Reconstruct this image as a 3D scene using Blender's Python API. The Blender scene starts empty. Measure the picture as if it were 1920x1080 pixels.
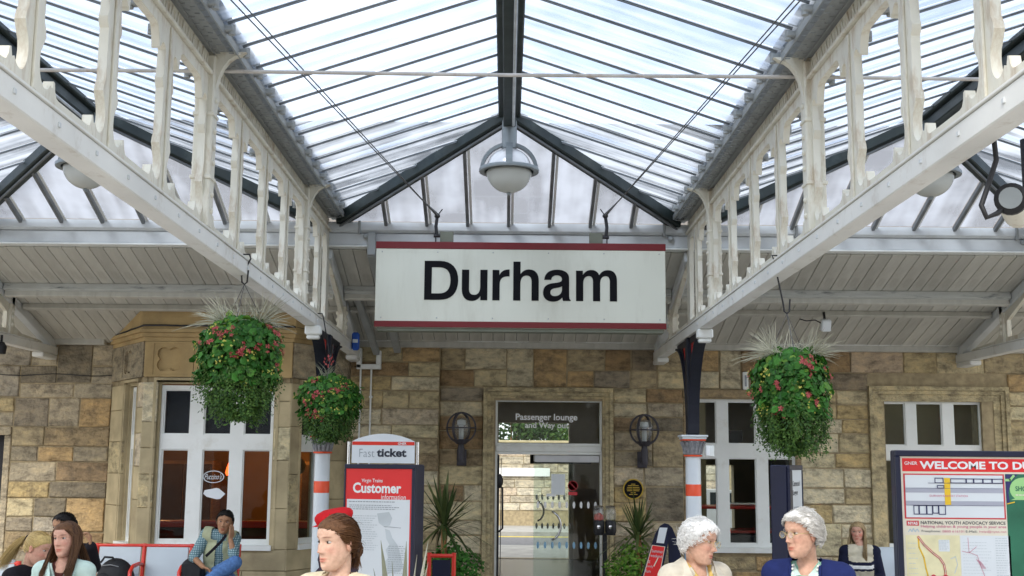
import bpy, bmesh, math, random
import numpy as np
from mathutils import Vector, Matrix, geometry, noise as mnoise
R = math.radians
rnd = random.Random(7)
scene = bpy.context.scene
col = scene.collection
# ------------------------------------------------------------------ camera
CAM = np.array([0.0, 0.0, 1.9])
def _basis(pitch, yaw, roll):
    p, y, r = R(pitch), R(yaw), R(roll)
    fw = np.array([math.sin(y)*math.cos(p), math.cos(y)*math.cos(p), math.sin(p)])
    rt = np.array([math.cos(y), -math.sin(y), 0.0]); up = np.cross(rt, fw)
    return fw, rt*math.cos(r)+up*math.sin(r), -rt*math.sin(r)+up*math.cos(r)
FW, RT, UP = _basis(8.5, 0.2, 0.5)
FPX = 2200.0                                    # focal length in photo pixels (1920 wide)
cd = bpy.data.cameras.new('camera'); cam = bpy.data.objects.new('camera', cd); col.objects.link(cam)
cd.sensor_width = 36; cd.lens = FPX/1920*36; cd.clip_start = 0.1; cd.clip_end = 2000
cam.matrix_world = Matrix(((RT[0], UP[0], -FW[0], CAM[0]), (RT[1], UP[1], -FW[1], CAM[1]), (RT[2], UP[2], -FW[2], CAM[2]), (0, 0, 0, 1)))
scene.camera = cam
def at(x, y, Y):                                # survey helper: photo pixel at a known distance Y -> world point
    d = FW + RT*(x-960)/FPX + UP*(540-y)/FPX
    return Vector(CAM + d*Y/d[1])
# ------------------------------------------------------------------ sky, sun, exposure
SUN_EL, SUN_AZ = 40.0, 200.0                    # sun behind the camera, a little to the left (azimuth from +Y clockwise)
w = bpy.data.worlds.new('World'); scene.world = w; w.use_nodes = True
nt = w.node_tree; nt.nodes.clear()
sky = nt.nodes.new('ShaderNodeTexSky'); sky.sky_type = 'NISHITA'; sky.sun_disc = False
sky.sun_elevation = R(SUN_EL); sky.sun_rotation = R(SUN_AZ); sky.air_density = 1.0; sky.dust_density = 2.5; sky.ozone_density = 1.0
tcw = nt.nodes.new('ShaderNodeTexCoord'); mpw = nt.nodes.new('ShaderNodeMapping'); mpw.inputs['Scale'].default_value = (1.6, 1.6, 3.2)
nzw = nt.nodes.new('ShaderNodeTexNoise'); nzw.inputs['Scale'].default_value = 2.2; nzw.inputs['Detail'].default_value = 7; nzw.inputs['Roughness'].default_value = 0.55
rpw = nt.nodes.new('ShaderNodeValToRGB'); rpw.color_ramp.elements[0].position = 0.36; rpw.color_ramp.elements[1].position = 0.6
rpw.color_ramp.elements[0].color = (.45, .45, .45, 1); rpw.color_ramp.elements[1].color = (1, 1, 1, 1)
mxw = nt.nodes.new('ShaderNodeMix'); mxw.data_type = 'RGBA'
mxw.inputs[7].default_value = (10.6, 10.9, 11.3, 1)            # bright cloud cover
bgw = nt.nodes.new('ShaderNodeBackground'); bgw.inputs['Strength'].default_value = 0.12
out = nt.nodes.new('ShaderNodeOutputWorld')
L = nt.links.new
L(tcw.outputs['Generated'], mpw.inputs['Vector']); L(mpw.outputs['Vector'], nzw.inputs['Vector']); L(nzw.outputs['Fac'], rpw.inputs['Fac'])
L(rpw.outputs['Color'], mxw.inputs[0]); L(sky.outputs['Color'], mxw.inputs[6]); L(mxw.outputs[2], bgw.inputs['Color']); L(bgw.outputs[0], out.inputs['Surface'])
sd = bpy.data.lights.new('sun', 'SUN'); sd.energy = 1.5; sd.angle = R(14); sd.color = (1.0, 0.96, 0.9)
sun = bpy.data.objects.new('sun', sd); col.objects.link(sun)
_s = Vector((math.sin(R(SUN_AZ))*math.cos(R(SUN_EL)), math.cos(R(SUN_AZ))*math.cos(R(SUN_EL)), math.sin(R(SUN_EL))))
sun.rotation_euler = (-_s).to_track_quat('-Z', 'Y').to_euler(); sun.location = (-4, -10, 12)
vs = scene.view_settings
vs.view_transform = 'Standard'; vs.look = 'None'; vs.exposure = 0.78; vs.gamma = 1.0; vs.use_curve_mapping = False
scene.cycles.max_bounces = 7; scene.cycles.transparent_max_bounces = 16; scene.cycles.diffuse_bounces = 4; scene.cycles.glossy_bounces = 3; scene.cycles.transmission_bounces = 4
scene.cycles.caustics_reflective = False; scene.cycles.caustics_refractive = False
# ------------------------------------------------------------------ materials
M = {}
def node_mat(name):
    m = bpy.data.materials.new(name); m.use_nodes = True; t = m.node_tree
    return m, t, t.nodes['Principled BSDF'], t.links.new
def ramp(t, stops, interp='LINEAR'):
    r = t.nodes.new('ShaderNodeValToRGB'); cr = r.color_ramp; cr.interpolation = interp
    while len(cr.elements) < len(stops): cr.elements.new(0.5)
    for e, (p, c) in zip(cr.elements, stops): e.position = p; e.color = tuple(c)+(1,) if len(c) == 3 else c
    return r
def pmat(name, c, rough=0.6, var=0.18, scale=6.0, bump=0.0, bscale=40.0, metal=0.0, dirt=None, dirt_amt=0.0, dirt_scale=3.0, dirt_lo=.55, rand=0.0, spec=0.4, stretch=(1, 1, 1), coat=0.0):
    m, t, b, L = node_mat(name)
    tc = t.nodes.new('ShaderNodeTexCoord'); mp = t.nodes.new('ShaderNodeMapping'); mp.inputs['Scale'].default_value = stretch
    L(tc.outputs['Object'], mp.inputs['Vector'])
    n = t.nodes.new('ShaderNodeTexNoise'); n.inputs['Scale'].default_value = scale; n.inputs['Detail'].default_value = 6
    L(mp.outputs['Vector'], n.inputs['Vector'])
    lo = [x*(1-var) for x in c]; hi = [min(1, x*(1+var)) for x in c]
    rp = ramp(t, [(0.3, lo), (0.7, hi)]); L(n.outputs['Fac'], rp.inputs['Fac']); cur = rp.outputs['Color']
    if rand:
        oi = t.nodes.new('ShaderNodeObjectInfo'); hs = t.nodes.new('ShaderNodeHueSaturation')
        ma = t.nodes.new('ShaderNodeMapRange'); ma.inputs[3].default_value = 1-rand; ma.inputs[4].default_value = 1+rand
        L(oi.outputs['Random'], ma.inputs[0]); L(ma.outputs[0], hs.inputs['Value']); L(cur, hs.inputs['Color']); cur = hs.outputs['Color']
    if dirt:
        n2 = t.nodes.new('ShaderNodeTexNoise'); n2.inputs['Scale'].default_value = dirt_scale; n2.inputs['Detail'].default_value = 9; n2.inputs['Roughness'].default_value = 0.7
        L(mp.outputs['Vector'], n2.inputs['Vector'])
        r2 = ramp(t, [(dirt_lo, (0, 0, 0)), (dirt_lo+.17, (dirt_amt,)*3)]); L(n2.outputs['Fac'], r2.inputs['Fac'])
        mx = t.nodes.new('ShaderNodeMix'); mx.data_type = 'RGBA'; L(r2.outputs['Color'], mx.inputs[0]); L(cur, mx.inputs[6]); mx.inputs[7].default_value = tuple(dirt)+(1,)
        cur = mx.outputs[2]
    L(cur, b.inputs['Base Color'])
    b.inputs['Roughness'].default_value = rough; b.inputs['Metallic'].default_value = metal; b.inputs['Specular IOR Level'].default_value = spec
    if coat: b.inputs['Coat Weight'].default_value = coat; b.inputs['Coat Roughness'].default_value = 0.08
    if bump:
        n3 = t.nodes.new('ShaderNodeTexNoise'); n3.inputs['Scale'].default_value = bscale; n3.inputs['Detail'].default_value = 5
        L(mp.outputs['Vector'], n3.inputs['Vector'])
        bp = t.nodes.new('ShaderNodeBump'); bp.inputs['Strength'].default_value = bump; bp.inputs['Distance'].default_value = 0.01
        L(n3.outputs['Fac'], bp.inputs['Height']); L(bp.outputs['Normal'], b.inputs['Normal'])
    M[name] = m
    return m
pmat('cream_paint', (.68, .655, .555), .5, .09, 4, .12, 60, dirt=(.38, .26, .14), dirt_amt=.65, dirt_scale=10, dirt_lo=.515, stretch=(1, 1, .3))
pmat('white_paint', (.80, .82, .79), .42, .05, 3, .08, 50, dirt=(.5, .46, .36), dirt_amt=.35, dirt_scale=4)
pmat('grey_paint', (.30, .315, .31), .5, .12, 5, .1, 50, dirt=(.2, .18, .15), dirt_amt=.4)
pmat('board_paint', (.51, .50, .445), .6, .1, 5, .15, 30, rand=.10, dirt=(.25, .22, .17), dirt_amt=.4, dirt_scale=4, stretch=(2, .5, .5))
pmat('chord_paint', (.74, .74, .70), .5, .08, 4, .1, 50, dirt=(.33, .26, .17), dirt_amt=.5, dirt_scale=9, dirt_lo=.55, stretch=(1, .5, .4))
pmat('beam_paint', (.60, .625, .63), .5, .08, 4, .08, 50, dirt=(.38, .36, .32), dirt_amt=.35)
pmat('peeling_paint', (.52, .53, .50), .65, .1, 4, .3, 30, dirt=(.09, .10, .11), dirt_amt=1.0, dirt_scale=3.2, stretch=(1, 6, 6))
pmat('green_black', (.022, .032, .03), .5, .3, 6, .1, 40, dirt=(.09, .1, .09), dirt_amt=.4)
pmat('bar_metal', (.17, .18, .185), .45, .2, 8, metal=.3)
pmat('bar_light', (.60, .63, .64), .4, .15, 8, metal=.5)
pmat('rod_paint', (.52, .49, .45), .6, .15, 10, .2, 60, dirt=(.3, .12, .06), dirt_amt=.7, dirt_scale=9)
pmat('dark_metal', (.035, .035, .038), .45, .25, 12, .05, 60, metal=.4)
pmat('lantern_metal', (.045, .042, .052), .5, .25, 12, .1, 60)
pmat('lamp_grey', (.24, .265, .27), .38, .1, 6, metal=.25)
pmat('chrome', (.75, .75, .76), .18, .05, 6, metal=1.0)
pmat('steel', (.45, .46, .47), .35, .1, 6, metal=.9)
pmat('wire', (.12, .12, .12), .5, .1, 8, metal=.6)
pmat('black_rubber', (.012, .012, .013), .55, .2, 10)
pmat('navy', (.010, .013, .038), .35, .15, 5, coat=.2)
pmat('navy_column', (.007, .009, .018), .5, .25, 6, .08, 40)
pmat('red_paint', (.72, .035, .018), .35, .08, 6, coat=.3)
pmat('orange_red', (.82, .09, .03), .4, .06, 6)
pmat('sign_cream', (.66, .67, .575), .4, .035, 1.5, dirt=(.46, .45, .36), dirt_amt=.30, dirt_scale=5, dirt_lo=.50, stretch=(1, 1, .22), coat=.1)
pmat('sign_red', (.155, .010, .013), .4, .06, 4)
pmat('sign_black', (.005, .005, .007), .75, .1, 4, spec=.15)
pmat('sign_back', (.16, .17, .13), .6, .15, 4)
pmat('column_white', (.66, .70, .72), .4, .05, 5, .06, 50, dirt=(.4, .38, .33), dirt_amt=.3)
pmat('column_grey', (.26, .26, .27), .6, .35, 30, .4, 60)
pmat('mortar', (.36, .29, .175), .9, .25, 12, .4, 60)
pmat('ashlar', (.44, .365, .22), .85, .22, 3.2, .25, 55, rand=.12, dirt=(.24, .18, .11), dirt_amt=.5, dirt_scale=2.2)
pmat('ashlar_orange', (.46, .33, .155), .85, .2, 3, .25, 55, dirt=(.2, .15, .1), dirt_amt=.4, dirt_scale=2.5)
pmat('upper_stone', (.42, .40, .38), .9, .25, 4, .3, 40)
m, t, b, L = node_mat('upper_courses'); tc = t.nodes.new('ShaderNodeTexCoord'); mp = t.nodes.new('ShaderNodeMapping'); mp.inputs['Rotation'].default_value = (R(90), 0, 0); L(tc.outputs['Object'], mp.inputs['Vector'])
bk = t.nodes.new('ShaderNodeTexBrick'); bk.inputs['Scale'].default_value = 1.0; bk.inputs['Brick Width'].default_value = .5; bk.inputs['Row Height'].default_value = .22; bk.inputs['Mortar Size'].default_value = .008; bk.inputs['Color1'].default_value = (.29, .265, .24, 1); bk.inputs['Color2'].default_value = (.25, .23, .21, 1); bk.inputs['Mortar'].default_value = (.31, .29, .265, 1)
L(mp.outputs['Vector'], bk.inputs['Vector']); L(bk.outputs['Color'], b.inputs['Base Color']); b.inputs['Roughness'].default_value = .9; M['upper_courses'] = m
pmat('slate', (.08, .085, .1), .6, .3, 12, .2, 30)
pmat('paving', (.42, .40, .37), .85, .15, 3, .25, 60, rand=.08, dirt=(.2, .19, .17), dirt_amt=.4)
pmat('concrete', (.36, .35, .32), .9, .18, 3, .3, 50)
pmat('asphalt', (.16, .16, .165), .9, .2, 8, .3, 120)
pmat('ballast', (.16, .14, .12), .95, .4, 30, .8, 60)
pmat('grass_ground', (.06, .09, .03), .95, .4, 3, .5, 30)
pmat('yellow_line', (.75, .6, .12), .8, .15, 10)
pmat('room_wall', (.40, .33, .21), .8, .15, 2)
pmat('room_dark', (.03, .03, .035), .8, .2, 2)
pmat('room_floor', (.035, .035, .04), .25, .15, 6)
pmat('room_ceiling', (.55, .50, .40), .8, .1, 2)
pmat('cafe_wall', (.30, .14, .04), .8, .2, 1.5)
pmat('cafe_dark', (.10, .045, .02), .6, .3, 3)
pmat('blind', (.012, .013, .024), .7, .2, 5)
pmat('bench_panel', (.50, .57, .62), .35, .05, 3, metal=.2)
pmat('poster_red', (.78, .030, .030), .35, .06, 2, coat=.2)
pmat('poster_white', (.74, .78, .80), .4, .04, 2, coat=.2)
pmat('poster_yellow', (.80, .74, .46), .4, .1, 9)
pmat('poster_cream', (.80, .74, .60), .4, .04, 3)
pmat('poster_green', (.03, .16, .09), .35, .3, 3)
pmat('poster_lime', (.36, .66, .26), .4, .06, 3)
pmat('poster_grey', (.42, .43, .50), .4, .04, 3)
pmat('ink_navy', (.03, .03, .13), .5, .1, 3)
pmat('ink_pink', (.62, .16, .26), .5, .1, 3)
pmat('ink_red', (.62, .05, .06), .5, .1, 3)
pmat('ink_grey', (.34, .37, .40), .5, .2, 30)
pmat('ink_palegrey', (.58, .63, .65), .5, .1, 5)
pmat('ink_dark', (.03, .035, .05), .5, .1, 3)
pmat('ink_white', (.86, .86, .85), .4, .02, 3)
pmat('ink_yellow', (.85, .55, .03), .45, .05, 3)
pmat('ink_blue', (.25, .45, .62), .45, .05, 3)
pmat('gold', (.55, .38, .06), .35, .1, 5, metal=.6)
pmat('candy_red', (.7, .06, .03), .3, .5, 40)
pmat('blue_box', (.01, .08, .42), .4, .1, 5)
pmat('terracotta', (.16, .07, .04), .8, .2, 6, .2, 50)
pmat('wood', (.36, .17, .06), .5, .25, 5, stretch=(1, 1, 8))
pmat('bag_black', (.014, .015, .017), .7, .3, 12, .3, 90)
pmat('vehicle_white', (.78, .80, .83), .25, .03, 3, coat=.5)
pmat('vehicle_glass', (.02, .03, .04), .08, .1, 3, spec=.6)
def stone_mat(name, stops, interp='LINEAR'):
    m, t, b, L = node_mat(name)
    tc = t.nodes.new('ShaderNodeTexCoord'); oi = t.nodes.new('ShaderNodeObjectInfo')
    ad = t.nodes.new('ShaderNodeVectorMath'); ad.operation = 'MULTIPLY_ADD'; ad.inputs[1].default_value = (1, 1, 1)
    sc = t.nodes.new('ShaderNodeVectorMath'); sc.operation = 'SCALE'; sc.inputs[0].default_value = (17, 5, 11); L(oi.outputs['Random'], sc.inputs['Scale'])
    L(tc.outputs['Object'], ad.inputs[0]); L(sc.outputs[0], ad.inputs[2])
    rp = ramp(t, stops, interp); L(oi.outputs['Random'], rp.inputs['Fac'])
    mp = t.nodes.new('ShaderNodeMapping'); mp.inputs['Scale'].default_value = (1, 1, 2.2); L(ad.outputs[0], mp.inputs['Vector'])
    n1 = t.nodes.new('ShaderNodeTexNoise'); n1.inputs['Scale'].default_value = 5.0; n1.inputs['Detail'].default_value = 9; n1.inputs['Roughness'].default_value = .68; L(mp.outputs['Vector'], n1.inputs['Vector'])
    r1 = ramp(t, [(.32, (.46, .44, .40)), (.5, (1.18, 1.15, 1.06)), (.66, (1.62, 1.52, 1.28))]); L(n1.outputs['Fac'], r1.inputs['Fac'])
    mx = t.nodes.new('ShaderNodeMix'); mx.data_type = 'RGBA'; mx.blend_type = 'MULTIPLY'; mx.inputs[0].default_value = .9; L(rp.outputs['Color'], mx.inputs[6]); L(r1.outputs['Color'], mx.inputs[7])
    n2 = t.nodes.new('ShaderNodeTexNoise'); n2.inputs['Scale'].default_value = 5.5; n2.inputs['Detail'].default_value = 10; n2.inputs['Roughness'].default_value = .7; L(ad.outputs[0], n2.inputs['Vector'])
    r2 = ramp(t, [(.53, (0, 0, 0)), (.66, (.62, .62, .62))]); L(n2.outputs['Fac'], r2.inputs['Fac'])
    m2 = t.nodes.new('ShaderNodeMix'); m2.data_type = 'RGBA'; L(r2.outputs['Color'], m2.inputs[0]); L(mx.outputs[2], m2.inputs[6]); m2.inputs[7].default_value = (.13, .105, .075, 1)
    L(m2.outputs[2], b.inputs['Base Color']); b.inputs['Roughness'].default_value = .88; b.inputs['Specular IOR Level'].default_value = .2
    n3 = t.nodes.new('ShaderNodeTexNoise'); n3.inputs['Scale'].default_value = 26; n3.inputs['Detail'].default_value = 8; L(ad.outputs[0], n3.inputs['Vector'])
    bp = t.nodes.new('ShaderNodeBump'); bp.inputs['Strength'].default_value = .9; bp.inputs['Distance'].default_value = .03; L(n3.outputs['Fac'], bp.inputs['Height']); L(bp.outputs['Normal'], b.inputs['Normal'])
    M[name] = m
stone_mat('stone', [(0, (.30, .235, .15)), (.12, (.42, .345, .21)), (.24, (.27, .19, .11)), (.36, (.47, .405, .27)), (.48, (.27, .235, .185)), (.58, (.39, .28, .155)), (.68, (.36, .30, .20)), (.78, (.47, .42, .31)), (.88, (.235, .195, .145)), (.95, (.40, .32, .24))], 'CONSTANT')
stone_mat('stone_pale', [(0, (.43, .37, .24)), (.2, (.50, .45, .31)), (.4, (.36, .30, .19)), (.6, (.52, .47, .35)), (.8, (.42, .33, .18)), (.9, (.46, .40, .31))], 'CONSTANT')
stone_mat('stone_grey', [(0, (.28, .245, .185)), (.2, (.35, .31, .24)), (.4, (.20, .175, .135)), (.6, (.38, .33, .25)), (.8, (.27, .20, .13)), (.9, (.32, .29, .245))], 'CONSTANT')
stone_mat('stone_far', [(0, (.40, .37, .30)), (.3, (.47, .44, .37)), (.6, (.36, .33, .27)), (.8, (.44, .38, .31))], 'CONSTANT')
def schlick(t, f0, k=1.0):
    lw = t.nodes.new('ShaderNodeLayerWeight'); lw.inputs['Blend'].default_value = .5
    pw = t.nodes.new('ShaderNodeMath'); pw.operation = 'POWER'; pw.inputs[1].default_value = 5.0; t.links.new(lw.outputs['Facing'], pw.inputs[0])
    ma = t.nodes.new('ShaderNodeMath'); ma.operation = 'MULTIPLY_ADD'; ma.inputs[1].default_value = (1-f0)*k; ma.inputs[2].default_value = f0; t.links.new(pw.outputs[0], ma.inputs[0])
    return ma
def glass_mat(name, tint=(.9, .95, .95), refl=.1, rough=.02, haze=0.0):
    m, t, b, L = node_mat(name); t.nodes.remove(b); o = t.nodes['Material Output']
    tr = t.nodes.new('ShaderNodeBsdfTransparent'); tr.inputs[0].default_value = tuple(tint)+(1,)
    gl = t.nodes.new('ShaderNodeBsdfGlossy'); gl.inputs['Roughness'].default_value = rough
    ma = schlick(t, refl)
    mx = t.nodes.new('ShaderNodeMixShader'); L(ma.outputs[0], mx.inputs[0]); L(tr.outputs[0], mx.inputs[1]); L(gl.outputs[0], mx.inputs[2])
    cur = mx.outputs[0]
    if haze:
        df = t.nodes.new('ShaderNodeBsdfDiffuse'); df.inputs[0].default_value = (.7, .7, .68, 1)
        m2 = t.nodes.new('ShaderNodeMixShader'); m2.inputs[0].default_value = haze; L(cur, m2.inputs[1]); L(df.outputs[0], m2.inputs[2]); cur = m2.outputs[0]
    L(cur, o.inputs['Surface']); M[name] = m
glass_mat('window_glass', (.82, .86, .86), .02, .02)
glass_mat('door_glass', (.90, .935, .92), .035, .02)
glass_mat('globe_glass', (.9, .92, .9), .10, .06, .14)
def roof_glass(name, lo, hi, tint, stretch, tcol=(.97, .98, 1)):
    m, t, b, L = node_mat(name); t.nodes.remove(b); o = t.nodes['Material Output']
    tc = t.nodes.new('ShaderNodeTexCoord'); oi = t.nodes.new('ShaderNodeObjectInfo')
    sc = t.nodes.new('ShaderNodeVectorMath'); sc.operation = 'SCALE'; sc.inputs[0].default_value = (13, 9, 5); L(oi.outputs['Random'], sc.inputs['Scale'])
    ad = t.nodes.new('ShaderNodeVectorMath'); L(tc.outputs['Object'], ad.inputs[0]); L(sc.outputs[0], ad.inputs[1])
    mp = t.nodes.new('ShaderNodeMapping'); mp.inputs['Scale'].default_value = stretch; L(ad.outputs[0], mp.inputs['Vector'])
    n = t.nodes.new('ShaderNodeTexNoise'); n.inputs['Scale'].default_value = 1.0; n.inputs['Detail'].default_value = 2; n.inputs['Roughness'].default_value = .5; L(mp.outputs['Vector'], n.inputs['Vector'])
    n2 = t.nodes.new('ShaderNodeTexNoise'); n2.inputs['Scale'].default_value = 2.2; n2.inputs['Detail'].default_value = 3; L(ad.outputs[0], n2.inputs['Vector'])
    av = t.nodes.new('ShaderNodeMath'); av.operation = 'MULTIPLY_ADD'; av.inputs[1].default_value = .35; L(n2.outputs['Fac'], av.inputs[0]); 
    m6 = t.nodes.new('ShaderNodeMath'); m6.operation = 'MULTIPLY'; m6.inputs[1].default_value = .65; L(n.outputs['Fac'], m6.inputs[0]); L(m6.outputs[0], av.inputs[2])
    rp = ramp(t, [(.40, (lo,)*3), (.60, (hi,)*3)]); L(av.outputs[0], rp.inputs['Fac'])
    tr = t.nodes.new('ShaderNodeBsdfTransparent'); tr.inputs[0].default_value = tuple(tint)+(1,)
    tl = t.nodes.new('ShaderNodeBsdfTranslucent'); tl.inputs[0].default_value = tuple(tcol)+(1,)
    df = t.nodes.new('ShaderNodeBsdfDiffuse'); df.inputs[0].default_value = (.8, .82, .84, 1)
    md = t.nodes.new('ShaderNodeMixShader'); md.inputs[0].default_value = .06; L(tl.outputs[0], md.inputs[1]); L(df.outputs[0], md.inputs[2])
    mx = t.nodes.new('ShaderNodeMixShader'); L(rp.outputs['Color'], mx.inputs[0]); L(tr.outputs[0], mx.inputs[1]); L(md.outputs[0], mx.inputs[2])
    gl = t.nodes.new('ShaderNodeBsdfGlossy'); gl.inputs['Roughness'].default_value = .12
    fr = schlick(t, .02, .45)
    m2 = t.nodes.new('ShaderNodeMixShader'); L(fr.outputs[0], m2.inputs[0]); L(mx.outputs[0], m2.inputs[1]); L(gl.outputs[0], m2.inputs[2])
    L(m2.outputs[0], o.inputs['Surface']); M[name] = m
roof_glass('roof_glass', .10, .75, (.44, .53, .68), (.22, 5.5, .22), (.66, .71, .78))
roof_glass('lap_glass', .55, .95, (.7, .75, .8), (.22, 8, .22))
roof_glass('hip_glass', .22, .60, (.64, .71, .83), (4, .6, .6), (.66, .70, .78))
def leaf_mat(name, c1, c2, trans=.25, rough=.5):
    m, t, b, L = node_mat(name)
    g = t.nodes.new('ShaderNodeNewGeometry'); rp = ramp(t, [(0, c1), (1, c2)]); L(g.outputs['Random Per Island'], rp.inputs['Fac'])
    L(rp.outputs['Color'], b.inputs['Base Color']); b.inputs['Roughness'].default_value = rough; b.inputs['Specular IOR Level'].default_value = .3
    tl = t.nodes.new('ShaderNodeBsdfTranslucent'); L(rp.outputs['Color'], tl.inputs[0])
    mx = t.nodes.new('ShaderNodeMixShader'); mx.inputs[0].default_value = trans; L(b.outputs[0], mx.inputs[1]); L(tl.outputs[0], mx.inputs[2]); L(mx.outputs[0], t.nodes['Material Output'].inputs['Surface'])
    M[name] = m
leaf_mat('leaf_green', (.022, .10, .014), (.075, .25, .035))
leaf_mat('leaf_small', (.02, .07, .012), (.11, .21, .04))
leaf_mat('leaf_bright', (.06, .20, .02), (.22, .36, .05))
leaf_mat('leaf_shrub', (.02, .07, .012), (.09, .17, .035))
leaf_mat('leaf_sword', (.03, .06, .015), (.13, .16, .05), .15)
leaf_mat('leaf_grey', (.16, .18, .12), (.36, .36, .25), .1)
leaf_mat('grass_pale', (.36, .35, .24), (.74, .72, .58), .2)
leaf_mat('petal_pink', (.34, .035, .045), (.66, .15, .14), .3)
leaf_mat('petal_yellow', (.55, .5, .04), (.85, .78, .22), .3)
def emit_mat(name, c, s):
    m, t, b, L = node_mat(name); b.inputs['Base Color'].default_value = tuple(c)+(1,); b.inputs['Emission Color'].default_value = tuple(c)+(1,); b.inputs['Emission Strength'].default_value = s; M[name] = m
emit_mat('warm_lamp', (1, .5, .14), 6.0)
emit_mat('flame_lamp', (1, .10, .02), 3.0)
emit_mat('strip_light', (.95, 1, .95), 30.0)
pmat('office_paint', (.34, .28, .17), .8, .15, 2)
# ------------------------------------------------------------------ object and mesh helpers
ORG = {}
def thing(name, label, cat, loc=(0, 0, 0), group=None, kind=None):
    o = bpy.data.objects.new(name, None); col.objects.link(o); o.empty_display_size = .2
    o.location = loc; ORG[o.name] = Vector(loc)
    o['label'] = label; o['category'] = cat
    if group: o['group'] = group
    return o
def tag(o, label, cat, group=None, kind=None):
    if label: o['label'] = label
    if cat: o['category'] = cat
    if group: o['group'] = group
    if kind: o['kind'] = kind
    return o
class MB:
    def __init__(s): s.v = []; s.f = []; s.m = []
    def add(s, vs, fs, mi=0):
        b = len(s.v); s.v.extend([tuple(p) for p in vs]); s.f.extend([tuple(i+b for i in f) for f in fs]); s.m.extend([mi]*len(fs)); return s
    def box(s, x0, x1, y0, y1, z0, z1, b=0.0, mi=0):
        return s.obox(((x0+x1)/2, (y0+y1)/2, (z0+z1)/2), (abs(x1-x0), abs(y1-y0), abs(z1-z0)), None, b, mi)
    def obox(s, c, d, rot=None, b=0.0, mi=0):
        hx, hy, hz = d[0]/2, d[1]/2, d[2]/2; c = Vector(c)
        tf = (lambda p: c+rot@Vector(p)) if rot is not None else (lambda p: c+Vector(p))
        if b <= 0:
            vs = [tf((sx*hx, sy*hy, sz*hz)) for sz in (-1, 1) for sy in (-1, 1) for sx in (-1, 1)]
            return s.add(vs, [(0, 2, 3, 1), (4, 5, 7, 6), (0, 1, 5, 4), (2, 6, 7, 3), (0, 4, 6, 2), (1, 3, 7, 5)], mi)
        b = min(b, hx*.49, hy*.49, hz*.49)
        vs = []; idx = {}
        for sz in (-1, 1):
            for sy in (-1, 1):
                for sx in (-1, 1):
                    for a in range(3):
                        p = [sx*hx, sy*hy, sz*hz]
                        for k in range(3):
                            if k != a: p[k] -= (sx, sy, sz)[k]*b
                        idx[(sx, sy, sz, a)] = len(vs); vs.append(tf(p))
        fs = []
        for a in range(3):
            u, w_ = (a+1) % 3, (a+2) % 3
            for sa in (-1, 1):
                q = []
                for su, sw in ((-1, -1), (1, -1), (1, 1), (-1, 1)):
                    k = [0, 0, 0]; k[a] = sa; k[u] = su; k[w_] = sw; q.append(idx[(k[0], k[1], k[2], a)])
                fs.append(tuple(q) if sa > 0 else tuple(q[::-1]))
            for su in (-1, 1):                       # edges parallel to axis a
                for sw in (-1, 1):
                    k0 = [0, 0, 0]; k0[a] = -1; k0[u] = su; k0[w_] = sw; k1 = list(k0); k1[a] = 1
                    q = (idx[(*k0, u)], idx[(*k1, u)], idx[(*k1, w_)], idx[(*k0, w_)])
                    fs.append(q if su*sw < 0 else q[::-1])
        for sz in (-1, 1):
            for sy in (-1, 1):
                for sx in (-1, 1):
                    q = (idx[(sx, sy, sz, 0)], idx[(sx, sy, sz, 1)], idx[(sx, sy, sz, 2)])
                    fs.append(q if sx*sy*sz > 0 else q[::-1])
        return s.add(vs, fs, mi)
    def beam(s, p0, p1, wd, ht, up=(0, 0, 1), b=0.0, mi=0):
        p0, p1 = Vector(p0), Vector(p1); d = p1-p0; l = d.length; d.normalize()
        x = d.cross(Vector(up)).normalized(); z = x.cross(d)
        return s.obox((p0+p1)/2, (wd, l, ht), Matrix((x, d, z)).transposed(), b, mi)
    def tube(s, pts, r, n=8, cap=True, mi=0, flat=None):
        pts = [Vector(p) for p in pts]; k = len(pts); rs = list(r) if hasattr(r, '__len__') else [r]*k
        vs = []; fs = []; ref = None
        for i, p in enumerate(pts):
            t = (pts[min(i+1, k-1)]-pts[max(i-1, 0)]).normalized()
            if ref is None:
                ref = Vector((0, 0, 1)) if abs(t.z) < .9 else Vector((0, 1, 0))
            a = t.cross(ref)
            if a.length < 1e-4: a = t.cross(Vector((1, .3, .2)))
            a.normalize(); bb = a.cross(t); ref = bb
            for j in range(n):
                an = 2*math.pi*j/n; vs.append(p+(a*math.cos(an)+bb*math.sin(an))*rs[i])
        for i in range(k-1):
            for j in range(n):
                fs.append((i*n+j, i*n+(j+1) % n, (i+1)*n+(j+1) % n, (i+1)*n+j))
        if cap: fs.append(tuple(range(n))[::-1]); fs.append(tuple((k-1)*n+j for j in range(n)))
        return s.add(vs, fs, mi)
    def lathe(s, prof, c=(0, 0, 0), n=24, rot=None, mi=0, a0=0, a1=360):
        c = Vector(c); vs = []; fs = []; full = abs(a1-a0) >= 360; m = n if full else n+1
        for (r, z) in prof:
            for j in range(m):
                an = R(a0+(a1-a0)*j/n); p = Vector((r*math.cos(an), r*math.sin(an), z))
                vs.append(c+(rot@p if rot is not None else p))
        for i in range(len(prof)-1):
            for j in range(n):
                j2 = (j+1) % m if full else j+1
                fs.append((i*m+j, i*m+j2, (i+1)*m+j2, (i+1)*m+j))
        if full:
            if prof[0][0] > 1e-5: fs.append(tuple(range(m))[::-1])
            if prof[-1][0] > 1e-5: fs.append(tuple((len(prof)-1)*m+j for j in range(m)))
        return s.add(vs, fs, mi)
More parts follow.
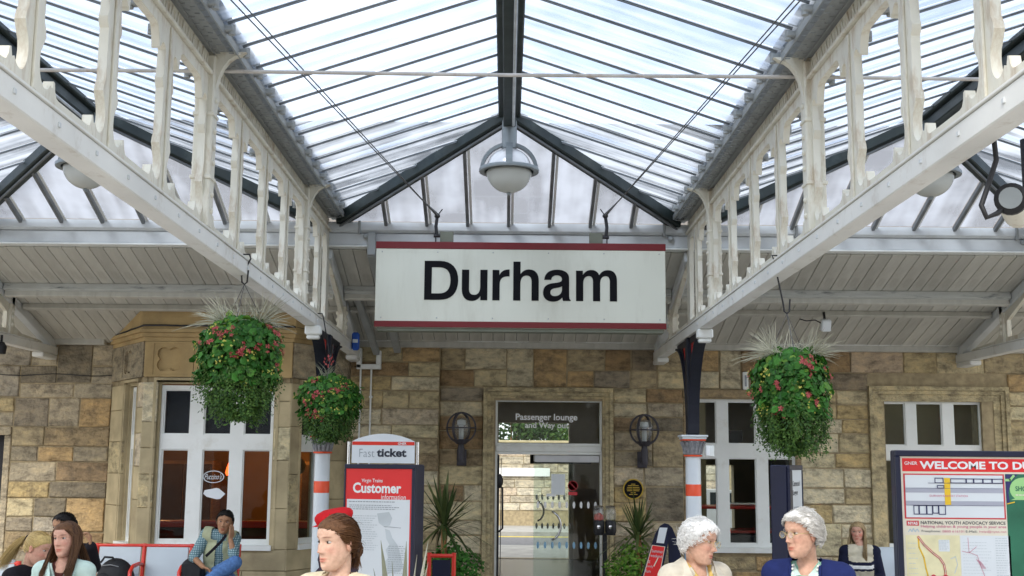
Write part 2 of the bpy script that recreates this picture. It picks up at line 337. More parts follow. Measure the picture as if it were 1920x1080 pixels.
    def sphere(s, c, r, n=12, k=8, mi=0, rot=None):
        rr = r if hasattr(r, '__len__') else (r, r, r); c = Vector(c); vs = [(0, 0, -1)]; fs = []
        for i in range(1, k):
            a = -math.pi/2+math.pi*i/k
            for j in range(n): vs.append((math.cos(a)*math.cos(2*math.pi*j/n), math.cos(a)*math.sin(2*math.pi*j/n), math.sin(a)))
        vs.append((0, 0, 1))
        for j in range(n): fs.append((0, 1+(j+1) % n, 1+j)); fs.append((len(vs)-1, 1+(k-2)*n+j, 1+(k-2)*n+(j+1) % n))
        for i in range(k-2):
            for j in range(n): fs.append((1+i*n+j, 1+i*n+(j+1) % n, 1+(i+1)*n+(j+1) % n, 1+(i+1)*n+j))
        q = [Vector((v[0]*rr[0], v[1]*rr[1], v[2]*rr[2])) for v in vs]
        return s.add([c+(rot@p if rot is not None else p) for p in q], fs, mi)
    def plate(s, outer, holes, to3, t, mi=0):
        """2-D outline (counter-clockwise) with holes, extruded by t; to3(u, v, w) -> point, w in 0..t"""
        def area(p): return sum(p[i][0]*p[(i+1) % len(p)][1]-p[(i+1) % len(p)][0]*p[i][1] for i in range(len(p)))
        outer = list(outer) if area(outer) > 0 else list(outer)[::-1]
        holes = [list(h) if area(h) < 0 else list(h)[::-1] for h in holes]
        loops = [outer]+holes; flat = [p for l in loops for p in l]; n = len(flat)
        tri = geometry.tessellate_polygon([[Vector((p[0], p[1], 0)) for p in l] for l in loops])
        vs = [to3(p[0], p[1], 0) for p in flat]+[to3(p[0], p[1], t) for p in flat]; fs = []
        for a, b_, c_ in tri:
            pa, pb, pc = flat[a], flat[b_], flat[c_]
            if (pb[0]-pa[0])*(pc[1]-pa[1])-(pb[1]-pa[1])*(pc[0]-pa[0]) < 0: b_, c_ = c_, b_
            fs.append((a, c_, b_)); fs.append((a+n, b_+n, c_+n))
        o = 0
        for l in loops:
            k = len(l)
            for i in range(k): fs.append((o+i, o+(i+1) % k, o+(i+1) % k+n, o+i+n))
            o += k
        return s.add(vs, fs, mi)
    def build(s, name, mat, parent=None, smooth=None, recalc=True):
        me = bpy.data.meshes.new(name)
        o0 = Vector((0, 0, 0)); p = parent
        while p is not None: o0 += ORG.get(p.name, Vector((0, 0, 0))); p = p.parent
        me.from_pydata([(v[0]-o0.x, v[1]-o0.y, v[2]-o0.z) for v in s.v], [], s.f)
        mats = mat if isinstance(mat, (list, tuple)) else [mat]
        for k in mats: me.materials.append(M[k] if isinstance(k, str) else k)
        if len(mats) > 1: me.polygons.foreach_set('material_index', s.m)
        if recalc:
            bm = bmesh.new(); bm.from_mesh(me); bmesh.ops.recalc_face_normals(bm, faces=bm.faces[:]); bm.to_mesh(me); bm.free()
        if smooth is not None:
            me.shade_smooth()
            if smooth < 180: me.set_sharp_from_angle(angle=R(smooth))
        me.update()
        o = bpy.data.objects.new(name, me); col.objects.link(o)
        if parent is not None: o.parent = parent
        return o
def solo(mb, name, mat, label, cat, group=None, kind=None, smooth=None):
    """a thing that is one mesh"""
    o = mb.build(name, mat, None, smooth)
    return tag(o, label, cat, group, kind)
def share(src, name, parent, loc):
    """another object using the same mesh data"""
    o = bpy.data.objects.new(name, src.data); col.objects.link(o); o.parent = parent; o.location = loc; return o
def copy_tree(o, parent=None):
    c = o.copy(); col.objects.link(c); c.parent = parent
    if parent is None and o.name in ORG: ORG[c.name] = ORG[o.name].copy()
    for ch in list(o.children): copy_tree(ch, c)
    return c
def dup(root, loc, label=None, group=None, rotz=None):
    c = copy_tree(root); c.location = loc; ORG[c.name] = Vector(loc)
    if label: c['label'] = label
    if group: c['group'] = group
    if rotz is not None: c.rotation_euler.z = rotz
    return c
def bez(p0, p1, p2, p3, n=8): return [tuple((1-t)**3*a+3*(1-t)**2*t*b+3*(1-t)*t*t*c+t**3*d for a, b, c, d in zip(p0, p1, p2, p3)) for t in [i/n for i in range(1, n+1)]]
def path2d(cmds, n=8):
    pts = []
    for c in cmds:
        if c[0] == 'L': pts.append((c[1], c[2]))
        else: pts += bez(pts[-1], (c[1], c[2]), (c[3], c[4]), (c[5], c[6]), n)
    return pts
def arc2d(cx, cz, r, a0, a1, n=10): return [(cx+r*math.cos(R(a0+(a1-a0)*i/n)), cz+r*math.sin(R(a0+(a1-a0)*i/n))) for i in range(n+1)]
_fontcache = {}
def text_mb(s, bold=0.0, res=3):
    """built-in font text as flat outline mesh data (verts, faces) in unit size"""
    key = (s, bold, res)
    if key not in _fontcache:
        cu = bpy.data.curves.new('lettering', 'FONT'); cu.body = s; cu.size = 1; cu.offset = bold; cu.resolution_u = res; cu.fill_mode = 'FRONT'; cu.dimensions = '2D'
        ob = bpy.data.objects.new('lettering', cu); col.objects.link(ob)
        dg = bpy.context.evaluated_depsgraph_get(); me = ob.evaluated_get(dg).to_mesh()
        v = np.empty(len(me.vertices)*3); me.vertices.foreach_get('co', v); v = v.reshape(-1, 3); f = [tuple(p.vertices) for p in me.polygons]
        ob.evaluated_get(dg).to_mesh_clear(); bpy.data.objects.remove(ob); bpy.data.curves.remove(cu)
        _fontcache[key] = (v, f)
    return _fontcache[key]
def lettering(s, to3, x0, x1, z0, z1, mat, parent, bold=0.0, name='lettering', res=3):
    """text fitted into the rectangle x0..x1, z0..z1 of a surface; to3(u, v) -> world point on that surface"""
    v, f = text_mb(s, bold, res); mn = v.min(0); mx = v.max(0)
    mb = MB(); mb.add([to3(x0+(p[0]-mn[0])/(mx[0]-mn[0])*(x1-x0), z0+(p[1]-mn[1])/(mx[1]-mn[1])*(z1-z0)) for p in v], f)
    return mb.build(name, mat, parent, recalc=False)
# ================================================================== ground
def structure(mb, name, mat, smooth=None):
    o = mb.build(name, mat, None, smooth); o['kind'] = 'structure'; return o
structure(MB().box(-700, 700, -700, 900, -1.4, -1.1), 'ground', 'grass_ground')
structure(MB().box(-60, 60, -3.4, 24.0, -1.09, -.004), 'platform', 'paving')
structure(MB().box(-60, 60, -9, -3.6, -1.096, -.95), 'track_bed', 'ballast')
structure(MB().box(-60, 60, 24.3, 28.3, -1.08, -.006), 'pavement', 'concrete')
structure(MB().box(-60, 60, 28.3, 33.9, -1.07, -.13), 'road', 'asphalt')
structure(MB().box(-60, 60, 33.9, 60, -1.06, -.02), 'far_pavement', 'concrete')
mb = MB()
mb.box(-60, 60, 28.45, 28.55, -.129, -.124); structure(mb, 'road_edge_line', 'ink_white')
mb = MB(); mb.box(-60, 60, 33.3, 33.4, -.129, -.124).box(-60, 60, 33.55, 33.65, -.129, -.124); structure(mb, 'double_yellow_line', 'yellow_line')
# ================================================================== roof girders
GX = 1.89; BAY = 3.80; ZB = 3.19; PITCH = .88; Y0 = 2.67; NPAN = 10; YE = Y0+PITCH*NPAN     # 11.47
def opening(w, z0, z1, off):
    a = []
    ell = lambda cx, cz, rx, rz, a0, a1, n: [(cx+rx*math.cos(R(a0+(a1-a0)*i/n)), cz+rz*math.sin(R(a0+(a1-a0)*i/n))) for i in range(n+1)]
    half = [(w/2, z0), (.27, z0), (.245, z0+.006), (.228, z0+.03), (.222, z0+.062), (.208, z0+.066), (.196, z0+.03)]
    half += ell(.125, z0+.105, .068, .098, -42, -205, 14)
    half += [(.088, z0+.185), (.104, z0+.215), (.096, z0+.245), (.078, z0+.275)]
    half += [(.078, z1-.31), (.098, z1-.285), (.102, z1-.26), (.088, z1-.235)]
    half += ell(.115, z1-.150, .055, .080, -222, -330, 10)
    half += [(.172, z1-.10), (.180, z1-.125), (.190, z1-.12), (.200, z1-.06), (.222, z1-.018), (.26, z1)]
    full = half+[(w-p[0], p[1]) for p in half[::-1]]
    out_ = []
    for p in full:
        q = (p[0]+off, p[1])
        if not out_ or (abs(q[0]-out_[-1][0])+abs(q[1]-out_[-1][1])) > 1e-4: out_.append(q)
    if abs(out_[0][0]-out_[-1][0])+abs(out_[0][1]-out_[-1][1]) < 1e-4: out_.pop()
    return out_
def girder(label, x):
    g = thing('roof_girder', label, 'girder', (x, 12.0, ZB), 'roof girders')
    X = lambda t: (lambda u, v, w_: (x-t/2+w_, u, v))
    pan0 = None
    for k in range(NPAN):
        if pan0 is None:
            mb = MB(); mb.plate([(Y0+.0015, 3.305), (Y0+PITCH-.0015, 3.305), (Y0+PITCH-.0015, 4.27), (Y0+.0015, 4.27)], [opening(PITCH, 3.365, 4.20, Y0)], X(.044), .044)
            pan0 = mb.build('web_panel', 'cream_paint', g, 35)
        else: share(pan0, 'web_panel', g, (0, PITCH*k, 0))
    # shaft ribs on each post, alike pieces share mesh data
    rib0 = None; big0 = None; boss0 = None; br0 = None
    for k in range(NPAN+1):
        yk = Y0+PITCH*k
        if rib0 is None:
            mb = MB()
            for s in (-1, 1): mb.box(x+s*.022, x+s*.034, yk-.018, yk+.018, 3.33, 4.255, .004)
            rib0 = mb.build('post_rib', 'cream_paint', g)
        else: share(rib0, 'post_rib', g, (0, PITCH*k, 0))
        if k % 4 == 1:
            if big0 is None:
                kb = k; mb = MB(); mb.box(x-.058, x+.058, yk-.058, yk+.058, 3.312, 4.40, .008)
                for zc in (3.62, 4.02): mb.box(x-.066, x+.066, yk-.066, yk+.066, zc-.012, zc+.012, .004)
                big0 = mb.build('main_post', 'cream_paint', g)
                boss0 = MB().sphere((x, yk, 3.42), (.016, .02, .02), 10, 6).build('boss', 'cream_paint', g, 180)
                boss0.location = (.058, 0, 0)
                mb = MB()
                prof = [(0, 4.12)]+[(.058+.15*(1-math.cos(R(a)))*1.0, 4.14+.27*math.sin(R(a))) for a in range(0, 91, 15)]+[(.24, 4.428), (0, 4.428)]
                for s in (-1, 1): mb.plate([(p[0], p[1]) for p in prof], [], (lambda u, v, w_, s=s: (x+s*u, yk-.03+w_, v)), .06)
                br0 = mb.build('bracket', 'cream_paint', g, 30)
            else:
                for o, n in ((big0, 'main_post'), (br0, 'bracket')): share(o, n, g, (0, PITCH*(k-kb), 0))
            for zc in (3.42, 3.52, 3.72, 3.82, 3.92, 4.12):
                for s in (-1, 1):
                    if k != kb or zc > 3.43 or s < 0: share(boss0, 'boss', g, (s*.058, PITCH*(k-kb), zc-3.42))
    # lower chord: flat beam with a thin top plate, running on to the wall
    mb = MB(); mb.box(x-.058, x+.058, Y0-.4, 14.69, ZB, 3.292, .006); mb.box(x-.066, x+.066, Y0-.4, 13.9, 3.294, 3.306, .002)
    mb.box(x-.07, x+.07, 14.2, 14.64, ZB-.06, ZB-.002, .01)
    mb.build('lower_chord', 'chord_paint', g)
    mb = MB(); yy = Y0
    while yy < 11.4:                                    # bolt heads
        for s in (-1, 1): mb.obox((x+s*.060, yy+.2, 3.245), (.010, .022, .022), None, .004)
        yy += .44
    mb.build('bolt', 'beam_paint', g)['kind'] = 'stuff'
    mb = MB(); mb.box(x-.048, x+.048, Y0-.4, 12.06, 4.272, 4.296, .005); mb.build('top_chord', 'cream_paint', g)
    # pierced strip
    holes = []; yy = Y0+.06
    while yy < 12.0:
        holes.append([(yy, 4.325), (yy+.022, 4.325), (yy+.022, 4.385), (yy, 4.385)]); yy += .11
    mb = MB(); mb.plate([(Y0-.4, 4.30), (12.06, 4.30), (12.06, 4.41), (Y0-.4, 4.41)], holes, X(.03), .03)
    yy = Y0+.1
    while yy < 12.0:
        for s in (-1, 1): mb.beam((x+s*.017, yy, 4.31), (x+s*.017, yy+.045, 4.40), .012, .008, (1, 0, 0))
        yy += .11
    mb.build('pierced_strip', 'cream_paint', g)
    # last panel and tail to the wall
    so = lambda y: 4.13-(y-12.0)*.289                    # soffit height
    yt = 13.30
    mb = MB(); mb.plate([(YE, 3.305), (yt, 3.305), (yt, so(yt)-.02), (12.06, 4.10), (12.06, 4.27), (YE, 4.27)], [[(YE+.085, 3.365), (12.0-.09, 3.365), (12.0-.09, 4.05), (12.0-.16, 4.2), (YE+.2, 4.2), (YE+.1, 4.1)],
        [(12.1, 3.365), (yt-.1, 3.365), (yt-.09, 3.44), (yt-.1, so(yt)-.2), (12.3, so(12.3)-.12), (12.1, 3.95)]], X(.044), .044); mb.build('end_panel', 'cream_paint', g, 35)
    mb = MB(); mb.box(x-.05, x+.05, yt-.045, yt+.045, 3.31, so(yt)-.02, .008)
    for s in (-1, 1):
        for zc in (3.42, 3.5, 3.58): mb.sphere((x+s*.05, yt, zc), (.02, .022, .028), 8, 6)
    mb.build('tail_post', 'cream_paint', g, 40)
    mb = MB(); mb.beam((x, 12.07, so(12.07)-.06), (x, 14.66, so(14.66)-.06), .10, .11, (0, 0, 1), .008); mb.build('tail_rafter', 'beam_paint', g)
    mb = MB(); mb.plate([(yt+.05, 3.308), (14.3, 3.308), (14.2, 3.33), (13.6, 3.35), (13.45, 3.40), (13.42, 3.46), (13.39, 3.40), (yt+.05, 3.40)], [], X(.04), .04); mb.build('cusp', 'cream_paint', g)
    return g
girder('cream cast iron roof girder on the left of the hanging station name sign', -GX)
girder('cream cast iron roof girder on the right of the hanging station name sign', GX)
girder('cream girder end meeting the wall at the far left edge', -GX-BAY)
girder('cream girder end meeting the wall at the far right edge', GX+BAY)
# valley gutters on top of the girders, cable trays under the middle bay's eaves
for x, lab in ((-GX, 'grey valley gutter on the left middle girder'), (GX, 'grey valley gutter on the right middle girder'), (-GX-BAY, 'grey valley gutter above the leftmost girder'), (GX+BAY, 'grey valley gutter above the rightmost girder')):
    mb = MB(); mb.plate([(x-.20, 4.56), (x-.13, 4.425), (x+.13, 4.425), (x+.20, 4.56), (x+.185, 4.56), (x+.118, 4.44), (x-.118, 4.44), (x-.185, 4.56)], [], lambda u, v, w_: (u, Y0-.4+w_, v), 12.06-Y0+.4)
    solo(mb, 'valley_gutter', 'grey_paint', lab, 'gutter', 'valley gutters')
def tray(s, lab):
    x0 = s*(GX-.19); x1 = s*(GX-.045); lo, hi = min(x0, x1), max(x0, x1)
    t = thing('cable_tray', lab, 'cable tray', (x0, 7, 4.40), 'cable trays')
    holes = []; y = 3.0
    while y < 11.9:
        for k in range(3):
            xc = lo+.028+k*.042
            holes.append([(xc-.015, y+(.05 if k == 1 else 0)), (xc+.015, y+(.05 if k == 1 else 0)), (xc+.015, y+.012+(.05 if k == 1 else 0)), (xc-.015, y+.012+(.05 if k == 1 else 0))])
        y += .10
    mb = MB(); mb.plate([(lo, Y0-.4), (hi, Y0-.4), (hi, 12.05), (lo, 12.05)], holes, lambda u, v, w_: (u, v, 4.405+w_), .004)
    mb.build('tray_base', 'grey_paint', t)
    mb = MB(); mb.box(x0-.003, x0+.003, Y0-.4, 12.05, 4.404, 4.45); mb.box(x1-.003, x1+.003, Y0-.4, 12.05, 4.4105, 4.42); mb.build('tray_lip', 'grey_paint', t)
tray(-1, 'grey slotted cable tray along the left eaves of the middle glass roof')
tray(1, 'grey slotted cable tray along the right eaves of the middle glass roof')
# ================================================================== glazed roof bays
EX, EZ, RZ, YA, YH = 1.69, 4.50, 5.07, 10.30, 12.0
def roof_bay(cx, label):
    r = thing('glass_roof', label, 'glass roof', (cx, 10, EZ), 'ridge and furrow glass roofs')
    zx = lambda ax: RZ-(RZ-EZ)*ax/EX
    hipx = lambda y: 0.0 if y <= YA else 1.72*(y-YA)/(YH-YA)
    hipz = lambda y: 5.05-(y-YA)/(YH-YA)*.69
    # ridge
    mb = MB(); mb.box(cx-.10, cx+.10, Y0-.4, YA+.05, 5.0, 5.05, .01); mb.box(cx-.055, cx+.055, Y0-.4, YA+.02, 4.90, 4.998, .01); mb.build('ridge_beam', 'green_black', r)
    mb = MB(); mb.tube([(cx+.035, Y0-.3, 4.885), (cx+.035, YA-.15, 4.885)], .012, 8); mb.build('conduit', 'bar_light', r, 60)
    for s in (-1, 1):
        mb = MB(); a = Vector((cx+s*1.76, YH+.03, 4.40)); b_ = Vector((cx, YA, 5.03)); mb.beam(a, b_, .13, .12, (0, 0, 1), .01); mb.build('hip_rafter', 'green_black', r)
        mb = MB(); mb.beam(a+Vector((0, -.03, -.075)), b_+Vector((0, -.03, -.075)), .022, .022, (0, 0, 1), .004); mb.build('hip_strip', 'bar_metal', r)
        y = 3.10; ys = []
        while y < YH: ys.append(y); y += .40
        bar0 = None; foot0 = None
        for i, y in enumerate(ys):
            hx = hipx(y); top = max(hx, .09)
            if EX-top < .1: continue
            if bar0 is None or top > .09:
                mb = MB(); p0 = Vector((cx+s*EX, y, EZ-.005)); p1 = Vector((cx+s*top, y, zx(top)-.005))
                up = Vector((s*(RZ-EZ), 0, EX)).normalized()
                mb.beam(p0-up*.013, p1-up*.013, .010, .013, up, mi=0); mb.beam(p0-up*.004, p1-up*.004, .022, .004, up, mi=1)
                o = mb.build('glazing_bar', ['bar_metal', 'bar_light'], r)
                if bar0 is None: bar0 = o; y00 = y
            else: share(bar0, 'glazing_bar', r, (0, y-y00, 0))
            if foot0 is None:
                mb = MB(); mb.box(cx+s*(EX-.045), cx+s*(EX+.03), y-.03, y+.03, EZ-.075, EZ-.035, .008); mb.tube([(cx+s*(EX-.03), y, EZ-.09), (cx+s*(EX-.03), y, EZ-.03)], .022, 8)
                foot0 = mb.build('bar_foot', 'grey_paint', r); yf = y
            else: share(foot0, 'bar_foot', r, (0, y-yf, 0))
        pane0 = None; lap0 = None
        for i, y in enumerate(ys):
            y1 = min(y+.40, YH-.04); a, b_ = y+.004, y1-.004
            t0, t1 = max(hipx(a), .06), max(hipx(b_), .06)
            if EX-max(t0, t1) < .03: t1 = EX-.03; 
            if b_-a < .05: continue
            if pane0 is None or t1 > .06 or abs(b_-a-.392) > 1e-3:
                mb = MB()
                vs = [(cx+s*px, py, zx(px)+.004) for (px, py) in ((EX+.03, a), (EX+.03, b_), (t1, b_), (t0, a))]
                mb.add(vs, [(0, 1, 2, 3)])
                o = mb.build('pane', 'roof_glass', r)
                if pane0 is None: pane0 = o; y00p = y
            else: share(pane0, 'pane', r, (0, y-y00p, 0))
            if t1 <= .06:                            # overlapping lap along the far bar
                if lap0 is None:
                    mb = MB(); a2 = b_-.125; vs = [(cx+s*px, py, zx(px)+.010) for (px, py) in ((EX+.02, a2), (EX+.02, b_), (.07, b_), (.07, a2))]; mb.add(vs, [(0, 1, 2, 3)]); lap0 = mb.build('pane_lap', 'lap_glass', r); y00l = y
                else: share(lap0, 'pane_lap', r, (0, y-y00l, 0))
    # hip end facing the building
    xs = [k*.425 for k in range(-4, 5)]
    for i, xm in enumerate(xs[1:-1]):
        ax = abs(xm); yt = YA+ax/1.72*(YH-YA)
        if YH-yt < .1: continue
        mb = MB(); mb.beam((cx+xm, YH, hipz(YH)-.01), (cx+xm, yt+.03, hipz(yt+.03)-.01), .034, .05, (0, 0, 1), .004, 0); mb.build('hip_mullion', 'bar_metal', r)
        mb = MB(); sg = -1 if xm < 0 else 1
        mb.beam((cx+xm+.038, YH, hipz(YH)+.004), (cx+xm+.038, yt+.05, hipz(yt+.05)+.004), .026, .006, (0, 0, 1)); mb.build('reflection_strip', 'white_paint', r)  # white strip paints the reflection seen beside each mullion
    for i in range(len(xs)-1):
        a, b_ = xs[i]+.018, xs[i+1]-.018
        ya, yb = YA+abs(a)/1.72*(YH-YA)+.02, YA+abs(b_)/1.72*(YH-YA)+.02
        poly = [(a, YH)]+([(a, ya)] if ya < YH-.01 else [])+([(b_, yb)] if yb < YH-.01 else [])+[(b_, YH)]
        if abs(a) > 1.72: poly[0] = (-1.70, YH-.005) if a < 0 else poly[0]
        if abs(b_) > 1.72: poly[-1] = (1.70, YH-.005) if b_ > 0 else poly[-1]
        if len(poly) < 3: continue
        mb = MB(); n = len(poly); vs = [(cx+p[0], p[1], hipz(p[1])+.022) for p in poly]
        mb.add(vs, [tuple(range(n))]); mb.build('hip_pane', 'hip_glass', r)
    return r
roof_bay(0, 'middle glass roof bay with dark ridge above the station name sign')
roof_bay(-BAY, 'left glass roof bay seen through the left girder')
roof_bay(BAY, 'right glass roof bay seen through the right girder')
# tie rods across each bay at the main posts
for cx, lab in ((0, 'thin painted tie rod crossing the middle glass roof'), (-BAY, 'thin tie rod crossing the left glass roof'), (BAY, 'thin tie rod crossing the right glass roof')):
    yk = Y0+PITCH*5; solo(MB().tube([(cx-GX+.05, yk+.07, 4.335), (cx, yk+.07, 4.328), (cx+GX-.05, yk+.07, 4.335)], .0125, 8), 'tie_rod', 'rod_paint', lab, 'tie rod', 'tie rods', smooth=60)
# ================================================================== eaves beam, gutter and boarded soffit
t = thing('eaves_beam', 'long grey white eaves beam with gutter below the glass gable ends', 'beam', (0, 12.05, 4.13))
mb = MB(); mb.box(-9, 9, 12.03, 12.13, 4.135, 4.262, .006); mb.build('fascia_board', 'beam_paint', t)
mb = MB(); mb.box(-9, 9, 12.005, 12.15, 4.112, 4.132, .006); mb.build('fillet', 'white_paint', t)
mb = MB(); mb.plate([(12.0, 4.375), (11.985, 4.33), (11.99, 4.29), (12.02, 4.266), (12.15, 4.266), (12.15, 4.375), (12.14, 4.375), (12.14, 4.28), (12.03, 4.28), (12.0, 4.30), (12.0, 4.375)][:-1], [], lambda u, v, w_: (-9+w_, u, v), 18); mb.build('gutter', 'beam_paint', t, 30)
for xx in (-5.4, -3.2, -1.55, 1.62, 3.0, 5.3):
    mb = MB(); mb.box(xx-.014, xx+.014, 11.975, 12.03, 4.25, 4.385, .004); mb.sphere((xx+.07, 12.0, 4.225), (.035, .035, .03), 10, 7); mb.build('gutter_clip', 'grey_paint', t)
SO = lambda y: 4.13-(y-12.0)*.289
t = thing('soffit', 'sloping boarded soffit between the eaves beam and the stone wall', 'soffit', (0, 14.6, 3.35))
sl = Vector((0, 2.62, SO(14.68)-SO(12.06))); up = Vector((0, -sl.z, sl.y)).normalized()
b0 = None; n = 0; xx = -8.4
while xx < 8.4:
    if b0 is None:
        mb = MB(); mb.beam((xx, 12.14, SO(12.14)+.014), (xx, 14.70, SO(14.70)+.014), .1405, .02, up, .004); b0 = mb.build('board', 'board_paint', t); x00 = xx
    else: share(b0, 'board', t, (xx-x00, 0, rnd.uniform(-.0015, .0015)))
    xx += .1455
mb = MB(); mb.box(-8.5, 8.5, 12.13, 14.70, 4.3, 4.34)
mb.v = [(v[0], v[1], v[2]+(SO(v[1])-4.24)) for v in mb.v]; mb.build('roof_deck', 'room_dark', t)
def purlin(y, wd, ht, mat, name='purlin'):
    mb = MB()
    for a, b_ in ((-8.4, -GX-BAY-.06), (-GX-BAY+.06, -GX-.06), (-GX+.06, GX-.06), (GX+.06, GX+BAY-.06), (GX+BAY+.06, 8.4)):
        mb.beam((a, y, SO(y)-ht/2), (b_, y, SO(y)-ht/2), wd, ht, up, .005)
    return mb.build(name, mat, t)
purlin(13.02, .10, .075, 'peeling_paint'); purlin(13.05, .06, .13, 'board_paint', 'purlin_base'); purlin(13.55, .07, .06, 'board_paint')
mb = MB(); mb.box(-8.4, -5.02, 14.58, 14.69, 3.32, 3.44, .01).box(-1.93, 8.4, 14.58, 14.69, 3.32, 3.40, .01).box(-1.93, 8.4, 14.63, 14.69, 3.402, 3.46, .006); mb.build('wall_plate', 'board_paint', t)
# cables clipped along the wall plate
for zc, a, b_, yy in ((3.425, -1.9, 8.2, 14.56), (3.40, -1.9, 8.2, 14.55), (3.462, -8.3, -5.0, 14.55)):
    pts = [(a+(b_-a)*i/40, yy, zc+rnd.uniform(-.006, .006)) for i in range(41)]
    mb = MB(); mb.tube(pts, .008, 6); mb.build('cable', 'dark_metal' if zc != 3.40 else 'white_paint', t, 60)
# drain pipe following the soffit in the middle bay, conduits down to the wall
t = thing('drain_pipe', 'square grey drain pipe running down the soffit left of the sign', 'pipe', (-1.42, 14.6, 3.2))
mb = MB(); mb.beam((-1.42, 12.0, 4.26), (-1.42, 12.0, 4.02), .085, .06, (0, 1, 0), .008); mb.beam((-1.42, 12.0, 4.04), (-1.36, 14.52, 3.27), .085, .07, (0, 0, 1), .008); mb.build('pipe', 'grey_paint', t)
mb = MB(); mb.beam((-1.72, 13.0, 3.82), (-1.62, 14.5, 3.24), .075, .07, (0, 0, 1), .008); mb.build('branch', 'grey_paint', t)
t = thing('conduit_trunking', 'white cable trunking and two thin conduits on the wall beside the drain pipe', 'trunking', (-1.6, 14.6, 2.2))
pA, pB = at(673, 668, 14.5), at(714, 676, 14.5)
mb = MB(); mb.box(pA.x-.03, pA.x+.03, 14.5, 14.6, 3.05, 3.30, .006); mb.box(pA.x-.03, pB.x, 14.5, 14.6, 3.04, 3.10, .006); mb.box(pB.x-.06, pB.x, 14.5, 14.6, 3.102, 3.27, .006); mb.build('trunking', 'white_paint', t)
for px in (674, 694):
    p = at(px, 760, 14.55); mb = MB(); mb.tube([(p.x, 14.58, 3.04), (p.x, 14.58, .4)], .012, 8); 
    for z in (2.7, 2.0, 1.3): mb.box(p.x-.02, p.x+.02, 14.57, 14.62, z-.012, z+.012)
    mb.build('conduit', 'white_paint', t, 60)
# ================================================================== station building
YW = 14.70
bd = thing('station_building', 'tan sandstone station building with bay window and central doorway', 'building', (0, YW, 0))
wall = MB()
def X_(px, py=900, Y=YW): return at(px, py, Y).x
ops = [  # x0, x1, z0, z1 of everything in the wall that is not rubble
    (-8.5, X_(16)-.0, 0, 2.30), (X_(905), X_(1150), 0, 2.84), (2.20, 3.66, .80, 2.84), (4.52, 6.27, .80, 2.90), (-4.93, -1.95, 0, 3.34)]
ZBR = [.0, .22, .44, .62, .80, 1.02, 1.20, 1.43, 1.63, 1.87, 2.06, 2.30, 2.48, 2.66, 2.84, 3.06, 3.34]
def stone_mesh(x0, x1, z0, z1, yf, dep=.09, rg=rnd):
    j = lambda a=.0065: rg.uniform(-a, a)
    o = [(x0+j(), z0+j()), (x1+j(), z0+j()), (x1+j(), z1+j()), (x0+j(), z1+j())]; b = .010
    i_ = [(o[0][0]+b, o[0][1]+b), (o[1][0]-b, o[1][1]+b), (o[2][0]-b, o[2][1]-b), (o[3][0]+b, o[3][1]-b)]
    f = yf-rg.uniform(-.004, .018)
    vs = [(p[0], f+.009+j(.002), p[1]) for p in o]+[(p[0], f+j(.003), p[1]) for p in i_]+[(p[0], yf+dep, p[1]) for p in o]
    fs = [(4, 5, 6, 7)]+[(k, (k+1) % 4, 4+(k+1) % 4, 4+k) for k in range(4)]+[(k, 8+k, 8+(k+1) % 4, (k+1) % 4) for k in range(4)]
    return vs, fs
def rubble(parent, x0, x1, zbr, yf, ops, mats, wmin=.26, wmax=.68, seed=1, dbl=.16):
    rg = random.Random(seed); blocked = {}; cnt = 0
    for i in range(len(zbr)-1):
        z0, z1 = zbr[i], zbr[i+1]
        cuts = sorted([(a, b_) for a, b_, c, d in ops if c < z1-.01 and d > z0+.01]+blocked.get(i, []))
        spans = []; cur = x0
        for a, b_ in cuts:
            if a > cur+.01: spans.append((cur, min(a, x1)))
            cur = max(cur, b_)
        if cur < x1-.01: spans.append((cur, x1))
        for a, b_ in spans:
            if b_ <= a: continue
            n = max(1, round((b_-a)/rg.uniform(wmin+.1, wmax-.1))); ws = [rg.uniform(.6, 1.4) for _ in range(n)]; sm = sum(ws); c = a
            for k in range(n):
                d = c+(b_-a)*ws[k]/sm; top = z1
                if rg.random() < dbl and i+2 < len(zbr) and d-c < .5:
                    z2 = zbr[i+2]
                    if not any(p < d-.01 and q > c+.01 and r_ < z2-.01 and s_ > z1+.01 for p, q, r_, s_ in ops):
                        blocked.setdefault(i+1, []).append((c, d)); top = z2
                g = .0075
                vs, fs = stone_mesh(c+g, d-g, z0+g, top-g, yf, rg=rg)
                if top > .47:
                    mb = MB(); mb.add(vs, fs); mb.build('stone', rg.choice(mats) if not callable(mats) else mats((c+d)/2, (z0+top)/2, rg), parent, recalc=False); cnt += 1
                c = d
    return cnt
# mortar backing of the main wall with its openings
mb = MB(); mb.plate([(-8.5, 0), (8.5, 0), (8.5, 6.2), (-8.5, 6.2)], [[(-8.45, .01), (X_(4), .01), (X_(4), 2.26), (-8.45, 2.26)], [(-.14, .012), (1.19, .012), (1.19, 2.68), (-.14, 2.68)],
    [(2.28, .86), (3.60, .86), (3.60, 2.72), (2.28, 2.72)], [(4.72, .86), (5.94, .86), (5.94, 2.72), (4.72, 2.72)], [(-4.75, .5), (-2.1, .5), (-2.1, 2.9), (-4.75, 2.9)]], lambda u, v, w_: (u, YW+.011+w_, v), .34)
W = mb.build('wall', 'mortar', bd)
def mA(x, z, rg): return 'stone_grey' if z > 2.6 or rg.random() < .35 else ('stone' if rg.random() < .7 else 'stone_pale')
def mC(x, z, rg): return 'stone_pale' if (x < -.8 and rg.random() < .8) or (x > 3.6 and z < 2.6 and rg.random() < .75) or (z < 1.9 and rg.random() < .5) else ('stone_grey' if (1.4 < x < 2.3 and rg.random() < .7) else 'stone')
ns = rubble(W, -6.9, -4.93, ZBR, YW, ops, mA, .28, .68, 3)
YP = YW-.085                                       # the block left of the door stands proud
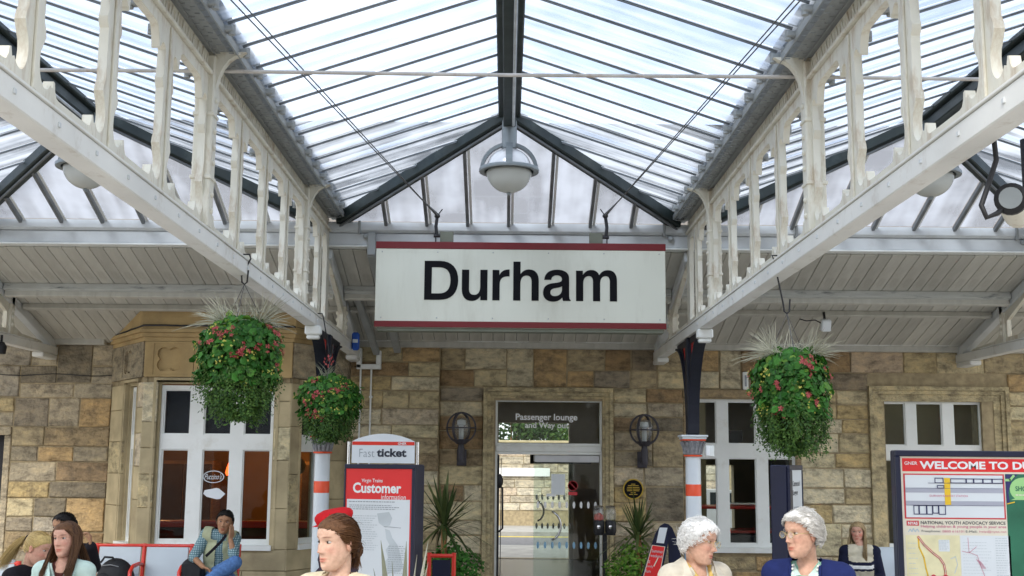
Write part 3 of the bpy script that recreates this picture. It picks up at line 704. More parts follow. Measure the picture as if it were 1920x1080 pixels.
ZP = [0, .25, .46, .66, .84, 1.06, 1.24, 1.40, 1.62, 1.80, 2.0, 2.2, 2.36, 2.56, 2.78, 2.96, 3.14, 3.34]
ns += rubble(W, -1.95, -.84, ZP, YP, [], mC, .3, .7, 11, .1)
MB().box(-1.95, -.84, YP+.011, YW+.010, 0, 3.34).build('pier', 'mortar', bd)
ns += rubble(W, -.84, 6.9, ZBR, YW, ops, mC, .24, .62, 5)
# dressed stone above the soffit and the slate roof (seen only through the glass gables)
MB().box(-8.6, 8.6, YW-.006, YW+.008, 3.48, 6.15).build('upper_wall', 'upper_courses', bd)
mb = MB(); mb.plate([(YW-.2, 6.2), (19.5, 7.2), (24.4, 6.2)], [], lambda u, v, w_: (-8.7+w_, u, v), 17.4); mb.build('roof', 'slate', bd)
# door surround: moulded stone frame
def surround(x0, x1, zt, zb, name, wl=.15, mat='ashlar'):
    mb = MB()
    for k, (a, y) in enumerate(((0, .05), (.05, .025), (.10, 0.0))):
        mb.plate([(x0+a, zb), (x0+a, zt-a), (x1-a, zt-a), (x1-a, zb), (x1-a-.048 if k < 2 else x1-wl, zb), (x1-a-.048 if k < 2 else x1-wl, zt-a-.048 if k < 2 else zt-wl), (x0+a+.048 if k < 2 else x0+wl, zt-a-.048 if k < 2 else zt-wl), (x0+a+.048 if k < 2 else x0+wl, zb)], [], lambda u, v, w_, y=y: (u, YW-y+w_, v), .10+y)
    return mb.build(name, mat, bd)
surround(X_(905), X_(1150), 2.835, 0.0, 'door_surround', .13, 'stone_pale')
surround(4.52, 6.27, 2.895, .81, 'window_surround', .185, 'stone_pale')
mb = MB(); mb.box(2.20, 3.66, YW-.03, YW+.1, 2.73, 2.835, .01); mb.box(2.20, 2.275, YW-.002, YW+.1, .81, 2.728, .006); mb.box(3.605, 3.66, YW-.002, YW+.1, .81, 2.728, .006); mb.build('window_surround', 'stone', bd)
mb = MB(); mb.box(X_(3), X_(16)-.005, YW-.01, YW+.12, 0, 2.19, .008); mb.box(-8.4, X_(16)-.005, YW-.03, YW+.12, 2.195, 2.295, .008); mb.build('door_surround', 'stone_grey', bd)
mb = MB(); mb.box(-8.4, X_(4)+.005, YW+.2, YW+.26, 0, 2.2); mb.build('side_door', 'room_dark', bd)
# ---------------------------------------------------------------- windows
def window(to3, us, zs, parent=bd, frame=.045, sill=True, hor=None, dep=.07, blind=None):
    """us: light edges [(u0,u1)..]; zs: [(z0,z1)..] rows from below; to3(u, v, w) w = depth behind the wall face"""
    u0, u1 = us[0][0]-frame, us[-1][1]+frame; z0, z1 = zs[0][0]-frame, zs[-1][1]+frame
    holes = [[(a, c), (b_, c), (b_, d), (a, d)] for a, b_ in us for c, d in zs]
    mb = MB(); mb.plate([(u0, z0), (u1, z0), (u1, z1), (u0, z1)], holes, lambda u, v, w_: to3(u, v, .10+w_), dep)
    wn = mb.build('window', 'white_paint', parent)
    for a, b_ in us:                                # sash bead inside each light, then the pane
        for c, d in zs:
            bd_ = .014; mb = MB(); mb.plate([(a-.002, c-.002), (b_+.002, c-.002), (b_+.002, d+.002), (a-.002, d+.002)], [[(a+bd_, c+bd_), (b_-bd_, c+bd_), (b_-bd_, d-bd_), (a+bd_, d-bd_)]], lambda u, v, w_: to3(u, v, .118+w_), .03); mb.build('sash', 'white_paint', wn)
            mb = MB(); mb.plate([(a+.004, c+.004), (b_-.004, c+.004), (b_-.004, d-.004), (a+.004, d-.004)], [], lambda u, v, w_: to3(u, v, .135+w_), .005); mb.build('pane', 'window_glass', wn)
    if sill:
        mb = MB(); vs = []
        mb.plate([(u0-.02, z0-.055), (u1+.02, z0-.055), (u1+.02, z0+.004), (u0-.02, z0+.004)], [], lambda u, v, w_: to3(u, v, -.03+w_), .14); mb.build('sill', 'white_paint', wn)
    return wn
front = lambda u, v, w_: (u, YW+w_-.03, v)
def us_(px): return [(X_(a), X_(b_)) for a, b_ in px]
zz = lambda py, px=1400, Y=YW+.08: at(px, py, Y).z
w1 = window(front, us_([(1302, 1347), (1368, 1421), (1442, 1492)]), [(zz(1020), zz(859)), (zz(833), zz(753))])
w2 = window(front, us_([(1663, 1706), (1726, 1776), (1797, 1848)]), [(zz(1022, 1750), zz(862, 1750)), (zz(836, 1750), zz(756, 1750))])
# ---------------------------------------------------------------- canted bay window
A, B_, C_, D_ = Vector((-4.93, YW)), Vector((-4.235, 13.70)), Vector((-2.505, 13.70)), Vector((-1.96, YW))
def facet(p, q):
    d = (q-p); l = d.length; d.normalize(); nrm = Vector((d.y, -d.x))
    return (lambda u, v, w_: (p.x+d.x*u-nrm.x*w_, p.y+d.y*u-nrm.y*w_, v)), l
by = MB()
fA, lA = facet(A, B_); fB, lB = facet(B_, C_); fC, lC = facet(C_, D_)
zs_bay = [(at(400, 1013, 13.8).z, at(400, 843, 13.8).z), (at(400, 815, 13.8).z, at(400, 731, 13.8).z)]
u_of = lambda px: at(px, 900, 13.8).x-B_.x
uB = [(u_of(300), u_of(351)), (u_of(377), u_of(429)), (u_of(453), u_of(505))]
WT = at(320, 716, 13.7).z; WB = .90
bayw = MB()
mbB = MB()
for f, l, hole in ((fA, lA, (.52, .98)), (fB, lB, (uB[0][0]-.05, uB[2][1]+.05)), (fC, lC, (.22, .68))):
    mbB.plate([(.0, 0), (l, 0), (l, 3.62), (.0, 3.62)], [[(hole[0], WB), (hole[1], WB), (hole[1], WT), (hole[0], WT)]], lambda u, v, w_, f=f: f(u, v, .034+w_), .205)
BW = mbB.build('bay_wall', 'mortar', bd)
def block(f, u0, u1, z0, z1, w0, w1_, mat='ashlar', name='stone', b=.008, par=BW):
    mb = MB(); mb.box(0, 1, 0, 1, 0, 1)
    mb = MB(); g = .003; cs = [(u0+g, z0+g), (u1-g, z0+g), (u1-g, z1-g), (u0+g, z1-g)]; ci = [(cs[0][0]+b, cs[0][1]+b), (cs[1][0]-b, cs[1][1]+b), (cs[2][0]-b, cs[2][1]-b), (cs[3][0]+b, cs[3][1]-b)]
    vs = [f(p[0], p[1], w0+b*.7) for p in cs]+[f(p[0], p[1], w0) for p in ci]+[f(p[0], p[1], w1_) for p in cs]
    mb.add(vs, [(4, 5, 6, 7)]+[(k, (k+1) % 4, 4+(k+1) % 4, 4+k) for k in range(4)]+[(k, 8+k, 8+(k+1) % 4, (k+1) % 4) for k in range(4)])
    return mb.build(name, mat, par, recalc=True)
rg = random.Random(21)
for f, l, hole in ((fA, lA, (.52, .98)), (fB, lB, (uB[0][0]-.05, uB[2][1]+.05)), (fC, lC, (.22, .68))):
    zc = [.44, .66, WB]                                 # courses below the sill
    for i in range(len(zc)-1):
        n = max(1, round(l/.6)); xs = [0]+[l*(k+rg.uniform(-.15, .15))/n for k in range(1, n)]+[l]
        for k in range(n): block(f, xs[k], xs[k+1], zc[i], zc[i+1], 0, .05)
    for (a, b_) in ((0, hole[0]), (hole[1], l)):       # piers
        if b_-a < .03: continue
        z = WB
        while z < WT-.01:
            h = rg.choice([.30, .38, .46, .55]); z2 = min(WT, z+h)
            if WT-z2 < .2: z2 = WT
            block(f, a, b_, z, z2, 0, .05, rg.choice(['ashlar', 'ashlar', 'stone_pale'])); z = z2
    # moulded reveal round the window
    mb = MB()
    for k, (o_, w0) in enumerate(((.0, .0), (.022, .04), (.040, .07))):
        h0, h1 = hole[0]-.05+o_, hole[1]+.05-o_
        mb.plate([(h0, WB), (h1, WB), (h1, WT+.05-o_), (h0, WT+.05-o_)], [[(h0+.03, WB+.001), (h1-.03, WB+.001), (h1-.03, WT+.02-o_), (h0+.03, WT+.02-o_)]], lambda u, v, w_, f=f, w0=w0: f(u, v, w0-.006+w_), .06)
    mb.build('reveal', 'ashlar', bd)
# frieze with quatrefoil panels, cornice
FZ0, FZ1 = WT+.055, at(320, 640, 13.7).z
def quatre(f, uc, w, name='quatrefoil_panel'):
    h = (FZ1-FZ0); zc = (FZ0+FZ1)/2; s = min(w, h)*.35
    pts = []
    for k in range(4):
        a = 45+90*k; cx, cz = uc+s*.62*math.cos(R(a))*1.0, zc+s*.62*math.sin(R(a)); pts += arc2d(cx, cz, s*.52, a-97, a+97, 10)
    mb = MB(); mb.plate([(uc-w/2, FZ0+.004), (uc+w/2, FZ0+.004), (uc+w/2, FZ1-.004), (uc-w/2, FZ1-.004)], [[(uc-s*1.25, zc-s*1.25), (uc+s*1.25, zc-s*1.25), (uc+s*1.25, zc+s*1.25), (uc-s*1.25, zc+s*1.25)]], lambda u, v, w_: f(u, v, w_-.018), .039)
    mb.plate([(uc-s*1.3, zc-s*1.3), (uc+s*1.3, zc-s*1.3), (uc+s*1.3, zc+s*1.3), (uc-s*1.3, zc+s*1.3)], [], lambda u, v, w_: f(u, v, .0285+w_), .005)
    mb.plate([(uc-s*1.27, zc-s*1.27), (uc+s*1.27, zc-s*1.27), (uc+s*1.27, zc+s*1.27), (uc-s*1.27, zc+s*1.27)], [pts], lambda u, v, w_: f(u, v, -.010+w_), .038)
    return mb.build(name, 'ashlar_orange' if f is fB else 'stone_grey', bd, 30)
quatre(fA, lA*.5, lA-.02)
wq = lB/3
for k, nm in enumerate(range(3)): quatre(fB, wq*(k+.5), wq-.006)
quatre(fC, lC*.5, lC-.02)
mb = MB()
for z0, z1, pr in ((FZ1, FZ1+.05, .02), (FZ1+.05, FZ1+.10, .05), (FZ1+.10, FZ1+.14, .085), (FZ1+.14, 3.66, .06)):
    o_ = [Vector((A.x-pr*1.1, A.y)), Vector((B_.x-pr*.55, B_.y-pr)), Vector((C_.x+pr*.55, C_.y-pr)), Vector((D_.x+pr*1.1, D_.y))]
    mb.plate([(p.x, p.y) for p in o_], [], lambda u, v, w_, z0=z0: (u, v, z0+w_), z1-z0-.002)
mb.build('cornice', 'ashlar_orange', bd)
window(fB, uB, zs_bay, frame=.05)
window(fA, [(.57, .93)], zs_bay, frame=.05)
window(fC, [(.27, .63)], zs_bay, frame=.05)
# dark blinds behind the upper lights of the bay
mb = MB()
for f, a, b_ in ((fB, uB[0][0], uB[2][1]), (fA, .55, .95), (fC, .25, .65)): mb.plate([(a, zs_bay[1][0]-.02), (b_, zs_bay[1][0]-.02), (b_, zs_bay[1][1]+.02), (a, zs_bay[1][1]+.02)], [], lambda u, v, w_, f=f: f(u, v, .20+w_), .01)
mb.build('blind', 'blind', bd)
# cable swagged across the cornice
pts = []
for i in range(25):
    k = i/24; p = A.lerp(B_, k*3) if k < 1/3 else (B_.lerp(C_, (k-1/3)*3) if k < 2/3 else C_.lerp(D_, (k-2/3)*3))
    pts.append((p.x*1.0, p.y-.10, FZ1+.145+.03*min(1, k*3)+rnd.uniform(-.004, .004)))
MB().tube(pts, .012, 6).build('cornice_cable', 'dark_metal', bd, 60)
pts = [(-6.8+1.9*i/16, YW-.02, 2.945+.012*math.sin(i*.8)) for i in range(17)]+[(-4.86, YW-.03, 2.90)]
MB().tube(pts, .006, 6).build('wall_cable', 'dark_metal', bd, 60)
# ---------------------------------------------------------------- rooms behind the wall
YB = 24.0
mb = MB(); mb.box(-8.4, 8.4, YW+.36, YB-.02, .001, .012); mb.build('room_floor', 'room_floor', bd)
mb = MB(); mb.box(-8.4, 8.4, YW+.36, YB, 3.36, 3.42); mb.build('room_ceiling', 'room_ceiling', bd)
mb = MB(); mb.plate([(-8.5, 0), (8.5, 0), (8.5, 6.15), (-8.5, 6.15)], [[(-.16, .02), (1.27, .02), (1.27, 2.12), (-.16, 2.12)], [(-.16, 2.32), (1.27, 2.32), (1.27, 2.72), (-.16, 2.72)], [(3.75, .02), (4.6, .02), (4.6, 1.9), (3.75, 1.9)]], lambda u, v, w_: (u, YB+w_, v), .28); mb.build('rear_wall', 'room_wall', bd)
mb = MB(); mb.box(-1.7, -1.6, YW+.36, YB-.01, .013, 3.35); mb.box(2.05, 2.15, YW+.36, YB-.01, .013, 3.35); mb.box(-8.5, -8.4, YW+.36, YB, 0, 3.4); mb.box(8.4, 8.5, YW+.36, YB, 0, 3.4); mb.build('partition', 'room_wall', bd)
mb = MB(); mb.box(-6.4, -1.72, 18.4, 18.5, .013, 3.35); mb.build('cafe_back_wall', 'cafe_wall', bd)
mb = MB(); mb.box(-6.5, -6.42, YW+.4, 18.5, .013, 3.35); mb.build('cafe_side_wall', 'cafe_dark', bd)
mb = MB(); mb.box(4.75, 8.3, 19.0, 19.1, .013, 3.35).box(2.17, 3.2, 19.0, 19.1, .013, 3.35); mb.build('office_wall', 'office_paint', bd)
# ================================================================== doorway
YD = YW+.06
def pxz(px, py, Y): p = at(px, py, Y); return p.x, p.z
dx0, dx1 = X_(927, 900, YD), X_(1130, 900, YD); dzt = at(1000, 748, YD).z
tb0, tb1 = at(1000, 852, YD).z, at(1000, 831, YD).z
mb = MB(); mb.plate([(dx0, .014), (dx1, .014), (dx1, dzt), (dx0, dzt)], [[(dx0+.032, .02), (dx1-.032, .02), (dx1-.032, tb0), (dx0+.032, tb0)], [(dx0+.032, tb1), (dx1-.032, tb1), (dx1-.032, dzt-.035), (dx0+.032, dzt-.035)]], lambda u, v, w_: (u, YD+w_, v), .12)
df = mb.build('door_frame', 'white_paint', bd)
mb = MB(); mb.box(dx0+.01, dx1-.01, YD-.015, YD+.02, tb0+.03, tb1-.03, .01); mb.build('transom_bar', 'white_paint', df)
mb = MB(); mb.box(dx0+.03, dx1-.03, YD+.05, YD+.056, tb1-.002, dzt-.033); mb.build('transom_pane', 'door_glass', df)
to_t = lambda u, v: (u, YD+.047, v)
for s, a, b_, c, d in (('Passenger lounge', 967, 1083, 791, 776), ('and Way out', 984, 1067, 805.5, 792)):
    p, q = at(a, c, YD), at(b_, d, YD); lettering(s, to_t, p.x, q.x, p.z, q.z, 'ink_white', df, .022)
# front sliding leaf (right), second leaf further in, opened leaf seen edge-on at left
def leaf(x0, x1, Y, z1, hand, dots, tint='door_glass', flip=1):
    mb = MB(); mb.box(x0, x1, Y, Y+.012, .03, z1); lf = mb.build('door', tint, bd)
    MB().box(x0, x1, Y-.01, Y+.022, z1-.09, z1+.0, .004).build('rail', 'steel', lf); MB().box(x0, x1, Y-.01, Y+.022, .02, .06, .004).build('rail', 'steel', lf)
    cx, cz, r_ = hand; pts = [(cx+r_*math.cos(R(a)), Y-.045 if 0 < k < 12 else Y-.0, cz+r_*1.15*math.sin(R(a))) for k, a in enumerate(np.linspace(-68, 68, 13))]
    mb = MB(); mb.tube(pts, .014, 8); mb.build('handle', 'chrome', lf, 60)
    for (zc, n, m) in dots:
        d0 = None
        for k in range(n):
            xc = x0+.05+(x1-x0-.1)*k/(n-1)
            if d0 is None:
                mb = MB(); mb.plate([(xc+.017*math.cos(a), zc+.043*math.sin(a)) for a in np.linspace(0, 2*math.pi, 13)[:-1]], [], lambda u, v, w_: (u, Y-.004+w_, v), .002); d0 = mb.build('safety_dot', m, lf); x00_ = xc
            else: share(d0, 'safety_dot', lf, (xc-x00_, 0, 0))
    return lf
hz = at(1035, 986, YD); L1 = leaf(X_(1002), dx1-.035, YD+.07, tb0-.005, (X_(1028), hz.z, .16), ((at(1050, 947, YD).z, 9, 'ink_white'), (at(1050, 1023, YD).z, 9, 'ink_blue')))
hz2 = at(1012, 958, 17.4); leaf(X_(1000, 900, 17.4), X_(1075, 900, 17.4), 17.4, 2.02, (X_(1003, 900, 17.4), hz2.z, .13), ((at(1020, 932, 17.4).z, 7, 'ink_grey'), (at(1020, 986, 17.4).z, 7, 'ink_grey')))
mb = MB(); mb.box(dx0+.035, dx0+.055, YD+.12, YD+1.0, .03, tb0-.01); mb.box(dx0+.075, dx0+.083, YD+.35, YD+.9, .03, tb0-.05, 0); ed = mb.build('door', 'dark_metal', bd)
mb = MB(); mb.tube([(dx0+.06, YD+.10, 1.62), (dx0+.1, YD+.08, 1.60), (dx0+.105, YD+.08, 1.1), (dx0+.06, YD+.10, 1.06)], .013, 8); mb.sphere((dx0+.06, YD+.1, 1.68), (.05, .04, .09), 10, 8); mb.build('lock', 'dark_metal', ed, 60)
# notices on the glass
p, q = at(1034, 928, YD), at(1060, 889, YD)
mb = MB(); mb.box(p.x, q.x, YD+.062, YD+.066, p.z, q.z); nb = mb.build('notice', 'poster_white', L1)
p, q = at(1066, 921, YD), at(1083, 901, YD); c = (p+q)/2
mb = MB(); mb.lathe([(.055, 0), (.062, 0), (.062, .002), (.055, .002), (.055, 0)], (c.x, YD+.066, c.z), 20, Matrix.Rotation(R(90), 3, 'X')); mb.beam((c.x-.04, YD+.065, c.z+.04), (c.x+.04, YD+.065, c.z-.04), .01, .002, (0, 1, 0)); mb.box(p.x, q.x, YD+.064, YD+.066, p.z-.05, p.z-.01); mb.build('prohibition_sticker', 'ink_red', L1)
mb = MB(); p, q = at(1025, 931, YD), at(1043, 926, YD); mb.box(p.x, q.x, YD+.060, YD+.0615, p.z, q.z); mb.build('sticker', 'ink_white', L1)
# lobby header, white street sign on the far wall
mb = MB(); mb.box(-.14, 1.25, 17.3, 17.5, 2.04, 2.14).box(.35, 1.25, 17.45, 17.55, 1.90, 2.03); mb.build('lobby_header', 'room_dark', bd)
# ================================================================== far boundary wall and shrubs across the street
fw = thing('boundary_wall', 'pale stone wall across the street seen through the doorway', 'wall', (1, 37.3, 0))
MB().box(-14, 16, 37.32, 37.7, -.02, 2.5).build('wall_core', 'mortar', fw)
rubble(fw, -1.2, 6.6, [-.02, .2, .45, .68, .9, 1.15, 1.4, 1.62, 1.88, 2.12, 2.38], 37.3, [], ['stone_far'], .5, 1.1, 31)
MB().box(-14, 16, 37.2, 37.75, 2.5, 2.62, .02).build('coping', 'ashlar', fw)
solo(MB().box(.02-.25, 1.62-.25, 37.2, 37.24, 1.50, 1.76, .01), 'street_sign', 'ink_white', 'white oblong sign on the stone wall across the street', 'sign')
def leaf_quad(mb, p, n, up_, ln, wd, mi=0, fold=.25):
    n = n.normalized(); t = up_-n*up_.dot(n)
    if t.length < 1e-4: t = Vector((1, 0, 0))
    t.normalize(); s = n.cross(t)
    a = p; b_ = p+t*ln*.45+s*wd*.5-n*wd*fold; c_ = p+t*ln; d_ = p+t*ln*.45-s*wd*.5-n*wd*fold
    mb.add([a, b_, c_, d_], [(0, 1, 2), (0, 2, 3)], mi)
def shrub(name, label, cat, c, rad, n, mat, size, seed, trunk=True, group=None):
    rg = random.Random(seed); t = thing(name, label, cat, (c[0], c[1], 0), group); c = Vector(c); mb = MB()
    cl = [(Vector((rg.gauss(0, .45), rg.gauss(0, .45), rg.gauss(0, .45))), rg.uniform(.25, .5)) for _ in range(14)]
    for _ in range(n):
        cc, r_ = rg.choice(cl); d = Vector((rg.gauss(0, 1), rg.gauss(0, 1), rg.gauss(0, 1))).normalized()
        q = cc+d*r_*rg.uniform(.6, 1); p = c+Vector((q.x*rad[0], q.y*rad[1], q.z*rad[2]))
        leaf_quad(mb, p, (d+Vector((rg.uniform(-.5, .5), rg.uniform(-.8, .2), rg.uniform(-.2, .8)))), Vector((rg.uniform(-1, 1), rg.uniform(-1, 1), rg.uniform(-.6, .6))), size*rg.uniform(.6, 1.3), size*.6)
    o = mb.build('crown', mat, t, recalc=False); o['kind'] = 'stuff'
    if trunk:
        mb = MB()
        for k in range(4):
            a = rg.uniform(0, 6.28); e = c+Vector((math.cos(a)*rad[0]*.5, math.sin(a)*rad[1]*.4, rad[2]*.3))
            mb.tube([(c.x, c.y, 0), (c.x*.6+e.x*.4, c.y*.6+e.y*.4, c.z*.6), tuple(e)], [.07, .05, .015], 7)
        mb.build('trunk', 'wood', t, 60)
    return t
shrub('street_tree', 'green leafy tree behind the far wall, left in the transom window', 'tree', (.2, 39.0, 3.3), (1.9, 1.0, 1.5), 5200, 'leaf_shrub', .18, 5, group='trees across the street')
shrub('street_tree', 'yellow green tree behind the far wall, right in the transom window', 'tree', (2.4, 39.4, 3.4), (1.7, 1.0, 1.5), 5200, 'leaf_bright', .18, 6, group='trees across the street')
shrub('street_tree', 'dark tree behind the far wall, hidden largely by the right window', 'tree', (6.0, 40.0, 3.6), (2.6, 1.2, 1.8), 3000, 'leaf_shrub', .22, 8, group='trees across the street')
# white car parked in the street, seen through the office window
def car(cx, cy):
    t = thing('parked_car', 'white car parked in the street, glimpsed through the office window', 'car', (cx, cy, -.13)); z = -.13
    side = [(-2.0, .25), (2.0, .25), (2.08, .55), (1.95, .82), (1.05, .95), (.45, 1.42), (-1.1, 1.45), (-1.75, 1.0), (-2.05, .9), (-2.1, .5)]
    mb = MB(); mb.plate(side, [], lambda u, v, w_: (cx+u, cy-.82+w_, z+v), 1.64); mb.build('body', 'vehicle_white', t, 25)
    for a in ([(-1.62, 1.0), (-1.05, 1.38), (-.35, 1.38), (-.35, .99)], [(-.25, .99), (-.25, 1.38), (.40, 1.36), (.92, .97)]):
        mb = MB(); mb.plate(a, [], lambda u, v, w_: (cx+u, cy-.826+w_, z+v), .01); mb.build('side_window', 'vehicle_glass', t)
    for x in (-1.3, 1.3):
        for y in (-.8, .62):
            mb = MB(); mb.lathe([(.02, 0), (.2, 0), (.31, .02), (.33, .09), (.31, .17), (.02, .18)], (cx+x, cy+y+.18, z+.33), 20, Matrix.Rotation(R(90), 3, 'X')); mb.build('wheel', 'black_rubber', t, 40)
car(5.2, 29.7)
# ================================================================== cafe and office furniture seen through the glass
t = thing('cafe_counter', 'added dark cafe counter whose red edge stands in for reflected bench rails', 'counter', (-3.2, 16.6, 0))
MB().box(-5.6, -1.9, 16.4, 16.95, .013, 1.02, .01).build('base', 'cafe_dark', t); MB().box(-5.65, -1.85, 16.33, 17.0, 1.02, 1.07, .01).build('worktop', 'wood', t); MB().box(-5.65, -1.85, 16.30, 16.328, 1.0, 1.09, .006).build('edge', 'red_paint', t)  # red edge stands in for bench rails reflected in the bay glass
for x0, lab in ((-5.3, 'tall brown cupboard on the left of the cafe back wall'), (-3.1, 'tall brown cupboard on the right of the cafe back wall')):
    t = thing('cupboard', lab, 'cupboard', (x0, 18, 0), 'cafe cupboards')
    MB().box(x0, x0+.9, 17.9, 18.38, .013, 1.9, .01).build('carcass', 'wood', t)
    for k in range(2): MB().box(x0+.03+k*.43, x0+.44+k*.43, 17.87, 17.898, .1, 1.85, .006).build('door', 'cafe_dark', t)
def pend(x, y, z, lab, mat, rr):
    t = thing('pendant_lamp', lab, 'lamp', (x, y, z), 'lit lamps in the cafe')
    MB().tube([(x, y, 3.36), (x, y, z+rr*.8)], .006, 6).build('cord', 'dark_metal', t)
    MB().lathe([(rr*.3, rr), (rr*.95, .1*rr), (rr*1.0, 0), (rr*.9, 0), (rr*.28, rr*.9)], (x, y, z), 18).build('shade', 'cafe_dark', t, 40)
    MB().sphere((x, y, z+rr*.25), rr*.38, 12, 8).build('bulb', mat, t, 180)
    l = bpy.data.lights.new('lamp_glow', 'POINT'); l.energy = 12; l.color = (1, .55, .2); l.shadow_soft_size = .1; lo = bpy.data.objects.new('lamp_glow', l); col.objects.link(lo); lo.parent = t; lo.location = (0, 0, -.08)
pend(-3.15, 17.3, 2.35, 'warm pendant lamp lighting the cafe behind the bay window', 'warm_lamp', .14)
pend(-5.0, 16.2, 2.35, 'dimmer pendant lamp on the left inside the cafe', 'warm_lamp', .12)
t = thing('flame_torch', 'red flame shaped lamp glowing on a stand inside the cafe', 'lamp', (-4.3, 17.2, 0))
fp = at(432, 885, 17.2)
MB().lathe([(.09, 0), (.09, .02), (.02, .05), (.018, fp.z-.16), (.07, fp.z-.12), (.075, fp.z-.06), (.02, fp.z-.06)], (fp.x, 17.2, .013), 14).build('stand', 'gold', t, 40)
MB().lathe([(.05, 0), (.075, .05), (.055, .13), (.03, .2), (.0, .3)], (fp.x, 17.2, fp.z-.06), 10).build('flame', 'flame_lamp', t, 60)
t = thing('balloon', 'silver round balloon inside the right light of the bay window', 'balloon', (-2.3, 15.0, 1.9))
bp_ = at(560, 874, 15.2); MB().sphere(bp_, (.09, .09, .105), 16, 12).build('skin', 'steel', t, 180); MB().tube([bp_-Vector((0, 0, .1)), bp_-Vector((.02, 0, .5)), (bp_.x, bp_.y, .02)], .003, 5).build('string', 'ink_white', t)
# stickers on the bay window
ov = at(400, 894, 13.82)
t = thing('window_sticker', 'oval white outlined cafe logo on the bay window glass', 'sticker', tuple(ov))
el = lambda a, b_, n=28: [(ov.x+a*math.cos(2*math.pi*k/n), ov.z+b_*math.sin(2*math.pi*k/n)) for k in range(n)]
MB().plate(el(.125, .072), [el(.113, .062)], lambda u, v, w_: (u, 13.825+w_, v), .002).build('oval_ring', 'ink_palegrey', t)
lettering("Puccino's", lambda u, v: (u+(v-ov.z)*.3, 13.825, v), ov.x-.098, ov.x+.098, ov.z-.03, ov.z+.036, 'ink_palegrey', t, .01)
ps = at(402, 925, 13.82)
mb = MB(); mb.plate([(ps.x-.13, ps.z-.005), (ps.x-.115, ps.z+.035), (ps.x+.02, ps.z+.062), (ps.x+.05, ps.z+.055), (ps.x+.125, ps.z-.005), (ps.x+.07, ps.z-.062), (ps.x+.03, ps.z-.068), (ps.x-.09, ps.z-.04)], [], lambda u, v, w_: (u, 13.822+w_, v), .003)
solo(mb, 'paper_notice', 'poster_white', 'white leaf shaped paper notice below the oval logo', 'notice')
# office desks
t = thing('office_desk', 'dark office desk with red strips standing in for reflected bench rails', 'desk', (3.2, 15.8, 0))
MB().box(2.4, 3.7, 15.7, 16.3, .013, 1.0, .01).build('base', 'room_dark', t)
for z in (1.02, 1.33): MB().box(2.35, 3.75, 15.66, 16.3, z, z+.035, .008).build('rail_reflection', 'red_paint', t)  # red strips stand in for bench rails reflected in the window
MB().box(2.9, 3.4, 15.75, 16.1, 1.38, 1.40, .004).build('paper_stack', 'ink_white', t)
t = thing('monitor', 'black computer monitor on the office shelf behind the upper light', 'monitor', (2.95, 15.7, 2.2))
MB().box(2.92, 3.14, 15.7, 15.74, 2.2, 2.36, .01).build('screen', 'black_rubber', t); MB().box(2.98, 3.08, 15.72, 15.76, 2.10, 2.2).build('stand', 'black_rubber', t)
t = thing('wall_shelf', 'dark shelf carrying the monitor inside the office', 'shelf', (3, 15.8, 2.07))
MB().box(2.3, 3.7, 15.6, 15.9, 2.07, 2.095, .004).build('board', 'room_dark', t)
for x in (2.5, 3.5): MB().box(x-.02, x+.02, 15.62, 15.88, 1.9, 2.068).build('bracket', 'dark_metal', t)
# opposite side: unseen stone building added to block low sky from window reflections
t = thing('sky_blocking_building', 'unseen low stone building added behind the viewer to block sky reflections', 'building', (0, -15, 0))
MB().box(-24, 24, -19, -15, -1.09, 4.2).build('wall', 'upper_stone', t); mb = MB(); mb.plate([(-19.6, 4.2), (-14.4, 4.2), (-17, 6.2)], [], lambda u, v, w_: (-24.5+w_, u, v), 49); mb.build('roof', 'slate', t)
for k in range(8):
    x = -14+k*4; wn = MB().box(x-.6, x+.6, -15.0, -14.95, .9, 2.6, .01).build('window', 'white_paint', t); MB().box(x-.5, x+.5, -14.95, -14.93, 1.0, 2.5).build('pane', 'vehicle_glass', wn)
structure(MB().box(-60, 60, -15.5, -9.2, -1.085, -.003), 'opposite_platform', 'paving')
pmat('cloth_red_dark', (.42, .02, .016), .5, .1, 6)
for x, y, lab in ((.55, 16.4, 'fluorescent ceiling light in the lounge behind the doorway'), (3.3, 16.4, 'added ceiling light brightening the office behind the right windows'), (5.6, 16.6, 'added ceiling light brightening the room behind the rightmost window')):  # lounge light is visible; the other two are added to brighten dark rooms
    t = thing('ceiling_light', lab, 'ceiling light', (x, y, 3.3), 'fluorescent ceiling lights')
    MB().box(x-.65, x+.65, y-.07, y+.07, 3.30, 3.355, .01).build('housing', 'ink_white', t); MB().tube([(x-.6, y, 3.28), (x+.6, y, 3.28)], .018, 8).build('tube', 'strip_light', t, 60)
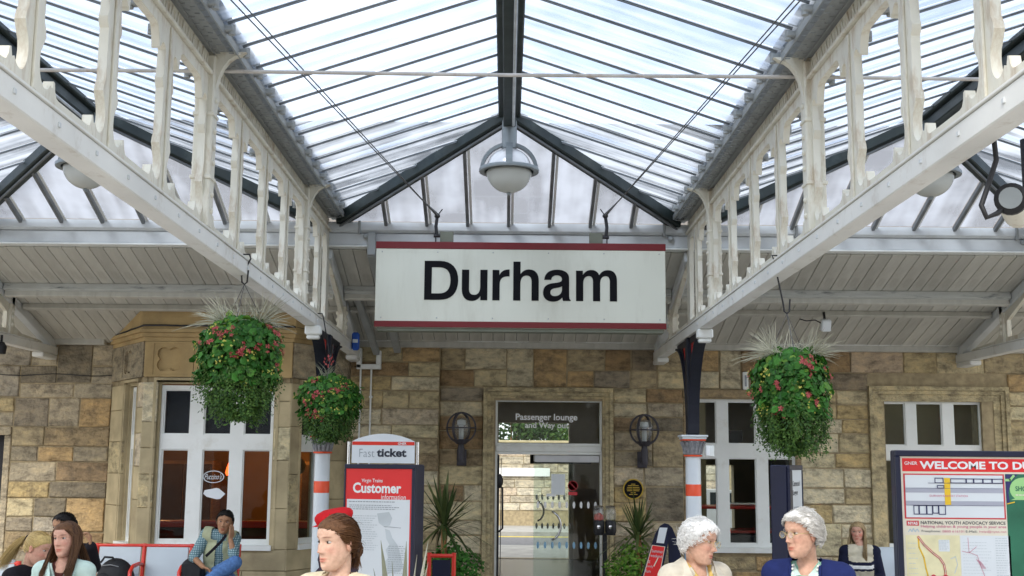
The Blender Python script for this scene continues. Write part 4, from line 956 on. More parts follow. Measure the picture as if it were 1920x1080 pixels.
# ================================================================== columns
def column(x, label):
    t = thing('canopy_column', label, 'column', (x, 12.0, 0), 'canopy columns')
    zc0, zc1 = at(1297, 851, 12).z, at(1297, 816, 12).z
    MB().lathe([(.13, .0), (.13, .06), (.105, .1), (.10, .5), (.082, .56), (.076, zc0-.03)], (x, 12, 0), 28).build('shaft', 'column_white', t, 40)
    MB().lathe([(.080, zc0-.028), (.094, zc0-.026), (.096, zc0-.012), (.080, zc0-.010)], (x, 12, 0), 28).build('ring', 'orange_red', t, 40)
    mb = MB(); mb.lathe([(.080, zc0-.009), (.082, zc0+.02), (.112, zc0+.125), (.115, zc0+.13)], (x, 12, 0), 28)
    for k in range(14):
        a = 2*math.pi*k/14; c, s = math.cos(a), math.sin(a)
        mb.tube([(x+.083*c, 12+.083*s, zc0+.0), (x+.098*c, 12+.098*s, zc0+.07), (x+.124*c, 12+.124*s, zc0+.118), (x+.133*c, 12+.133*s, zc0+.105)], [.014, .013, .011, .004], 6)
    mb.build('capital', 'column_grey', t, 50)
    mb = MB(); mb.box(x-.115, x+.115, 12-.115, 12+.115, zc0+.131, zc0+.145, .003); mb.build('band', 'orange_red', t)
    mb = MB(); mb.box(x-.122, x+.122, 12-.122, 12+.122, zc0+.146, zc0+.166, .004); mb.box(x-.135, x+.135, 12-.135, 12+.135, zc0+.167, zc1, .006); mb.build('abacus', 'column_white', t)
    for z0, z1 in ((at(1297, 930, 12).z, at(1297, 908, 12).z), (.85, .97)):
        MB().lathe([(.0772, z0), (.0782, z0+.001), (.0778, z1-.001), (.0770, z1)], (x, 12, 0), 28).build('red_band', 'orange_red', t, 40)
    MB().box(x-.060, x+.060, 11.94, 12.06, zc1+.001, 3.188, .01).build('neck', 'navy_column', t)
    for s, m in ((-1, 'navy_column'), (1, 'navy_column')):
        e = [(12+s*(.0615+.70*(1-math.cos(R(a)))), zc1+.02+(3.14-zc1-.02)*math.sin(R(a))) for a in range(0, 91, 6)]
        poly = [(12+s*.0615, 3.187)]+[(12+s*.0615, zc1+.03)]+e[1:]+[(12+s*.80, 3.16), (12+s*.80, 3.187)]
        tri = [(12+s*.14, 3.12), (12+s*.14, 2.62), (12+s*.20, 2.80), (12+s*.30, 2.98), (12+s*.42, 3.12)]
        mb = MB(); mb.plate(poly, [tri], lambda u, v, w_: (x-.03+w_, u, v), .06); mb.build('spandrel', m, t)
        mb = MB()
        for i in range(len(e)-1): mb.beam((x, e[i][0]-s*.0, e[i][1]), (x, e[i+1][0], e[i+1][1]), .115, .022, (1, 0, 0) if False else (0, -s*.7, .7) if abs(e[i+1][0]-e[i][0]) < 1e-6 else tuple(Vector((0, -(e[i+1][1]-e[i][1]), e[i+1][0]-e[i][0])).normalized()))
        mb.build('bracket_flange', m, t)
        mb = MB(); mb.plate([(12+s*.135, 3.125), (12+s*.135, 2.60), (12+s*.20, 2.79), (12+s*.31, 2.98), (12+s*.43, 3.125)], [[(12+s*.165, 3.095), (12+s*.165, 2.76), (12+s*.22, 2.88), (12+s*.29, 2.99), (12+s*.36, 3.095)]], lambda u, v, w_: (x-.022+w_, u, v), .044); mb.build('red_tracery', 'cloth_red_dark', t)
    mb = MB(); mb.box(x-.075, x+.075, 11.13, 11.25, 3.10, 3.188, .012); mb.box(x-.06, x+.06, 11.15, 11.23, 3.06, 3.099, .012); mb.build('corbel', 'white_paint', t)
    return t
column(-GX+.03, 'cast iron column with orange bands behind the small left flower basket')
column(GX, 'cast iron column with orange bands in front of the right windows')
# small white junction box fixed to the right column
t = thing('junction_box', 'small white junction box on the right column beside its capital', 'box', (2.05, 11.95, 2.0))
p = at(1332, 845, 11.95); MB().box(p.x-.055, p.x+.03, 11.9, 11.97, p.z-.06, p.z+.05, .006).build('case', 'white_paint', t); MB().box(p.x-.05, p.x-.02, 11.885, 11.898, p.z-.05, p.z+.04, .004).build('cover', 'ink_white', t)
# ================================================================== hanging name sign
YS = 11.42
sg = thing('station_sign', 'large hanging cream station name sign with dark red borders and black letters', 'sign', (.13, YS, 3.2))
sx0, sz1 = at(706, 453, YS).x, at(706, 453, YS).z; sx1, sz0 = at(1249, 618, YS).x, at(1249, 618, YS).z
MB().box(sx0, sx1, YS, YS+.16, sz0, sz1, .006).build('board', 'sign_cream', sg)
MB().box(sx0-.004, sx1+.004, YS-.006, YS+.166, sz1-.068, sz1+.003, .004).build('border', 'sign_red', sg); MB().box(sx0-.004, sx1+.004, YS-.006, YS+.166, sz0+.002, sz0+.062, .004).build('border', 'sign_red', sg)
MB().box(sx0+.02, sx1-.02, YS+.02, YS+.15, sz0-.035, sz0+.0, .004).build('base_rail', 'sign_back', sg)
for k in range(6):
    for zq in (sz1-.10, sz0+.095): MB().sphere((sx0+.06+(sx1-sx0-.12)*k/5, YS-.001, zq), (.007, .004, .007), 8, 6).build('screw', 'steel', sg, 180)
G = {'D': ([('L', 0, 0), ('L', 0, 73), ('L', 29, 73), ('C', 51, 73, 63.5, 60, 63.5, 36.5), ('C', 63.5, 13, 51, 0, 29, 0)], [('L', 13.8, 12), ('L', 27, 12), ('C', 42, 12, 49, 20, 49, 36.5), ('C', 49, 53, 42, 61, 27, 61), ('L', 13.8, 61)], 0),
 'u': ([('L', 0, 57), ('L', 0, 21), ('C', 0, 6, 7, -1.5, 19, -1.5), ('C', 26, -1.5, 31, 1.5, 35, 7.5), ('L', 35, 0), ('L', 48, 0), ('L', 48, 57), ('L', 34.5, 57), ('L', 34.5, 26), ('C', 34.5, 15.5, 30.5, 10, 23.5, 10), ('C', 16.5, 10, 13.5, 14, 13.5, 22), ('L', 13.5, 57)], None, 70.5),
 'r': ([('L', 0, 0), ('L', 0, 57), ('L', 12.8, 57), ('L', 12.8, 47), ('C', 16, 54.5, 22, 58.5, 32, 58), ('L', 32, 45), ('C', 20, 46, 13.5, 41.5, 13.5, 30), ('L', 13.5, 0)], None, 128),
 'h': ([('L', 0, 0), ('L', 0, 73), ('L', 13.5, 73), ('L', 13.5, 49.5), ('C', 17.5, 55.5, 23, 58.5, 29.5, 58.5), ('C', 41.5, 58.5, 48, 50.5, 48, 37), ('L', 48, 0), ('L', 34.5, 0), ('L', 34.5, 35), ('C', 34.5, 43, 31, 47, 25, 47), ('C', 18, 47, 13.5, 41.5, 13.5, 32), ('L', 13.5, 0)], None, 167),
 'a': ([('L', 52, 0), ('L', 37.5, 0), ('C', 36.8, 2, 36.4, 4, 36.2, 6.5), ('C', 32, 1, 26, -1.5, 18.5, -1.5), ('C', 7, -1.5, 0, 5, 0, 15.5), ('C', 0, 26.5, 7, 31.5, 18, 33), ('C', 30, 34.6, 35.5, 35, 35.5, 40.5), ('C', 35.5, 45.3, 31.5, 47.8, 26, 47.8), ('C', 19.5, 47.8, 16, 45, 15.3, 39.2), ('L', 2.2, 39.2), ('C', 3, 52, 12, 58.5, 26.5, 58.5), ('C', 41, 58.5, 49, 52.5, 49, 42), ('L', 49, 12), ('C', 49, 6, 49.6, 3, 52, 1.5)], [('L', 35.6, 27.5), ('C', 33, 25.5, 29, 25, 24, 24), ('C', 17, 22.8, 13.8, 20.5, 13.8, 16), ('C', 13.8, 11.5, 17, 9, 22, 9), ('C', 30, 9, 35.6, 14, 35.6, 22)], 223),
 'm': ([('L', 0, 0), ('L', 0, 57), ('L', 12.8, 57), ('L', 12.8, 49.5), ('C', 17, 55.5, 22, 58.5, 28.5, 58.5), ('C', 36, 58.5, 41, 55.5, 43.5, 49), ('C', 47.5, 55.5, 53, 58.5, 60, 58.5), ('C', 71, 58.5, 77, 51, 77, 38.5), ('L', 77, 0), ('L', 63.5, 0), ('L', 63.5, 36), ('C', 63.5, 43.5, 61, 47, 56, 47), ('C', 49, 47, 45.3, 42, 45.3, 33), ('L', 45.3, 0), ('L', 31.8, 0), ('L', 31.8, 36), ('C', 31.8, 43.5, 29.3, 47, 24.5, 47), ('C', 17.5, 47, 13.5, 42, 13.5, 33), ('L', 13.5, 0)], None, 285)}
lp0 = at(795, 562, YS); lp1 = at(1157, 565, YS); ku = (lp1.x-lp0.x)/362.0; kz = (at(795, 489, YS).z-lp0.z)/73.0
for ch in 'Durham':
    o_, h_, off = G[ch]; tr = lambda pts, off=off: [(lp0.x+(p[0]+off)*ku, lp0.z+p[1]*kz) for p in pts]
    mb = MB(); mb.plate(tr(path2d(o_)), [tr(path2d(h_))] if h_ else [], lambda u, v, w_: (u, YS-.004+w_, v), .003); mb.build('letter', 'sign_black', sg)
for px, s in ((838, 1), (1117, -1)):                    # hanging brackets, shackles and stay wires to the girders
    p = at(px, 442, YS+.08)
    MB().box(p.x-.065, p.x+.065, YS+.03, YS+.10, sz1+.003, sz1+.115, .004).build('hanger_plate', 'sign_back', sg)
    q = at(820 if s > 0 else 1135, 405, YS+.06); h0 = Vector((p.x-s*.10, YS+.06, sz1+.075))
    mb = MB(); mb.tube([(h0.x-s*.03, YS+.06, h0.z), (h0.x+s*.12, YS+.06, h0.z)], .017, 8); mb.tube([h0, h0+Vector((-s*.01, 0, .1)), q], .017, 8); mb.tube([h0+Vector((-s*.01, 0, 0)), h0+Vector((-s*.01, 0, -.07))], .007, 6); mb.build('hanger', 'dark_metal', sg, 60)
    for k, ye in enumerate((5.05, 5.45)):
        e = Vector((-s*1.69, ye, 4.46)); MB().tube([q+Vector((0, -.02, k*.015)), q.lerp(e, .12), e], [.013, .0045, .0045], 6).build('stay_wire', 'wire', sg, 60)
    MB().sphere(q, (.03, .03, .026), 8, 6).tube([q, q+Vector((s*.05, 0, .07))], .006, 5).build('shackle', 'dark_metal', sg, 60)
# ================================================================== ridge lamps
def ridge_lamp(cx, label):
    t = thing('pendant_lantern', label, 'lamp', (cx, YA, 4.37), 'globe lamps hanging from the roof ridges')
    c = Vector((cx, YA, at(957, 320, YA).z)); 
    MB().lathe([(.068, .20), (.068, .60), (.064, .60)], c, 24).build('stem', 'lamp_grey', t, 40); MB().lathe([(.074, .50), (.074, .58)], c, 24).build('collar', 'lamp_grey', t, 40)
    for a0 in (0, 90):                                  # two flat hoops crossing over the globe
        mb = MB(); rot = Matrix.Rotation(R(a0), 3, 'Z'); n = 18
        for i in range(n):
            a, b_ = R(180*i/n), R(180*(i+1)/n)
            vs = []
            for an in (a, b_):
                for (rr, ww) in ((.262, -.03), (.262, .03), (.232, .03), (.232, -.03)): vs.append(c+rot@Vector((rr*math.cos(an), ww, rr*math.sin(an)*.98)))
            mb.add(vs, [(0, 1, 5, 4), (1, 2, 6, 5), (2, 3, 7, 6), (3, 0, 4, 7)])
        mb.build('hoop', 'lamp_grey', t, 40)
    MB().lathe([(.222, -.012), (.268, -.016), (.272, 0), (.268, .016), (.222, .012), (.222, -.012)], c, 40).build('ring', 'lamp_grey', t, 40)
    prof = [(.205*math.cos(R(a)), .205*math.sin(R(a))*.97) for a in range(0, 91, 9)]
    MB().lathe(prof, c+Vector((0, 0, .006)), 32).build('reflector', 'globe_top', t, 180)
    prof = [(.205*math.cos(R(a)), -.205*math.sin(R(a))*.97) for a in range(0, 91, 9)]
    MB().lathe(prof, c-Vector((0, 0, .006)), 32).build('globe', 'globe_frost', t, 180)
    MB().sphere(c+Vector((0, 0, -.215)), (.02, .02, .02), 10, 8).build('finial', 'lamp_grey', t, 180)
m, tt, b, LL = node_mat('globe_frost'); b.inputs['Base Color'].default_value = (.78, .80, .74, 1); b.inputs['Roughness'].default_value = .25; b.inputs['Transmission Weight'].default_value = .35; b.inputs['Subsurface Weight'].default_value = 0; M['globe_frost'] = m
m, tt, b, LL = node_mat('globe_top'); b.inputs['Base Color'].default_value = (.80, .78, .76, 1); b.inputs['Roughness'].default_value = .22; b.inputs['Metallic'].default_value = .35; M['globe_top'] = m
ridge_lamp(0, 'grey globe lamp hanging from the middle roof ridge above the sign')
ridge_lamp(-BAY, 'globe lamp in the left glass roof bay behind the girder')
ridge_lamp(BAY, 'globe lamp in the right glass roof bay behind the girder')
# ================================================================== wall lanterns, plaque, candy machine
def wall_lantern(px, py, lab):
    c = at(px, py, 14.42); t = thing('wall_lantern', lab, 'lantern', tuple(c), 'caged wall lanterns'); rr = .175
    for a0 in (6, 58):
        rot = Matrix.Rotation(R(a0), 3, 'Z'); mb = MB(); n = 26
        for i in range(n):
            vs = []
            for an in (2*math.pi*i/n, 2*math.pi*(i+1)/n):
                for (q, ww) in ((rr+.010, -.013), (rr+.010, .013), (rr-.010, .013), (rr-.010, -.013)): vs.append(c+rot@Vector((q*math.cos(an), ww, q*math.sin(an)*1.05)))
            mb.add(vs, [(0, 1, 5, 4), (1, 2, 6, 5), (2, 3, 7, 6), (3, 0, 4, 7)])
        mb.build('cage_ring', 'lantern_metal', t, 40)
    MB().lathe([(rr-.008, -.006), (rr+.014, -.006), (rr+.014, .006), (rr-.008, .006), (rr-.008, -.006)], c, 32).build('cage_ring', 'lantern_metal', t, 40)
    MB().lathe([(.0, .125), (.07, .118), (.105, .06), (.11, 0), (.095, -.07), (.06, -.13)], c, 24).build('globe', 'globe_glass', t, 180)
    MB().lathe([(.03, -.14), (.03, .02), (.055, .04), (.05, .09), (.02, .10), (.0, .10)], c, 16).build('lamp_tube', 'poster_white', t, 40)
    MB().lathe([(.0, -.20), (.055, -.20), (.10, -.155), (.11, -.14), (.0, -.14)], c, 20).build('cup', 'lantern_metal', t, 40)
    MB().lathe([(.0, -.42), (.042, -.42), (.044, -.26), (.034, -.20), (.0, -.20)], c, 16).build('stem', 'lantern_metal', t, 40)
    mb = MB(); mb.beam(c+Vector((0, .03, -.36)), c+Vector((0, .25, -.36)), .05, .05, (0, 0, 1), .006); mb.box(c.x-.06, c.x+.06, 14.66, 14.685, c.z-.46, c.z-.26, .006); mb.build('wall_arm', 'lantern_metal', t)
wall_lantern(865, 802, 'caged globe wall lantern left of the doorway')
wall_lantern(1208, 806, 'caged globe wall lantern right of the doorway')
pc = at(1187, 917, 14.66); t = thing('wall_plaque', 'round black plaque with gold rim on the wall right of the door', 'plaque', tuple(pc)); rot = Matrix.Rotation(R(90), 3, 'X')
MB().lathe([(0, 0), (.118, 0), (.118, .016), (0, .018)], pc, 32, rot).build('disc', 'sign_black', t, 30); MB().lathe([(.112, .0), (.126, .0), (.126, .022), (.112, .022), (.112, .0)], pc, 32, rot).build('rim', 'gold', t, 30)
for k, (wd, zz_) in enumerate(((.05, .06), (.13, .042), (.15, .02), (.16, .0), (.15, -.02), (.06, -.045), (.1, -.065))): MB().box(pc.x-wd/2, pc.x+wd/2, pc.y-.0215, pc.y-.0195, pc.z+zz_-.004, pc.z+zz_+.004).build('inscription', 'gold', t)
t = thing('sweet_machine', 'twin globe sweet vending machine on a black stand by the door', 'vending machine', (1.15, 13.95, 0))
for k, px in enumerate((1123, 1145)):
    c = at(px, 1000, 13.95); zb = c.z
    MB().lathe([(.06, 0), (.066, .02), (.066, .13), (.055, .15)], (c.x, 13.95, zb), 18).build('body', 'dark_metal', t, 40)
    MB().lathe([(.056, .152), (.064, .17), (.066, .24), (.058, .28), (.05, .29)], (c.x, 13.95, zb), 18).build('globe', 'globe_glass', t, 60)
    MB().lathe([(.052, .291), (.062, .295), (.05, .315), (.0, .322)], (c.x, 13.95, zb), 18).build('lid', 'chrome', t, 60)
    MB().lathe([(.0, 0), (.026, .0), (.022, .03), (.0, .035)], (c.x-.01, 13.885, zb+.075), 12, rot).build('dial', 'chrome', t, 40)
    if k == 0: MB().lathe([(.0, .153), (.054, .153), (.058, .175), (.055, .205), (.02, .235), (.0, .235)], (c.x, 13.95, zb), 14).build('sweets', 'candy_red', t, 60)
cx = (at(1123, 1000, 13.95).x+at(1145, 1000, 13.95).x)/2; mb = MB(); mb.box(cx-.12, cx+.12, 13.9, 14.0, zb-.02, zb-.001, .004); mb.box(cx-.025, cx+.025, 13.925, 13.975, .03, zb-.021, .006); mb.box(cx-.16, cx+.16, 13.8, 14.1, 0, .03, .01); mb.build('stand', 'black_rubber', t)
# small number plate, flood light, bell box, camera
p = at(1398, 714, YW-.03); t = thing('call_plate', 'small pale metal plate on the wall left of the right basket', 'plate', tuple(p)); MB().box(p.x-.035, p.x+.035, YW-.035, YW-.008, p.z-.11, p.z+.11, .006).build('plate', 'white_paint', t); MB().box(p.x-.012, p.x+.012, YW-.04, YW-.036, p.z-.07, p.z+.07).build('slot', 'ink_grey', t)
p = at(1548, 610, 13.45); t = thing('flood_light', 'small white flood light under the soffit above the right basket', 'flood light', tuple(p))
MB().obox(p, (.11, .09, .14), Matrix.Rotation(R(18), 3, 'X'), .012).build('head', 'poster_white', t); MB().tube([p+Vector((0, .03, .06)), p+Vector((0, .06, .16))], .015, 8).build('bracket', 'dark_metal', t); MB().tube([p+Vector((-.3, 0, .07)), p+Vector((-.22, 0, .05)), p+Vector((-.12, 0, .06)), p], .007, 6).build('cable', 'dark_metal', t)
p = at(667, 640, 13.7); t = thing('bell_box', 'small blue alarm box on the girder tail left of the sign', 'box', tuple(p)); MB().obox(p, (.085, .09, .21), None, .02).build('case', 'blue_box', t); MB().box(p.x-.03, p.x+.03, p.y-.05, p.y-.046, p.z-.02, p.z+.02).build('label_plate', 'ink_palegrey', t)
p = at(1897, 376, 4.6); t = thing('security_camera', 'white security camera on a black hose hung from the right girder', 'camera', tuple(p))
rot = Matrix.Rotation(R(78), 3, 'Z')@Matrix.Rotation(R(-6), 3, 'Y'); rx = Matrix.Rotation(R(90), 3, 'Y')
MB().lathe([(.0, -.02), (.055, -.02), (.058, .0), (.058, .30), (.0, .30)], p, 20, Matrix.Rotation(R(62), 3, 'Z')@rx).build('housing', 'cream_paint', t, 40)
MB().lathe([(.0, -.05), (.05, -.05), (.064, -.04), (.064, -.015), (.0, -.015)], p, 20, Matrix.Rotation(R(62), 3, 'Z')@rx).build('front_cap', 'black_rubber', t, 40)
MB().lathe([(.0, -.054), (.044, -.054), (.044, -.0505), (.0, -.0505)], p, 20, Matrix.Rotation(R(62), 3, 'Z')@rx).build('lens_window', 'lamp_grey', t, 40); g0 = at(1863, 256, 4.6); MB().tube([g0+Vector((0, 0, .03)), g0, at(1868, 300, 4.6), at(1852, 350, 4.58), at(1840, 385, 4.56), at(1850, 408, 4.55), at(1870, 400, 4.56), at(1884, 388, 4.6)], .011, 8).build('hose', 'black_rubber', t, 60)
MB().lathe([(.018, 0), (.02, .03), (.0, .03)], g0, 12).build('gland', 'steel', t, 40); MB().tube([p+Vector((.10, .06, .04)), p+Vector((.10, .06, .27))], .025, 10).build('mount', 'navy_column', t, 40)
p = at(2, 655, 13.0); t = thing('spot_lamp', 'small black spot lamp under the leftmost girder end', 'lamp', tuple(p)); MB().lathe([(.0, -.05), (.05, -.05), (.06, .03), (.03, .08), (.0, .09)], p, 16).build('head', 'black_rubber', t, 40); MB().tube([p+Vector((0, 0, .08)), p+Vector((0, 0, .16))], .012, 8).build('stem', 'black_rubber', t)
# ================================================================== hanging baskets
def basket(c, R0, H, label, seed, tuft=True, hook_top=None, hook_bot=None, red=False):
    """c: centre of the mass; R0 radius, H height"""
    rg = random.Random(seed); c = Vector(c); t = thing('hanging_basket', label, 'hanging basket', (c.x, c.y, c.z-H/2), 'hanging flower baskets')
    def rad(h):                                     # radius profile from bottom (0) to top (1)
        ks = [(0, .18), (.10, .46), (.22, .74), (.40, .94), (.66, 1.0), (.84, .90), (.94, .66), (1, .30)]
        for (a, ra), (b_, rb) in zip(ks, ks[1:]):
            if h <= b_: return R0*(ra+(rb-ra)*(h-a)/(b_-a))
        return R0*.3
    def lump(a, h): return 1+.20*mnoise.noise(Vector((math.cos(a)*1.6+seed, math.sin(a)*1.6, h*3.2)))+.12*mnoise.noise(Vector((math.cos(a)*4+seed, math.sin(a)*4, h*8)))
    z0 = c.z-H/2
    def surf(a, h, k=1.0): r_ = rad(h)*lump(a, h)*k; return Vector((c.x+r_*math.cos(a), c.y+r_*math.sin(a), z0+h*H))
    # moss-lined wire bowl inside
    mb = MB(); prof = [(rad(h)*.62, z0+h*H) for h in (.3, .4, .55, .7, .85)]; mb.lathe([(0.01, z0+.27*H)]+prof+[(0.01, z0+.86*H)], (c.x, c.y, 0), 18); mb.build('bowl', 'moss', t, 60)
    big, small, bright = MB(), MB(), MB()
    for _ in range(2300):
        a = rg.uniform(0, 6.283); h = rg.uniform(.28, 1.0)**.8; k = rg.uniform(.72, 1.03); p = surf(a, h, k)
        n = Vector((math.cos(a), math.sin(a), rg.uniform(-.2, .9)))+Vector((rg.gauss(0, .35), rg.gauss(0, .35), rg.gauss(0, .35)))
        sz = rg.choice((rg.uniform(.018, .034), rg.uniform(.034, .058)))
        tgt = bright if rg.random() < (.06 if h < .85 else .25) else big
        tv = Vector((rg.gauss(0, .7), rg.gauss(0, .7), -.6+rg.gauss(0, .5))); n.normalize(); tv = tv-n*tv.dot(n); tv.normalize(); s_ = n.cross(tv)
        m_ = 6; vs = [p]+[p+(tv*math.cos(x)*sz*1.05+s_*math.sin(x)*sz*.85)*.62+tv*sz*.5+n*(.10*sz*math.cos(2*x)) for x in [2*math.pi*(j+.5)/m_ for j in range(m_)]]
        tgt.add(vs[1:], [tuple(range(m_))])
    for _ in range(5200):
        a = rg.uniform(0, 6.283); h = rg.random()**.9; 
        if h > .97: continue
        p = surf(a, h, rg.uniform(.6, 1.06)); n = Vector((math.cos(a), math.sin(a), .3))+Vector((rg.gauss(0, .5), rg.gauss(0, .5), rg.gauss(0, .5)))
        leaf_quad(small, p, n, Vector((rg.gauss(0, .6), rg.gauss(0, .6), -1)), rg.uniform(.018, .036), rg.uniform(.011, .021))
    for _ in range(210):                             # trailing strands
        a = rg.uniform(0, 6.283); h = rg.uniform(.08, .5); p = surf(a, h, rg.uniform(.8, 1.05)); ln = rg.uniform(.10, .34)*H; n_ = int(ln/.011)
        ln = min(ln, (p.z-z0)+rg.uniform(-.02, .05)+.07*mnoise.noise(Vector((math.cos(a)*2+seed, math.sin(a)*2, 0))))
        for j in range(max(3, n_)):
            q = p+Vector((math.cos(a)*.02*math.sin(j*.4), math.sin(a)*.02, -ln*j/max(3, n_)))+Vector((rg.gauss(0, .008), rg.gauss(0, .008), 0))
            leaf_quad(small, q, Vector((math.cos(a)+rg.gauss(0, .5), math.sin(a)+rg.gauss(0, .5), .4)), Vector((rg.gauss(0, 1), rg.gauss(0, 1), -.5)), rg.uniform(.016, .030), rg.uniform(.010, .018))
    for mb, m_, nm in ((big, 'leaf_green', 'leaves'), (small, 'leaf_small', 'trailing_leaves'), (bright, 'leaf_bright', 'young_leaves')): mb.build(nm, m_, t, recalc=False)['kind'] = 'stuff'
    def flowers(n, mat, sz, hlo, hhi, name, petals, clus):
        mb = MB()
        cen = [(rg.uniform(0, 6.283), rg.uniform(hlo, hhi)) for _ in range(n)]
        for (a, h) in cen:
            for _ in range(clus):
                a2, h2 = a+rg.gauss(0, .13), min(.98, max(.05, h+rg.gauss(0, .035))); p = surf(a2, h2, rg.uniform(1.02, 1.10)); n_ = Vector((math.cos(a2), math.sin(a2), .4))+Vector((rg.gauss(0, .3), rg.gauss(0, .3), rg.gauss(0, .3)))
                n_.normalize(); u = n_.orthogonal().normalized(); v = n_.cross(u); s = sz*rg.uniform(.7, 1.2)
                for j in range(petals):
                    x = 2*math.pi*j/petals+rg.uniform(-.2, .2); d = u*math.cos(x)+v*math.sin(x); e = n_.cross(d)
                    mb.add([p, p+d*s*.6+e*s*.28+n_*s*.1, p+d*s+n_*s*rg.uniform(-.1, .2), p+d*s*.6-e*s*.28+n_*s*.1], [(0, 1, 2, 3)])
        mb.build(name, mat, t, recalc=False)['kind'] = 'stuff'
    flowers(16, 'petal_pink', .020, .26, .92, 'pink_flowers', 5, 7)
    flowers(22, 'petal_yellow', .009, .30, .97, 'yellow_flowers', 5, 9)
    if tuft:
        mb = MB()
        for (ox, n) in ((-.40, 130), (.44, 120), (0, 40)):
            for _ in range(n):
                b0_ = Vector((c.x+ox*R0+rg.gauss(0, .02), c.y+rg.gauss(0, .04), z0+H*.93)); az = rg.uniform(0, 6.283); ln = rg.uniform(.16, .36)*R0/.30; out_ = rg.uniform(.15, .98)
                d = Vector((math.cos(az)*out_+ox*.9, math.sin(az)*out_, 1.05-out_*.9)).normalized(); pts = []
                for j in range(5): k = j/4; pts.append(b0_+d*ln*k+Vector((0, 0, -.16*ln*k*k*(1+out_))))
                mb.tube(pts, [.0026, .0025, .0021, .0016, .0005], 3, False)
        mb.build('grass_tuft', 'grass_pale', t, recalc=False)['kind'] = 'stuff'
    else:
        mb = MB(); fl = MB()
        for _ in range(26):
            b0_ = Vector((c.x-.03+rg.gauss(0, .03), c.y+rg.gauss(0, .03), z0+H*.94)); az = rg.uniform(0, 6.283); ln = rg.uniform(.08, .22); d = Vector((math.cos(az)*.45, math.sin(az)*.45, 1)).normalized()
            mb.tube([b0_, b0_+d*ln*.6, b0_+d*ln+Vector((math.cos(az)*.03, math.sin(az)*.03, -.01))], [.004, .003, .0006], 4, False)
        for _ in range(14):
            p = Vector((c.x-.02+rg.gauss(0, .022), c.y-.02+rg.gauss(0, .022), z0+H+.13+rg.gauss(0, .035))); leaf_quad(fl, p, Vector((rg.gauss(0, 1), -1, .3)), Vector((rg.gauss(0, 1), 0, 1)), .035, .022)
        mb.build('grass_tuft', 'leaf_grey', t, recalc=False)['kind'] = 'stuff'; fl.build('red_flowers', 'petal_pink', t, recalc=False)['kind'] = 'stuff'
    # chains to the hook, hook over the girder chord
    hb = Vector(hook_bot)
    for k in range(3):
        a = 2*math.pi*k/3+.5; e = surf(a, .86, .8); MB().tube([hb, e], .0025, 5).build('chain', 'wire', t)
    ht = Vector(hook_top); w_ = .022*(1 if c.x < 0 else -1)
    MB().tube([ht+Vector((-.06 if c.x < 0 else .06, 0, -.03)), ht+Vector((-.04 if c.x < 0 else .04, 0, 0)), ht, Vector((ht.x+.012, ht.y, ht.z-.03)), Vector((hb.x-.022, hb.y, hb.z+.06)), Vector((hb.x-.018, hb.y, hb.z+.015)), hb+Vector((0, 0, .0)), Vector((hb.x+.018, hb.y, hb.z+.015)), Vector((hb.x+.024, hb.y, hb.z+.10))], .006, 8).build('hook', 'dark_metal', t, 60)
    return t
pmat('moss', (.012, .022, .008), .95, .4, 20)
bc = at(441, 690, 8.15); basket((-GX+.035, 8.15, bc.z), .285, .70, 'large flower basket with pale grass tuft in front of the bay window', 41, True, (-GX+.066, 8.15, 3.34), (-GX+.04, 8.15, at(447, 533, 8.15).z))
bc = at(617, 765, 11.45); basket((bc.x, 11.45, bc.z), .285, .62, 'small flower basket in front of the left column capital', 42, False, (-GX+.066, 11.45, 3.34), (bc.x, 11.45, at(625, 665, 11.45).z))
bc = at(1482, 752, 8.0); basket((GX+.045, 8.0, bc.z), .262, .70, 'flower basket with white grass tuft beside the right windows', 43, True, (GX-.062, 8.0, 3.34), (GX+.03, 8.0, at(1480, 588, 8.0).z))
